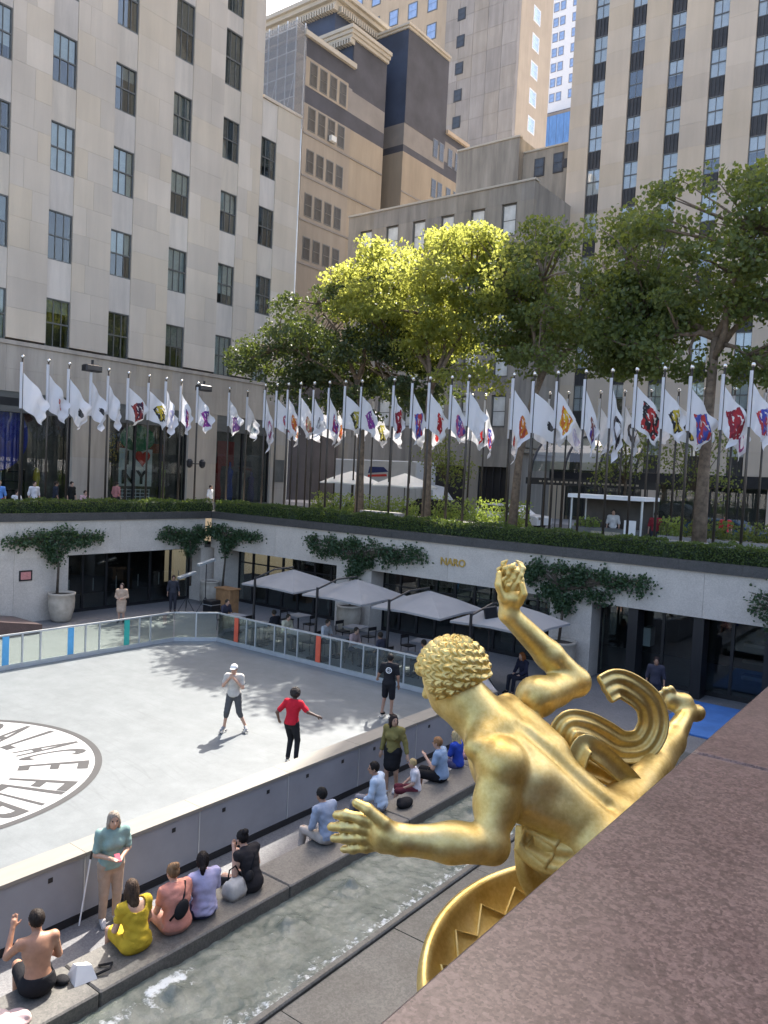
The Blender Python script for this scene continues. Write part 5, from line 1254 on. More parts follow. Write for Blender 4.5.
def person(label, loc, face, J, sk, hair, top, bottom, shoes=(.5, .5, .5), scale=1.0, res=.016, sleeve=.55, leg=1.95, hair_style='short', group=None, look=None, wide=1.0, female=False,
           skirt=None, cat='person', hat=None, fingers=True, extra=None, top_open=False, belly=0.0, curl=.6):
    root = thing('person', loc, label, cat, group, math.atan2(-face[0], face[1])); root.scale = (scale,) * 3
    pts = np.stack(list(J.values())); lo = pts.min(0) - .26; hi = pts.max(0) + .26; lo[2] = max(lo[2], -.03)
    B = basis(J['chest'] - J['pelvis'], np.array([0, 1, 0])); Bp = basis(J['waist'] - J['pelvis'] + np.array([0, 0, .05]), np.array([0, 1, 0]))
    hf = np.array(look if look is not None else (0, 1, -.1), float); H = basis(np.array([0, 0, 1.]) + .3 * (J['head'] - J['neck']), hf)
    hd = J['head']
    def hp(x, y, z): return hd + H @ np.array([x, y, z])
    def torso(S, e):
        S.ell(J['pelvis'], (.165 * wide, .125 * wide, .14), Bp, .05, e=e)
        S.ell(J['waist'], (.135 * wide, .10 * wide + belly, .17), B, .06, e=e)
        S.ell(J['chest'], (.165 * wide, .112 * wide, .19), B, .05, e=e)
        S.cap(J['shl'], J['shr'], .062, k=.05, e=e)
        if female:
            for sgn in (-1, 1): S.ell(J['chest'] + B @ np.array([sgn * .075, .09, -.02]), (.065, .06, .065), B, .04, e=e)
    def arms(S, e, f=2.0):
        for sd in 'lr':
            s0, el, wr = J['sh' + sd], J['el' + sd], J['wr' + sd]
            if f <= 1: S.cap(s0, s0 + (el - s0) * f, .056 * (.9 + .1 * wide), .049, .03, e=e)
            else:
                S.cap(s0, el, .054 * (.9 + .1 * wide), .042, .03, e=e); g = min(f - 1, 1); S.cap(el, el + (wr - el) * g, .042, .042 - .014 * g, .02, e=e)
    def legs(S, e, f=2.0):
        for sd in 'lr':
            h, kn, an = J['hp' + sd], J['kn' + sd], J['an' + sd]
            if f <= 1: S.cap(h, h + (kn - h) * f, .088 * wide, .07, .04, e=e)
            else:
                S.cap(h, kn, .088 * wide, .056, .04, e=e); g = min(f - 1, 1); calf = kn + (an - kn) * .3
                S.cap(kn, kn + (an - kn) * g, .054, .054 - .018 * g, .02, e=e)
    # skin
    S = SDF(lo, hi, res); torso(S, 0); arms(S, 0); legs(S, 0)
    S.cap(J['neck'] - B @ np.array([0, 0, .05]), hp(0, -.01, -.06), .055, .05, .03)
    S.ell(hp(0, 0, .015), (.074, .092, .105), H, .02); S.ell(hp(0, .025, -.055), (.056, .066, .065), H, .03)
    S.cap(hp(0, .092, .01), hp(0, .112, -.025), .010, .015, .012)
    for sgn in (-1, 1):
        S.ell(hp(sgn * .078, -.005, -.01), (.012, .022, .032), H, .008); S.ell(hp(sgn * .033, .092, .018), (.018, .012, .011), H, .008, sub=True)
    for sd in 'lr':
        S.chain([J['an' + sd], J['an' + sd] * .55 + J['to' + sd] * .45 + np.array([0, 0, .0]), J['to' + sd]], [.042, .038, .028], .02)
        sgn = -1 if sd == 'l' else 1
        wr = J['wr' + sd]; d = wr - J['el' + sd]; d /= np.linalg.norm(d); n = np.cross(d, [sgn * 1.0, .2, 0.1]); n /= np.linalg.norm(n) + 1e-9
        side = np.cross(n, d)
        palm = wr + d * .075; S.cap(wr, palm, .026, .030, .015)
        if fingers:
            for q, (o, L) in enumerate(((-.028, .062), (-.010, .074), (.010, .070), (.028, .055))):
                a = palm + side * o + d * .012; m_ = a + d * L * .55 + n * .006 * curl; S.cap(wr + d * .05 + side * o * .9, a, .014, .0105, .008); S.cap(a, m_, .0105, .0095, .004); S.cap(m_, m_ + (d * (1 - .6 * curl) + n * .8 * curl) * L * .5, .0095, .008, .004)
            th = wr + d * .03 + side * -.028; S.cap(th, th + (d * .7 - side * .7) * .045, .013, .011, .01); S.cap(th + (d * .7 - side * .7) * .045, th + d * .062 - side * .045, .011, .009, .004)
        else: S.cap(palm, palm + d * .08, .028, .018, .02)
    S.mesh('body', skin(sk), root)
    for sgn in (-1, 1):
        if res < .022: MB().ball(tuple(hp(sgn * .033, .082, .018)), .0125, 8, 6).obj('eye', M['black'], root, True)
    if res < .022: MB().ball(tuple(hp(0, .083, -.062)), .02, 8, 5, sc=(1, .35, .28)).obj('mouth', cloth((.35, .12, .1)), root, True)
    # clothes
    if top is not None:
        T = SDF(lo, hi, res); torso(T, .021); arms(T, .018, sleeve * 1.0 if sleeve <= 1 else sleeve)
        T.clip(J['neck'] + B @ np.array([0, 0, .035]), B[:, 2]); T.clip(J['pelvis'] - Bp[:, 2] * .05, -Bp[:, 2])
        if top_open: T.ell(J['neck'] + B @ np.array([0, -.06, -.04]), (.13, .11, .13), B, .01, sub=True)
        T.mesh('top', cloth(top), root, warp=folds(J, .0055, len(label)))
    if bottom is not None:
        T = SDF(lo, hi, res); T.ell(J['pelvis'], (.165 * wide, .125 * wide, .14), Bp, .05, e=.010 if top is not None else .018); T.ell(J['waist'], (.135 * wide, .10 * wide, .15), B, .06, e=.004)
        if skirt:
            mid = (J['knl'] + J['knr']) / 2; T.cap(J['hpl'], J['pelvis'] * (1 - skirt) + J['knl'] * skirt + np.array([.02, 0, 0]), .115 * wide, .13, .09); T.cap(J['hpr'], J['pelvis'] * (1 - skirt) + J['knr'] * skirt - np.array([.02, 0, 0]), .115 * wide, .13, .09)
        else: legs(T, .018, leg)
        T.clip(J['pelvis'] + Bp[:, 2] * .10, Bp[:, 2]); T.mesh('skirt' if skirt else 'trousers', cloth(bottom), root, warp=folds(J, .003, len(label) + 3))
    if shoes is not None:
        T = SDF(lo, hi, res)
        for sd in 'lr':
            T.chain([J['an' + sd] - [0, 0, .02], J['an' + sd] * .5 + J['to' + sd] * .5, J['to' + sd]], [.047, .045, .036], .02)
        T.clip((0, 0, -.005), (0, 0, -1)); T.mesh('shoes', cloth(shoes), root)
    if hair is not None:
        T = SDF(lo, hi, min(res, .011)); T.ell(hp(0, -.012, .03), (.086, .103, .105), H, .02)
        if hair_style in ('long', 'pony'): T.ell(hp(0, -.05, -.02), (.085, .07, .12), H, .03)
        T.ell(hp(0, .105, -.035), (.075, .075, .115), H, .02, sub=True)
        if hair_style != 'long': T.clip(hp(0, 0, -.065), -H[:, 2])
        if hair_style == 'long': T.chain([hp(0, -.075, -.05), hp(0, -.10, -.16), hp(0, -.09, -.25)], [.08, .075, .045], .03); T.cap(hp(.075, .0, -.03), hp(.075, -.01, -.15), .03, .025, .03); T.cap(hp(-.075, .0, -.03), hp(-.075, -.01, -.15), .03, .025, .03)
        if hair_style == 'pony': T.chain([hp(0, -.10, .03), hp(0, -.15, -.06), hp(0, -.13, -.2)], [.035, .04, .015], .02)
        if hair_style == 'bun': T.ell(hp(0, -.07, .12), (.055, .055, .05), H, .015)
        if hair_style == 'afro': T.ell(hp(0, -.015, .045), (.125, .13, .13), H, .02); T.ell(hp(0, .14, -.05), (.09, .07, .12), H, .02, sub=True)
        def curlw(V):
            if hair_style in ('afro',): return V + RNG.normal(0, .006, V.shape)
            q = (V - hd) @ H; n = q / (np.linalg.norm(q, axis=1)[:, None] + 1e-6); a = np.arctan2(q[:, 0], -q[:, 1] - .02 + .5 * q[:, 2])
            w = np.sin(26 * a + 14 * q[:, 2] + 2 * np.sin(30 * q[:, 1])) + .7 * np.sin(47 * a - 9 * q[:, 1] + 3 * np.sin(25 * q[:, 2])) + RNG.normal(0, .45, len(V))
            return V + (n * (.0042 * w)[:, None]) @ H.T
        T.mesh('hair', hairm(hair), root, warp=curlw)
    if hat is not None:
        T = SDF(lo, hi, min(res, .014)); T.ell(hp(0, -.005, .05), (.096, .112, .095), H, .02); T.clip(hp(0, 0, .03), -H[:, 2] + H[:, 1] * -.1); T.ell(hp(0, .11, .035), (.075, .075, .012), H, .02); T.mesh('cap', cloth(hat), root)
    if extra: extra(root, J, B)
    return root

SK1, SK2, SK3, SK4 = (.52, .31, .22), (.36, .20, .13), (.13, .07, .045), (.46, .28, .19)
BLK, WHT, GRY = (.018, .018, .02), (.62, .62, .62), (.25, .25, .26)
NX = (-1, 0.0)
R1 = .0125
def strap_bag(mat, pts, r, bagc, bagr, label):
    def f(wearer, J, B):
        root = thing('sling_bag', tuple(wearer.location), label, 'bag', None, wearer.rotation_euler.z)
        m = MB(); m.tube([tuple(J['chest'] + B @ np.array(p)) for p in pts], r, 6); m.obj('strap', mat, root, True)
        S = SDF(np.array(J['chest']) - .5, np.array(J['chest']) + .5, .014); S.ell(J['chest'] + B @ np.array(bagc), bagr, B @ np.array([[.8, 0, .6], [0, 1, 0], [-.6, 0, .8]]), .02); S.mesh('bag', mat, root)
    return f

person('shirtless dark-haired man in dark shorts seated on the bench, hand raised', (-8.72, 4.98, 0), (-.95, .30), pose('sit', .10, wrl=(-.22, .34, 1.10), ell=(-.30, .20, .86), wrr=(.16, .34, .70)), (.40, .205, .125), (.03, .022, .018), None, BLK, None, 1.06, R1, leg=.75, curl=.2, wide=1.04, look=(-.15, 1, -.1))
person('grey-haired woman in green tee and khaki trousers standing against the rink wall', (-10.05, 6.86, 0), (.80, -.25), pose('stand', .06, ell=(-.24, .04, 1.13), elr=(.24, .04, 1.13), wrl=(-.08, .26, 1.12), wrr=(.10, .28, 1.14)), SK4, (.30, .25, .20), (.22, .33, .30), (.36, .27, .20), (.5, .48, .46), 1.0, R1, sleeve=.75, hair_style='long', look=(.1, 1, -.55), female=True, wide=1.08)
person('brown-haired woman in yellow dress seated beside the standing woman', (-8.60, 6.30, 0), (-1, .1), pose('sit', .12), SK4, (.07, .045, .03), (.46, .33, .035), (.46, .33, .035), BLK, 1.0, R1, sleeve=.45, hair_style='long', skirt=.75, top_open=True, female=True, wide=1.08, look=(.25, 1, -.3))
person('fair woman in coral top with a black sling bag, hair in a bun', (-8.56, 6.93, 0), (-.97, .12), pose('sit', .08), SK1, (.22, .13, .07), (.58, .25, .19), (.45, .25, .2), WHT, 1.0, R1, sleeve=.5, hair_style='bun', wide=1.25, female=True,
       extra=strap_bag(cloth(BLK), [(.13, -.05, .19), (.05, -.155, .05), (-.05, -.165, -.12), (-.16, -.10, -.25)], .016, (-.02, -.185, -.12), (.10, .05, .14), 'black sling bag on the back of the woman in coral'))
person('woman in lilac shirt with black ponytail looking towards the rink', (-8.56, 7.42, 0), (-.93, .2), pose('sit', .0), SK2, (.018, .014, .013), (.44, .42, .60), (.05, .06, .12), BLK, 1.0, R1, sleeve=.9, hair_style='pony', wide=1.12, female=True, look=(.5, 1, 0))
person('woman in black tank top with dark bun seated beside a white tote', (-8.55, 8.38, 0), (-1, -.05), pose('sit', .28, wrl=(-.10, .34, 1.02), wrr=(.12, .38, .88)), SK1, (.016, .014, .014), (.03, .028, .03), (.035, .033, .035), BLK, 1.0, R1, sleeve=.12, hair_style='bun', female=True, look=(.1, 1, -.4),
       extra=strap_bag(cloth(BLK), [(.10, -.02, .2), (.02, -.14, .05), (-.12, -.12, -.15)], .014, (-.15, -.12, -.2), (.07, .05, .09), 'small black bag worn by the woman in black tank top'))
person('man in grey-blue shirt and pale trousers seated behind the golden hand', (-8.72, 10.33, 0), (-1, .1), pose('sit', .18), SK2, (.02, .018, .016), (.30, .35, .44), (.45, .40, .35), WHT, 1.03, .015, sleeve=1.5, look=(.0, 1, -.2))
person('dark-haired man in light blue shirt seated in profile, black bag behind him', (-8.85, 12.02, 0), (-1, -.35), pose('sit', .12), SK2, (.02, .016, .014), (.46, .55, .66), (.2, .2, .22), BLK, 1.03, .016, sleeve=1.6, look=(-.5, 1, 0))
person('blond boy in white tee and dark red shorts seated on the bench', (-8.95, 13.38, 0), (-.75, -.62), pose('sit', .05), SK1, (.50, .36, .17), (.62, .60, .62), (.13, .03, .04), WHT, .80, .016, sleeve=.6, leg=1.0, look=(.2, 1, -.1))
person('sandy-haired man in blue tee and black shorts holding a phone', (-8.80, 14.12, 0), (-.92, -.2), pose('sit', .06, wrl=(-.12, .34, .94)), SK1, (.33, .17, .08), (.26, .35, .48), BLK, GRY, 1.02, .017, sleeve=.6, leg=1.0, wide=1.1, look=(.0, 1, -.4))
person('blonde person in bright blue top behind the man with the phone', (-8.98, 15.08, 0), (-1, 0), pose('sit', .05), SK1, (.55, .42, .22), (.03, .07, .38), (.1, .1, .2), GRY, .92, .018, sleeve=.8, hair_style='long')
person('small person in white and pink at the far end of the bench', (-9.0, 15.95, 0), (-.8, -.5), pose('sit', .1), SK1, (.35, .22, .12), (.62, .52, .50), (.5, .3, .3), WHT, .85, .02, sleeve=.6, leg=1.0)
person('woman in olive crop top and black skirt walking by the rink wall', (-9.85, 13.75, 0), (.15, -1), pose('stand', .0, ell=(-.27, -.04, 1.15), wrl=(-.36, .02, .92), anl=(-.06, -.12, .10), tol=(-.07, .05, .03), anr=(.07, .10, .09), tor=(.08, .27, .03), knr=(.09, .10, .5)), SK4, (.03, .022, .02), (.20, .17, .06), BLK, WHT, 1.0, .016, sleeve=1.8, hair_style='long', skirt=.7, female=True, look=(-.8, .6, .1))
# skaters
def skates(root, J, B):
    for sd in 'lr':
        a, t_ = J['an' + sd], J['to' + sd]; d = (t_ - a); d[2] = 0; d /= np.linalg.norm(d); s = np.array([-d[1], d[0], 0]); g = MB()
        for f in (-.03, .15):
            for q in (-.04, .04):
                c = a + d * f + s * q; c[2] = min(a[2], t_[2] + .06) - .105; g.cyl(tuple(c - s * .016), tuple(c + s * .016), .03, n=10)
        g.obj('skate_wheels', cloth((.55, .5, .45)), root)
sk_off = .07
person('skater in white cap and pale tee with dark knee-length shorts, holding a phone', (-15.2, 13.92, sk_off), (.55, -.85), pose('stand', .10, knl=(-.16, .04, .5), anl=(-.30, -.12, .10), tol=(-.36, .03, .05), knr=(.14, .12, .5), anr=(.22, .02, .09), tor=(.26, .18, .04), elr=(.26, .10, 1.18), wrr=(.06, .22, 1.44), ell=(-.24, .08, 1.15), wrl=(-.06, .24, 1.40)), SK1, (.2, .14, .1), (.50, .47, .42), (.09, .09, .09), (.3, .3, .3), 1.02, .017, sleeve=.6, leg=1.25, hat=(.68, .67, .64), extra=skates, look=(.1, 1, -.1))
person('skater in red tee and black tights with curly hair, arms out', (-12.62, 13.42, sk_off), (-.3, .9), pose('stand', .16, ell=(-.34, -.12, 1.18), wrl=(-.34, -.02, .98), elr=(.40, .04, 1.24), wrr=(.62, .10, 1.16), knl=(-.06, .12, .5), anl=(-.02, -.10, .12), knr=(.13, .10, .5), anr=(.16, -.02, .09)), SK3, (.06, .05, .045), (.50, .02, .035), (.02, .02, .022), (.05, .05, .05), .98, .017, sleeve=.75, hair_style='afro', female=True, extra=skates, look=(-.6, 1, 0))
def roundel(root, J, B):
    m = MB(); c = J['chest'] + B @ np.array([0, -.142, .02]); n = 28
    def P(r, a): q = c + B @ np.array([r * math.cos(a), -.006, r * math.sin(a)]); return tuple(q)
    v = [P(.062, 6.2832 * i / n) for i in range(n)] + [P(.085, 6.2832 * i / n) for i in range(n)]; m.add(v, [(i, n + i, n + (i + 1) % n, (i + 1) % n) for i in range(n)])
    for k in range(5):
        a = k * 1.2566; q = c + B @ np.array([.032 * math.cos(a), -.006, .032 * math.sin(a)]); m.ball(tuple(q), .014, 6, 4)
    m.obj('back_print', M['white_paint'], root); skates(root, J, B)
person('skater in black tee with white roundel on the back and black shorts', (-13.05, 17.85, sk_off), (-.45, .9), pose('stand', .02, ell=(-.30, .04, 1.16), wrl=(-.36, .18, 1.0), knl=(-.12, .1, .52), anl=(-.16, -.02, .1)), SK2, (.02, .018, .017), (.022, .022, .025), (.018, .018, .022), (.02, .02, .02), 1.03, .018, sleeve=.7, leg=.9, extra=roundel)
for sgn in (): pass
person('woman in beige coat standing behind the glass barrier', (-29.3, 20.1, 0), (.7, -.7), pose('stand', 0, wrl=(-.08, .24, 1.1), wrr=(.1, .22, 1.08)), SK1, (.03, .02, .02), (.50, .36, .26), (.48, .36, .27), BLK, .98, .022, sleeve=1.8, skirt=.9, hair_style='long', fingers=False)
# passers-by on the upper plaza beyond the hedge
UP = [(-33.9, 16.95, (.12, .25, .55), (.5, .05, .06), 'light-haired passer-by in blue shirt beyond the side hedge', 'stand', (.8, -.5)),
      (-34.1, 17.8, (.65, .65, .65), GRY, 'person in white top seated low beyond the side hedge', 'sit', (.9, .2)),
      (-34.3, 18.75, (.60, .58, .60), (.2, .2, .25), 'person in pale shirt before the yellow display figure', 'stand', (1, 0)),
      (-35.0, 20.2, (.03, .035, .05), BLK, 'person in dark jacket left of the first stone pier', 'stand', (.3, 1)),
      (-35.0, 21.0, (.02, .02, .02), BLK, 'person in black top with white print before the first pier', 'stand', (1, .2)),
      (-34.5, 21.4, (.55, .35, .36), GRY, 'person in pink top seated right of the one in black', 'sit', (1, 0)),
      (-36.2, 24.3, (.42, .18, .17), BLK, 'person in faded red shirt before the lettered shop window', 'stand', (-.2, 1)),
      (-34.5, 29.2, (.68, .68, .68), GRY, 'person in white shirt beyond the corner of the hedge', 'stand', (1, .4))]
for x, y, t_, b_, lab, kd, fc in UP:
    person(lab, (x, y, GZ), fc, pose(kd), SK1 if 'dark' not in lab else SK2, (.4, .3, .2) if 'light' in lab else (.04, .03, .025), t_, b_, GRY, .97 if kd == 'stand' else .95, .03, sleeve=1.2, fingers=False)
for x, y, t_, lab in ((-12.6, 33.2, (.62, .60, .58), 'vendor in white shirt inside the kiosk'), (-8.9, 37.0, (.5, .05, .06), 'person in red by the planting at right'), (-10.9, 33.6, (.3, .04, .05), 'person in dark red jacket right of the kiosk')):
    person(lab, (x, y, GZ), (0.3, -1), pose('stand'), SK1, (.05, .04, .03), t_, (.06, .06, .08), BLK, 1.0, .032, sleeve=1.0, fingers=False)
# ------------------------------------------------------------------ gilded figure above the pool
def statue():
    g = wthing('gilded_statue', (-1.8, 5.6, .25), 'large gilded bronze figure of a flying man with curly hair, seen from behind', 'statue')
    V_ = lambda *p: np.array(p, float)
    neck, hip = V_(-3.046, 5.545, 4.98), V_(-2.137, 5.876, 4.271)
    lsh, rsh = V_(-2.763, 5.311, 4.837), V_(-2.92, 6.153, 5.141)
    u = neck - hip; u /= np.linalg.norm(u); v = rsh - lsh; v -= u * (u @ v); v /= np.linalg.norm(v); n = np.cross(v, u)   # spine, left-to-right, outward of the back
    if n @ V_(2.6, -5.6, 2.3) < 0: n = -n
    R = np.stack([v, n, u], 1)
    def T(a, b, c, o=neck): return o + R @ V_(a, b, c)
    S = SDF((-3.86, 4.25, 3.75), (-1.75, 8.3, 6.42), .0165)
    # trunk
    S.ell(T(0, -.07, -.40), (.45, .285, .47), R, .06)          # rib cage
    S.ell(T(0, -.05, -.82), (.335, .245, .42), R, .12)         # waist
    S.ell(T(0, -.04, -1.15), (.365, .28, .32), R, .12)          # pelvis
    for s in (-1, 1):
        S.ell(T(s * .14, .06, -1.26), (.20, .22, .24), R, .07)                                  # buttock
        S.cap(T(s * .09, .115, -.25), T(s * .10, .115, -1.0), .105, .10, .13)                  # erector columns
        S.cap(T(s * .22, .10, -.50), T(s * .38, .0, -.28), .13, .12, .12)                       # lats
        S.cap(T(s * .34, -.03, -.55), T(s * .20, .04, -.90), .13, .09, .10)
        S.ell(T(s * .225, .135, -.22), (.155, .075, .19), R @ np.array([[.96, 0, .28 * s], [0, 1, 0], [-.28 * s, 0, .96]]), .045)   # shoulder blade
        S.cap(T(s * .04, .07, .06), T(s * .33, .06, -.02), .105, .10, .09)                      # trapezius
        S.cap(T(0, .12, -.1), T(s * .2, .11, -.02), .085, .07, .06)
    S.cap(T(0, .262, -.16), T(0, .262, -1.05), .028, .034, .07, sub=True)                        # spine furrow
    # neck and head
    hd = V_(-3.355, 5.455, 5.355); S.chain([T(0, 0, -.04), neck * .5 + hd * .5 - n * .03, hd - V_(-.03, 0, .08)], [.23, .195, .18], .09)
    S.cap(T(-.07, .06, 0), hd + V_(.10, -.08, -.06), .07, .06, .06); S.cap(T(.07, .06, 0), hd + V_(.08, .12, -.04), .07, .06, .06)
    fw = V_(-.80, -.05, -.55); fw /= np.linalg.norm(fw); H = basis((-.45, -.1, .85), fw)
    hp = lambda x, y, z: hd + H @ V_(x, y, z)
    S.ell(hd, (.21, .25, .25), H, .03); S.ell(hp(0, .10, -.15), (.145, .17, .17), H, .06); S.cap(hp(0, .235, .02), hp(0, .29, -.06), .025, .04, .03)
    for s in (-1, 1): S.ell(hp(s * .205, -.01, -.04), (.03, .055, .075), H, .02)
    # lowered arm reaching forward
    lel, lwr = V_(-2.682, 5.026, 4.313), V_(-3.20, 4.618, 4.325)
    S.ell(lsh + V_(.0, -.02, -.02), (.20, .205, .20), None, .05); S.cap(lsh, lel + V_(0, 0, .03), .160, .122, .05)
    S.ell(lsh * .5 + lel * .5 + V_(-.05, -.03, 0), (.125, .12, .20), None, .05); S.ell(lsh * .42 + lel * .58 + V_(.05, .03, .02), (.115, .115, .19), None, .05)
    S.ell(lel + V_(.035, .02, -.01), (.10, .10, .115), None, .04)
    S.cap(lel, lel * .55 + lwr * .45, .138, .138, .05); S.cap(lel * .55 + lwr * .45, lwr, .138, .104, .06); S.ell(lel * .72 + lwr * .28 + V_(0, -.02, .03), (.18, .135, .115), None, .05)
    fing = [([(-3.281, 4.521, 4.456), (-3.397, 4.462, 4.545), (-3.485, 4.432, 4.575)], (.048, .042, .034)),
            ([(-3.313, 4.556, 4.415), (-3.463, 4.481, 4.45), (-3.584, 4.441, 4.452), (-3.664, 4.424, 4.432)], (.048, .042, .038, .032)),
            ([(-3.315, 4.563, 4.365), (-3.482, 4.487, 4.372), (-3.607, 4.441, 4.355), (-3.700, 4.415, 4.332)], (.048, .043, .039, .033)),
            ([(-3.311, 4.575, 4.315), (-3.47, 4.503, 4.293), (-3.595, 4.457, 4.266), (-3.680, 4.427, 4.248)], (.048, .041, .038, .032)),
            ([(-3.296, 4.596, 4.270), (-3.447, 4.528, 4.217), (-3.542, 4.493, 4.190), (-3.612, 4.468, 4.170)], (.045, .037, .034, .029))]
    S.cap(lwr, V_(-3.30, 4.56, 4.36), .106, .10, .05)
    S.ell((-3.325, 4.548, 4.348), (.125, .07, .14), None, .045)
    for pts, rs in fing:
        S.cap(lwr * .35 + np.array(pts[0]) * .65, pts[0], .045, rs[0], .025); S.chain(pts, rs, .006)
        for p in pts[1:-1]: S.ell(p, (.045, .045, .043), None, .012)
    # raised arm
    rel, rwr = V_(-2.80, 6.69, 5.20), V_(-3.226, 6.147, 5.82)
    S.ell(rsh + V_(0, .02, .0), (.18, .185, .175), None, .045); S.cap(rsh, rel, .155, .128, .06); S.ell(rsh * .5 + rel * .5 + V_(0, 0, -.04), (.11, .18, .12), None, .05)
    S.ell(rel + V_(.02, .02, -.01), (.10, .10, .10), None, .05); S.cap(rel, rel * .6 + rwr * .4, .132, .125, .05); S.cap(rel * .6 + rwr * .4, rwr, .125, .088, .05)
    S.cap(rwr, V_(-3.212, 6.146, 5.955), .086, .095, .03); S.ell((-3.215, 6.15, 5.97), (.115, .13, .085), None, .03)
    for pts in ([(-3.227, 6.050, 5.955), (-3.268, 6.005, 6.085), (-3.288, 6.055, 6.18)], [(-3.280, 6.200, 5.947), (-3.355, 6.215, 6.075), (-3.338, 6.205, 6.19)],
                [(-3.245, 6.255, 5.947), (-3.257, 6.312, 6.065), (-3.255, 6.275, 6.17)], [(-3.185, 6.240, 5.94), (-3.180, 6.295, 6.03), (-3.195, 6.29, 6.11)], [(-3.125, 6.125, 5.928), (-3.07, 6.108, 6.02), (-3.095, 6.115, 6.10)]):
        S.chain(pts, (.038, .034, .028), .008)
    # legs trailing away
    for pts, rr in (([T(.14, 0, -1.22), (-2.12, 6.90, 4.50), (-2.14, 7.45, 4.62), (-2.131, 7.90, 4.80)], (.25, .145, .125, .078)), ([T(-.14, 0, -1.22), (-2.06, 6.55, 4.10), (-2.12, 7.1, 4.14), (-2.16, 7.75, 4.16)], (.26, .16, .14, .08))):
        pts = [np.array(p, float) for p in pts]; S.chain(pts, rr, .06)
        S.ell(pts[1] * .35 + pts[2] * .65 + V_(.0, 0, .04), (.105, .24, .115), None, .05)
    ank = V_(-2.131, 7.90, 4.80)
    S.ell((-2.075, 8.02, 4.79), (.085, .095, .08), None, .05); S.chain([ank, (-2.18, 7.93, 4.885), (-2.285, 7.845, 4.925)], (.085, .085, .075), .05); S.cap((-2.09, 8.0, 4.78), (-2.30, 7.83, 4.88), .07, .065, .04)
    for i, (a, b) in enumerate((((-2.259, 7.863, 4.965), (-2.281, 7.825, 5.025)), ((-2.305, 7.827, 4.955), (-2.33, 7.79, 5.01)), ((-2.330, 7.805, 4.925), (-2.36, 7.765, 4.972)), ((-2.345, 7.792, 4.888), (-2.375, 7.75, 4.92)), ((-2.350, 7.786, 4.850), (-2.37, 7.75, 4.875)))):
        S.cap(a, b, .036, .034 - .003 * i, .012)
    S.mesh('body', M['gold'], g)
    # curls
    crown_ax = V_(.10, -.50, .86); crown_ax /= np.linalg.norm(crown_ax); C1 = np.cross(crown_ax, V_(1, 0, 0)); C1 /= np.linalg.norm(C1); C2 = np.cross(crown_ax, C1)
    nt_, npn = 190, 300; th = np.linspace(.002, 2.62, nt_)[:, None]; ph = np.linspace(0, 2 * np.pi, npn, endpoint=False)[None, :]
    wv = .10 * np.sin(3 * ph + 1) + .07 * np.sin(7 * ph + 2) + .05 * np.sin(11 * ph)
    row = th * 4.3 + wv + .04 * np.sin(17 * ph + 5 * th); tt = row - np.floor(row); ri = np.floor(row)
    nl = np.round(3 + 21 * np.sin(np.clip((ri + .5) / 4.3, 0, np.pi)) ** .9); uu = nl * (ph + .05 * np.sin(9 * ph + 2.3 * ri) + .03 * np.sin(23 * ph + 5 * ri)) / (2 * np.pi) + .37 * ri + .30 * np.sin(np.pi * tt * 1.3) + .12 * np.sin(5 * ph + ri)
    lock = np.abs(np.cos(np.pi * uu)) ** .8; strand = .25 * np.abs(np.cos(3 * np.pi * uu + 1.5 * tt))
    hgt = (.35 + .65 * np.sin(np.pi * np.clip(tt * .85 + .12, 0, 1))) * (.75 * lock + strand)
    D = np.sin(th)[..., None] * (np.cos(ph)[..., None] * C1 + np.sin(ph)[..., None] * C2) + np.cos(th)[..., None] * crown_ax
    face = np.clip((D[..., 1] - .35) / .25, 0, 1) * np.clip((.42 - D[..., 2]) / .25, 0, 1); und = np.clip((-D[..., 2] - .45) / .25, 0, 1)
    rr = (1 + .145 * hgt) * (1 - .30 * np.maximum(face, und))
    Pl = D * np.array([.268, .292, .278]) * rr[..., None] + V_(0, -.03, .03); Wd = hd + Pl @ H.T
    I_ = np.arange(nt_ * npn).reshape(nt_, npn); J_ = np.roll(I_, -1, 1)
    np_mesh('hair', Wd.reshape(-1, 3), np.stack([I_[:-1], I_[1:], J_[1:], J_[:-1]], -1).reshape(-1, 4), M['gold'], True, g)
    # leaping flame-like ornament in the raised hand
    Fl = SDF((-3.50, 5.90, 5.9), (-2.95, 6.45, 6.45), .0115); c0 = V_(-3.225, 6.16, 6.0); Fl.ell(c0 + [0, 0, .06], (.09, .10, .12), None, .03)
    r_ = random.Random(5)
    for i in range(26):
        a = i * 2.4; q = .055 + .05 * ((i * 7) % 5) / 5; zz = .02 + .2 * i / 26
        p0 = c0 + V_(q * math.cos(a), q * math.sin(a), zz); Fl.chain([p0, p0 + V_(.03 * math.cos(a + .8), .03 * math.sin(a + .8), .05), p0 + V_(.045 * math.cos(a + 2), .045 * math.sin(a + 2), .085)], [.026, .024, .010], .008)
    Fl.mesh('torch_flame', M['gold'], g)
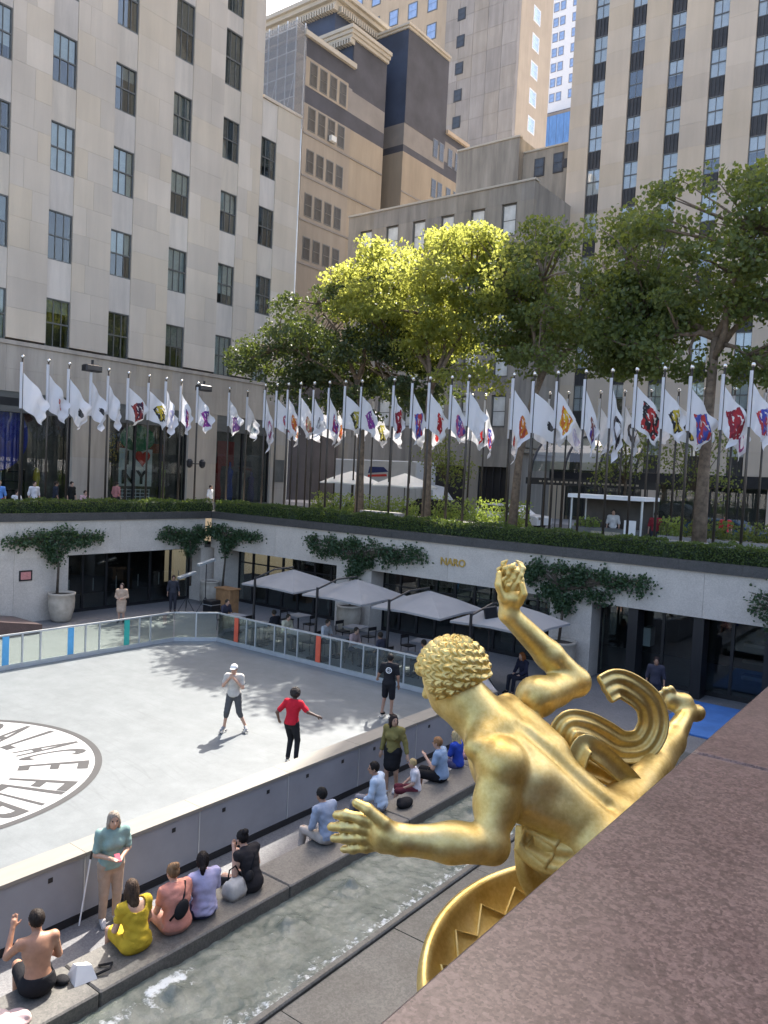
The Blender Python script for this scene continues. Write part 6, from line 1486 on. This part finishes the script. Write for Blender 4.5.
    # drapery: swept ribbons with folds
    def ribbon(pts, width, wdir, folds, thick=.035, name='drapery', amp=.03, taper=(1, 1)):
        P = [Vector(p) for p in pts]; fine = []
        for i in range(len(P) - 1):
            a, b, c, d = P[max(i - 1, 0)], P[i], P[i + 1], P[min(i + 2, len(P) - 1)]
            for k in range(7):
                t = k / 7; fine.append(.5 * ((2 * b) + (c - a) * t + (2 * a - 5 * b + 4 * c - d) * t * t + (3 * b - a - 3 * c + d) * t ** 3))
        fine.append(P[-1]); nf = len(fine); nw = 25; vs_ = []; f = []
        for i, p in enumerate(fine):
            tdir = (fine[min(i + 1, nf - 1)] - fine[max(i - 1, 0)]).normalized(); s = i / (nf - 1)
            wd = tdir.cross(Vector(wdir[0]).lerp(Vector(wdir[1]), s)).normalized(); nn = tdir.cross(wd); w = width * (taper[0] + (taper[1] - taper[0]) * s)
            top_ = []; bot = []
            for j in range(nw):
                x = j / (nw - 1) - .5; h = amp * (1 - .75 * s ** 5) * math.cos(x * 2 * math.pi * folds) + .02 * math.cos(math.pi * x); ed = 1 if 0 < j < nw - 1 else .3
                top_.append(p + wd * x * w + nn * (h + thick * .5 * ed)); bot.append(p + wd * x * w + nn * (h * .6 - thick * .5 * ed))
            vs_ += top_ + bot[::-1]
        m_ = 2 * nw
        for i in range(nf - 1):
            for j in range(m_): f.append((i * m_ + j, i * m_ + (j + 1) % m_, (i + 1) * m_ + (j + 1) % m_, (i + 1) * m_ + j))
        f += [tuple(range(m_ - 1, -1, -1)), tuple(range((nf - 1) * m_, nf * m_))]
        o = MB().add(vs_, f).obj(name, M['gold'], g, True); return o
    f0, f1 = (.32, -.80, .50), (.45, -.80, .25)      # the way the cloth faces along its length
    ribbon([tuple(T(.12, -.02, -.62)), tuple(T(.33, .06, -.60)), (-2.55, 6.04, 4.97), (-2.49, 6.22, 4.95), (-2.42, 6.42, 4.86), (-2.32, 6.68, 4.72), (-2.22, 6.90, 4.72), (-2.17, 6.98, 4.88), (-2.20, 6.93, 5.07), (-2.29, 6.80, 5.20), (-2.39, 6.66, 5.27), (-2.46, 6.54, 5.23)],
           .30, (f0, f1), 3, .07, amp=.026, taper=(1.0, .85))
    ribbon([tuple(T(.15, -.08, -.72)), (-2.52, 6.05, 4.80), (-2.42, 6.35, 4.66), (-2.32, 6.65, 4.52), (-2.20, 6.92, 4.48), (-2.12, 7.15, 4.50)], .34, (f0, f0), 3, .08, amp=.035)
    ribbon([tuple(T(.06, .0, -.84)), tuple(T(.20, .10, -.74)), (-2.40, 6.00, 4.88), (-2.33, 6.12, 4.81), (-2.25, 6.27, 4.69), (-2.14, 6.40, 4.54), (-2.03, 6.48, 4.38)], .17, (f0, f0), 1, .08, amp=.018)
    ribbon([tuple(T(-.42, -.12, -.95)), (-2.58, 5.44, 4.24), (-2.42, 5.42, 4.18), (-2.2, 5.5, 4.18)], .26, (f0, f0), 2, .06, amp=.03)
    ribbon([(-2.60, 5.55, 4.30), (-2.54, 5.46, 4.10), (-2.50, 5.52, 3.92), (-2.42, 5.75, 3.72)], .26, (f0, f0), 2, .07, amp=.03, taper=(1, 1.2))
    # plain tapered ring below
    m = MB(); cx, cy, Rr, K_ = -1.624, 5.25, 1.445, 120; prof = [(-.33, -.36), (-.29, -.41), (-.22, -.40), (.02, -.12), (.05, -.05), (.04, .0), (.0, .02), (-.04, .0), (-.05, -.05), (-.245, -.29), (-.27, -.285), (-.31, -.30)]
    vs_, f = [], []
    for i in range(K_):
        t = 2 * math.pi * i / K_; ax = Vector((math.cos(t), math.sin(t), 0)); kz = .128 * Rr * (ax.x * -.604 + ax.y * .797)
        for dr, dz in prof: vs_.append((cx + (Rr + dr) * ax.x, cy + (Rr + dr) * ax.y, 3.549 + dz + kz))
    q = len(prof)
    for i in range(K_):
        for j in range(q): f.append((i * q + j, ((i + 1) % K_) * q + j, ((i + 1) % K_) * q + (j + 1) % q, i * q + (j + 1) % q))
    m.add(vs_, f); m.obj('ring', M['gold'], g, True)
    zz = MB(); nz = 44; pz = []
    for i in range(nz + 1):
        t = 2 * math.pi * i / nz; f_ = .25 if i % 2 else .75; dr, dz = -.05 - .195 * f_, -.05 - .24 * f_; ax = Vector((math.cos(t), math.sin(t), 0)); pz.append((cx + (Rr + dr - .004) * ax.x, cy + (Rr + dr - .004) * ax.y, 3.549 + dz + .012 + .128 * Rr * (ax.x * -.604 + ax.y * .797)))
    zz.tube(pz, .012, 5); zz.obj('zigzag_fillet', M['gold'], g)
    # struts joining ring, figure and plinth
    sm = MB(); sm.tube([(-2.1, 5.8, 4.2), (-1.9, 5.7, 3.6), (-1.75, 5.6, 3.0)], [.16, .15, .2], 10)
    for a in range(4): sm.tube([(cx + Rr * math.cos(a * 1.57 + .9), cy + Rr * math.sin(a * 1.57 + .9), 3.36), (-1.75, 5.55, 2.9)], [.04, .06], 6)
    sm.obj('support', M['gold'], g, True)
    pl = wthing('granite_plinth', (-1.75, 5.55, .25), 'rough granite peak carrying the gilded figure, mostly behind the parapet', 'plinth')
    r2 = random.Random(8); rings = [(.95, 0), (.9, .5), (.75, 1.2), (.62, 1.9), (.45, 2.4), (.25, 2.8)]; m = MB(); vs_ = []
    for rad_, z in rings:
        for i in range(12): t = 2 * math.pi * i / 12; k2 = rad_ * r2.uniform(.8, 1.05); vs_.append((-1.75 + k2 * math.cos(t), 5.55 + k2 * math.sin(t), .25 + z + r2.uniform(-.06, .06) * (z > 0)))
    f = [(k * 12 + i, k * 12 + (i + 1) % 12, k * 12 + 12 + (i + 1) % 12, k * 12 + 12 + i) for k in range(5) for i in range(12)] + [tuple(range(11, -1, -1)), tuple(range(60, 72))]
    m.add(vs_, f); m.obj('rock', M['pool_granite'], pl)
statue()
# ------------------------------------------------------------------ restaurant terrace
def umbrella(label, cx, cy, px, py, half=1.44, ze=2.36, za=2.98, mat='canvas', group='grey umbrellas of the terrace', cant=True, base=0.0):
    u_ = wthing('parasol', (px if cant else cx, py if cant else cy, base), label, 'umbrella', group)
    m = MB(); n = 8; ring = []
    cor = [(-1, -1), (1, -1), (1, 1), (-1, 1)]
    P = []
    for k in range(4):
        (ax, ay), (bx, by) = cor[k], cor[(k + 1) % 4]
        for t in (0, .25, .5, .75): P.append((cx + half * (ax + (bx - ax) * t), cy + half * (ay + (by - ay) * t), base + ze + (.05 if t == .5 else .025 if t else 0)))
    v = P + [(cx + (p[0] - cx) * .5, cy + (p[1] - cy) * .5, base + ze + (za - ze) * .55 + (.0)) for p in P] + [(cx, cy, base + za)] + [(p[0], p[1], p[2] - .07) for p in P]
    f = []
    for i in range(16):
        j = (i + 1) % 16; f += [(i, j, 16 + j, 16 + i), (16 + i, 16 + j, 32), (i, 33 + i, 33 + j, j)]
    m.add(v, f); m.obj('canopy', M[mat], u_)
    rb = MB()
    for k in (0, 4, 8, 12): rb.cyl((cx, cy, base + za - .06), (P[k][0], P[k][1], P[k][2] - .04), .016, n=5)
    rb.obj('ribs', M['black'], u_)
    if cant:
        MB().cyl((px, py, base), (px, py, base + 2.72), .05, n=8).obj('mast', M['black'], u_)
        MB().tube([(px, py, base + 2.66), ((px + cx) / 2, (py + cy) / 2, base + za + .02), (cx, cy, base + za + .10), (cx, cy, base + za - .02)], .035, 6).obj('arm', M['black'], u_)
        MB().bbox(px - .4, px + .4, py - .05, py + .5, base, base + .08, .02).obj('base_plate', M['black'], u_)
    else: MB().cyl((cx, cy, base), (cx, cy, base + za), .03, n=8).obj('mast', M['steel_dark'], u_)
    return u_
for i, x in enumerate((-21.75, -18.45, -15.15, -11.9)):
    umbrella(('leftmost grey cantilever umbrella of the terrace', 'grey umbrella second from left, before the stoneware pot', 'grey umbrella left of the golden head, lettered wall above', 'grey umbrella behind the raised golden forearm')[i], x, 22.85, x - .62, 21.35)

def table(label, x, y, rz=0):
    t = thing('dining_table', (x, y, 0), label, 'table', 'terrace tables', rz)
    MB().bbox(-.4, .4, -.4, .4, .71, .75, .01).obj('top', M['wall_grey'], t); MB().cyl((0, 0, .04), (0, 0, .71), .035).obj('column', M['black'], t); MB().bbox(-.25, .25, -.25, .25, 0, .04, .01).obj('foot', M['black'], t)
def chair_master():
    c = thing('terrace_chair')
    MB().bbox(-.22, .22, -.22, .22, .43, .47, .01).obj('seat', M['black'], c)
    for sx in (-.2, .2):
        for sy in (-.2, .2): MB().cyl((sx, sy, 0), (sx * .95, sy * .95, .43), .015, n=6).obj('leg', M['black'], c)
    m = MB().box(-.22, .22, -.22, -.19, .72, .86).box(-.22, -.19, -.22, -.19, .47, .72).box(.19, .22, -.22, -.19, .47, .72); m.obj('backrest', M['black'], c); return c
ch0 = chair_master(); chu = [False]
def chair(label, x, y, rz):
    c = ch0 if not chu[0] else copy_tree(ch0); chu[0] = True; c.location = (x, y, 0); c.rotation_euler = (0, 0, rz); tag(c, label, 'chair', 'terrace chairs')
DIN = [(-24.6, 22.4), (-22.6, 22.2), (-20.6, 22.0), (-18.9, 22.4), (-17.2, 22.1), (-15.4, 22.3), (-13.7, 22.1), (-23.0, 24.6), (-19.8, 24.6), (-16.4, 24.5)]
for i, (x, y) in enumerate(DIN):
    w = ('front row by the glass' if y < 23.5 else 'back row by the restaurant windows'); k = i if y < 23.5 else i - 7
    table(f'small square terrace table, {ORD[k]} from left in the {w}', x, y, U(-.2, .2))
    chair(f'black chair left of the {ORD[k]} table in the {w}', x - .68, y, rad(-90) + U(-.2, .2)); chair(f'black chair right of the {ORD[k]} table in the {w}', x + .68, y, rad(90) + U(-.2, .2))
DP = [(-25.25, 22.4, 1, (.05, .05, .07), 'diner in dark blue at the leftmost terrace table'), (-21.95, 22.2, -1, (.03, .03, .035), 'diner in black left of the first umbrella mast'), (-21.25, 22.0, 1, (.62, .56, .40), 'diner in cream top at the third front table'),
      (-19.55, 22.4, 1, (.58, .58, .58), 'diner in white shirt by the second umbrella mast'), (-17.9, 22.1, 1, (.45, .32, .3), 'diner in dusty pink under the second umbrella'), (-16.5, 22.1, -1, (.06, .06, .08), 'diner in charcoal under the third umbrella'),
      (-14.75, 22.3, -1, (.2, .22, .3), 'diner in slate blue under the third umbrella'), (-13.05, 22.1, -1, (.35, .12, .06), 'diner in rust top near the golden head')]
for x, y, s, c, lab in DP:
    person(lab, (x, y, 0), (s, 0), pose('sit', .1), SK1 if s > 0 else SK2, (.05, .04, .03), c, (.05, .05, .06), BLK, 1.0, .03, sleeve=1.0, fingers=False, group='diners on the terrace')
person('person with long red hair in dark coat seated right of the golden forearm', (-11.55, 23.3, 0), (-.4, -.9), pose('sit', .05), SK1, (.30, .10, .03), (.03, .03, .05), (.03, .03, .04), BLK, 1.0, .026, sleeve=1.8, hair_style='long', fingers=False)
# loudspeaker and light stands
def stand(label, x, y, h, head, tilt=0.0):
    s = wthing('tripod_stand', (x, y, 0), label, 'stand')
    MB().cyl((x, y, .25), (x, y, h), .022, n=7).obj('pole', M['black'], s)
    for k in range(3):
        a = k * 2.094 + .4; MB().cyl((x + .5 * math.cos(a), y + .5 * math.sin(a), 0), (x, y, .75), .014, n=6).obj('leg', M['black'], s)
    return s
stand('black tripod carrying the loudspeaker behind the golden head', -12.15, 21.9, 2.3, 0)
sp = wthing('loudspeaker', (-12.05, 22, 2.2), 'black loudspeaker tilted on a tripod beside the raised golden wrist', 'loudspeaker')
m = MB().bbox(-.22, .22, -.18, .18, 0, .72, .03).xform(Matrix.Translation((-12.05, 22.0, 2.22)) @ Matrix.Rotation(rad(-14), 4, 'Y') @ Matrix.Rotation(rad(30), 4, 'Z')); m.obj('cabinet', M['black'], sp)
m = MB().box(-.18, .18, -.186, -.181, .04, .68).xform(Matrix.Translation((-12.05, 22.0, 2.22)) @ Matrix.Rotation(rad(-14), 4, 'Y') @ Matrix.Rotation(rad(30), 4, 'Z')); m.obj('grille', M['black_soft'], sp)
for (x, y, h, lab) in ((-28.9, 24.4, 2.35, 'tall light stand with a white bar lamp in the inner corner'), (-29.3, 23.6, 1.75, 'short light stand left of the tall one in the inner corner')):
    s = stand(lab, x, y, h, 0)
    MB().bbox(x - .1, x + .1, y - .5, y + .5, h, h + .12, .02).xform(Matrix.Translation((x, y, h)) @ Matrix.Rotation(rad(12), 4, 'X') @ Matrix.Translation((-x, -y, -h))).obj('lamp_head', M['alu'], s)
fc = wthing('flight_case', (-28.6, 24.7, 0), 'black equipment case at the foot of the light stand', 'case')
MB().bbox(-28.95, -28.35, 24.3, 24.9, 0.05, .62, .03).obj('body', M['black'], fc); MB().box(-28.96, -28.34, 24.29, 24.91, .40, .43).obj('trim', M['alu'], fc)
cb = wthing('wooden_lectern', (-28.3, 25.2, 0), 'warm oak host stand beside the light stands', 'host stand')
MB().bbox(-28.75, -27.75, 24.9, 25.5, 0, 1.15, .02).obj('body', M['wood'], cb); MB().bbox(-28.82, -27.68, 24.85, 25.55, 1.152, 1.2, .01).obj('top', M['wood'], cb)
person('staff member in dark clothes by the wide doorway at the corner', (-29.9, 23.3, 0), (.8, -.5), pose('stand'), SK2, (.03, .02, .02), (.05, .05, .06), (.04, .04, .05), BLK, 1.0, .03, sleeve=1.5, fingers=False)
# gilt restaurant name
nm = wthing('wall_lettering', (-16.8, 26.86, 3.5), 'small gilt letters reading NARO on the pale wall', 'sign')
me = text_mesh('NARO', .42, .02, bold=.008); me.transform(Matrix.Translation((-16.75, 26.875, 3.42)) @ Matrix.Rotation(rad(90), 4, 'X')); me.materials.append(M['gold_letter']); link('letters', me, None, nm)
# blue mat and dark bag on the floor at right
bm = wthing('blue_mat', (-6, 24.8, 0), 'flat blue mat laid on the court floor at right', 'mat')
MB().bbox(-7.1, -4.2, 22.9, 26.6, .003, .06, .01).obj('mat', M['mat_blue'], bm)
person('person in dark clothes standing behind the golden foot', (-7.6, 24.4, 0), (.3, -1), pose('stand'), SK2, (.03, .02, .02), (.05, .05, .07), (.03, .035, .05), WHT, 1.0, .03, sleeve=1.2, fingers=False)
# things on the bench
tb = wthing('white_tote', (-8.62, 8.86 - .75, .45), 'white tote bag beside the woman in black', 'bag')
m = MB(); lay = [(.16, .20, .452), (.18, .23, .54), (.15, .20, .66), (.10, .16, .72)]
for hx, hy, z in lay:
    for i in range(20):
        t = 2 * math.pi * i / 20; cs, sn = math.cos(t), math.sin(t); k_ = (abs(cs) ** 4 + abs(sn) ** 4) ** -.25 * (1 + .05 * math.sin(5 * t + 9 * z))
        m.v.append((-8.62 + hx * k_ * cs * .8, 8.06 + hy * k_ * sn * .8, z + .02 * math.sin(3 * t) * (z > .5)))
m.f = [(r_ * 20 + i, r_ * 20 + (i + 1) % 20, r_ * 20 + 20 + (i + 1) % 20, r_ * 20 + 20 + i) for r_ in range(3) for i in range(20)] + [tuple(range(19, -1, -1)), tuple(range(60, 80))]; m.m = [0] * len(m.f)
m.obj('bag', cloth((.52, .50, .46)), tb, True)
MB().tube([(-8.66, 7.95, .70), (-8.68, 8.0, .86), (-8.66, 8.10, .90), (-8.64, 8.2, .72)], .012, 6).obj('handle', cloth(BLK), tb, True)
pb = wthing('paper_bag', (-8.6, 5.52, .45), 'white paper bag and black strap lying on the bench', 'bag')
MB().add([(-8.78, 5.40, .452), (-8.50, 5.34, .452), (-8.44, 5.62, .452), (-8.72, 5.68, .452), (-8.74, 5.46, .60), (-8.58, 5.42, .66), (-8.52, 5.58, .62), (-8.68, 5.62, .57)], [(0, 3, 2, 1), (4, 5, 6, 7), (0, 1, 5, 4), (1, 2, 6, 5), (2, 3, 7, 6), (3, 0, 4, 7)]).obj('bag', M['pages'], pb)
MB().tube([(-8.5, 5.62, .47), (-8.42, 5.78, .52), (-8.52, 5.88, .50), (-8.64, 5.76, .47)], .018, 6).obj('strap', cloth(BLK), pb, True)
kb = wthing('black_pouch', (-8.7, 5.30, .45), 'small black pouch beside the white paper bag', 'pouch')
S = SDF((-8.95, 5.1, .42), (-8.45, 5.5, .65), .013); S.ell((-8.70, 5.29, .49), (.10, .08, .05), None, .02); S.clip((0, 0, .45), (0, 0, -1)); S.mesh('pouch', cloth(BLK), kb)
fb = wthing('folded_clothes', (-8.45, 4.62, .45), 'heap of folded pink and grey clothes behind the shirtless man', 'clothes')
for k, (x, y, c) in enumerate(((-8.48, 4.60, (.5, .36, .34)), (-8.40, 4.45, (.42, .40, .42)), (-8.58, 4.42, (.55, .42, .38)))):
    S = SDF((x - .3, y - .3, .40), (x + .3, y + .3, .75), .016); S.ell((x, y, .47 + .02 * k), (.18, .15, .055), None, .02); S.cap((x - .1, y - .08, .50), (x + .12, y + .06, .52), .03, .03, .03); S.clip((0, 0, .452), (0, 0, -1)); S.mesh('garment', cloth(c), fb)
bb = wthing('black_rucksack', (-8.7, 12.5, .45), 'black rucksack behind the man in light blue shirt', 'bag')
S = SDF((-9.1, 12.2, .40), (-8.3, 12.95, .9), .018); S.ell((-8.62, 12.52, .52), (.13, .22, .10), None, .03); S.cap((-8.66, 12.40, .58), (-8.60, 12.62, .55), .06, .05, .02); S.cap((-8.66, 12.72, .49), (-8.72, 12.80, .48), .03, .02, .02); S.clip((0, 0, .45), (0, 0, -1)); S.mesh('bag', cloth(BLK), bb)
ph = wthing('pink_phone', (-9.72, 6.75, 1.13), 'pink phone held by the standing woman', 'phone')
MB().bbox(-.04, .04, -.075, .075, -.006, .006, .004).xform(Matrix.Translation((-9.74, 6.76, 1.15)) @ Matrix.Rotation(rad(70), 4, 'Z') @ Matrix.Rotation(rad(25), 4, 'X')).obj('case', cloth((.6, .12, .16)), ph)
cn = wthing('white_cane', (-10.2, 6.55, 0), 'thin white cane leaning on the rink wall beside the standing woman', 'cane')
MB().cyl((-10.28, 6.50, .02), (-10.22, 6.62, 1.02), .012, n=6).obj('shaft', M['white_paint'], cn); MB().cyl((-10.22, 6.62, 1.02), (-10.21, 6.64, 1.14), .016, n=6).obj('grip', M['black'], cn)

# ------------------------------------------------------------------ upper plaza: kiosk, entrance canopy, parasols, vehicles, planting
for i, (x, lab) in enumerate(((-29.8, 'cream parasol at left before the post van'), (-25.9, 'cream parasol right of the other, before the sunlit trunk'))):
    umbrella(lab, x, 36.0, x, 36.0, 1.35, 2.15, 2.9, 'canvas_white', 'cream parasols on the plaza', False, GZ)
kq = wthing('kiosk', (-12.6, 33, GZ), 'small vending kiosk with flat white roof and flowers on its counter', 'kiosk')
MB().bbox(-14.3, -10.9, 32.1, 34.0, 6.38, 6.55, .02).obj('roof', M['white_paint'], kq)
for x in (-14.15, -11.05):
    for y in (32.25, 33.85): MB().cyl((x, y, GZ), (x, y, 6.38), .05, n=8).obj('post', M['alu'], kq)
MB().bbox(-14.1, -11.1, 32.25, 32.75, GZ, 5.15, .02).obj('counter', M['bronze'], kq); MB().box(-13.2, -11.9, 32.235, 32.249, 4.75, 5.0).obj('name_board', plain('name_board', (.35, .3, .22), .6, var=.5, scale=9), kq)
MB().box(-11.75, -11.25, 32.2, 32.23, 4.9, 5.55).obj('menu_board', M['pages'], kq); MB().box(-14.1, -11.1, 33.8, 33.84, GZ, 6.38).obj('back_panel', M['dim_room'], kq)
def flower_bed(label, x0, x1, y0, y1, z, h, n, mat, seed, box=True, name='planter_bed'):
    rng = np.random.default_rng(seed); b = wthing(name, ((x0 + x1) / 2, (y0 + y1) / 2, GZ), label, 'planting')
    if box: MB().bbox(x0, x1, y0, y1, GZ, z, .02).obj('trough', M['plaza'], b)
    P = np.stack([rng.uniform(x0, x1, n), rng.uniform(y0, y1, n), z + h * rng.uniform(0, 1, n) ** .7 * (.6 + .4 * np.sin(np.linspace(0, 30, n)))], 1)
    leaf_cards('leaves', P, .13, mat, b, rng); st_ = MB()
    for k in range(30): x, y = rng.uniform(x0, x1), rng.uniform(y0, y1); st_.cyl((x, y, z - .05), (x + rng.normal(0, .08), y, z + h * .7), .012, .006, 4)
    st_.obj('stems', M['bark_dark'], b)
flower_bed('pale flowers on the kiosk counter', -14.0, -12.9, 32.2, 32.7, 5.15, .45, 260, M['leaf_bright'], 3, False)
flower_bed('sunlit bright shrubs in a trough before the parasols', -31, -23.5, 33.6, 34.4, 4.75, 1.1, 2600, M['leaf_bright'], 4)
flower_bed('sunlit bright shrubs in a trough right of the parasols', -22.5, -17.0, 33.4, 34.3, 4.75, 1.3, 2200, M['leaf_bright'], 5)
flower_bed('low green planting in the stone trough at far right', -9.6, -3.0, 33.0, 34.2, 5.0, .8, 2200, M['leaf_dark'], 6)
flower_bed('white-flowered planting right of the kiosk', -10.6, -9.7, 33.0, 33.9, 5.0, .8, 500, M['leaf_bright'], 7)
for k, (x0, x1, lab) in enumerate(((-24.4, -20.8, 'grey stone plinth wall before the parasols'), (-20.2, -15.6, 'low grey stone wall left of the kiosk'), (-9.6, -2.5, 'low grey stone wall at far right behind the poles'))):
    w = wthing('low_wall', ((x0 + x1) / 2, 30.6, GZ), lab, 'wall', 'low walls on the plaza')
    for j in range(int((x1 - x0) / 1.2)): block('wall_block', M['plaza'], w, x0 + j * 1.2 + .004, x0 + (j + 1) * 1.2 - .004, 30.2, 30.7, GZ, 5.0 if k else 5.15)
# glass entrance canopy
ec = wthing('entrance_canopy', (-16, 40, GZ), 'black framed glass entrance canopy with arched trusses behind the poles', 'canopy')
for x in (-19.4, -17.5, -15.6, -13.7):
    m = MB(); pts = [(x, 38.6, GZ), (x, 38.6, 7.2)] + [(x, 38.6 + 3.0 * (1 - math.cos(t)), 7.2 + 2.4 * math.sin(t)) for t in np.linspace(.15, 1.57, 7)]
    m.tube(pts, .07, 6); m.obj('arch', M['black'], ec)
for k in range(3):
    for j, t in enumerate(np.linspace(.15, 1.57, 7)[:-1]):
        t2 = np.linspace(.15, 1.57, 7)[j + 1]; x0 = -19.33 + k * 1.9; x1 = x0 + 1.76
        q = [(38.6 + 3.0 * (1 - math.cos(a)), 7.2 + 2.4 * math.sin(a)) for a in (t, t2)]
        MB().add([(x0, q[0][0], q[0][1]), (x1, q[0][0], q[0][1]), (x1, q[1][0], q[1][1]), (x0, q[1][0], q[1][1])], [(0, 1, 2, 3)]).obj('roof_pane', M['dasher_glass'], ec)
MB().box(-19.6, -12.6, 38.45, 38.6, 6.85, 7.2).obj('sign_band', M['black'], ec)
for k in range(22): block('gilt_mark', M['terracotta'], ec, -18.8 + k * .25, -18.66 + k * .25, 38.44, 38.449, 6.98, 7.07)
for k in range(9): MB().cyl((-19.4 + k * .8, 38.55, GZ), (-19.4 + k * .8, 38.55, 6.85), .03, n=5).obj('rail', M['black'], ec)
# vehicles
def van(label, x, y, L, W, H, body, cat='van', box=True, name='van'):
    v = wthing(name, (x, y, GZ), label, cat)
    z0 = GZ + .38
    if box:
        MB().bbox(x - L / 2, x + L * .28, y - W / 2, y + W / 2, z0, GZ + H, .06).obj('cargo_box', body, v)
        m = MB(); pr_ = [(L * .285, .0), (L * .5, .0), (L * .5, .75), (L * .44, .95), (L * .36, 1.75), (L * .285, 1.85)]
    else:
        m = MB(); pr_ = [(-L / 2, 0), (L / 2, 0), (L / 2, .38), (L * .46, .48), (L * .27, .55), (L * .12, 1.0), (-L * .28, 1.02), (-L * .42, .58), (-L / 2, .5)]
    n = len(pr_); i_ = .08
    vs_ = [(x + a, y - W / 2, z0 + b) for a, b in pr_] + [(x + a, y + W / 2, z0 + b) for a, b in pr_]
    m.add(vs_, [tuple(range(n)), tuple(range(2 * n - 1, n - 1, -1))] + [(i, n + i, n + (i + 1) % n, (i + 1) % n) for i in range(n)]); m.obj('cab' if box else 'body', body, v)
    if box:
        MB().box(x + L * .33, x + L * .43, y - W / 2 - .01, y - W / 2 + .01, z0 + .95, z0 + 1.55).obj('side_window', M['pane'], v)
    else:
        MB().add([(x + L * .22, y - W / 2 - .006, z0 + .58), (x + L * .11, y - W / 2 - .006, z0 + .93), (x - L * .25, y - W / 2 - .006, z0 + .95), (x - L * .36, y - W / 2 - .006, z0 + .62)], [(0, 1, 2, 3)]).obj('side_window', M['dark_room'], v)
    for a in (-.32, .34):
        for s in (-1, 1):
            w = MB().cyl((x + L * a, y + s * (W / 2 - .12), GZ + .36), (x + L * a, y + s * (W / 2 + .02), GZ + .36), .36, n=18).obj('wheel', M['tyre'], v)
            h = MB().cyl((x + L * a, y + s * (W / 2 + .015), GZ + .36), (x + L * a, y + s * (W / 2 + .03), GZ + .36), .2, n=12).obj('rim', M['hub'], w)
    for s in (-1, 1): MB().bbox(x + L / 2 - .02, x + L / 2 + .02, y + s * W * .36 - .12, y + s * W * .36 + .12, z0 + .3, z0 + .45, .01).obj('headlight', M['finial'], v)
    return v
vv = van('white post van with dark blue emblem on its side behind the parasols', -31.2, 42.2, 9.0, 2.3, 3.7, plain('van_paint', (.48, .48, .47), .5, var=.05))
MB().add([(-32.6, 41.03, 7.0), (-30.9, 41.03, 7.15), (-31.3, 41.03, 7.45), (-32.5, 41.03, 7.45)], [(0, 1, 2, 3)]).obj('emblem', M['navy'], vv)
MB().add([(-32.6, 41.028, 6.75), (-31.0, 41.028, 6.85), (-31.05, 41.028, 7.0), (-32.6, 41.028, 6.9)], [(0, 1, 2, 3)]).obj('emblem', M['red'], vv)
van('white car parked left of the glass entrance canopy', -21.3, 40.0, 4.4, 1.8, 1.5, plain('white_car_paint', (.7, .7, .7), .25, var=.03), 'car', False, 'car')
van('dark blue car parked between kiosk and thick trunk', -9.6, 40.4, 4.5, 1.8, 1.5, plain('blue_car_paint', (.03, .07, .12), .25, var=.05), 'car', False, 'car')
van('white car parked at the far right', -4.4, 40.2, 4.5, 1.8, 1.5, bpy.data.materials['white_car_paint'], 'car', False, 'car')
van('black car behind the row of street flags', -26.0, 40.2, 4.5, 1.8, 1.5, plain('black_car_paint', (.02, .02, .022), .25, var=.05), 'car', False, 'car')
# benches and tables on the plaza, dark
for k, x in enumerate((-30.8, -28.4, -23.8, -21.6, -19.4, -17.8)):
    b = wthing('cafe_table', (x, 31.8 + .3 * (k % 2), GZ), f'dark slatted cafe table, {ORD[k]} from left behind the front poles', 'table', 'dark cafe tables on the plaza')
    for j in range(5): block('slat', M['black'], b, x - .7, x + .7, 31.5 + j * .14, 31.61 + j * .14, 4.92, 4.96)
    for sx in (-.6, .6): block('leg', M['black'], b, x + sx - .03, x + sx + .03, 31.6, 32.0, GZ, 4.92)
for o in list(bpy.data.objects):
    if '_w' in o: del o['_w']
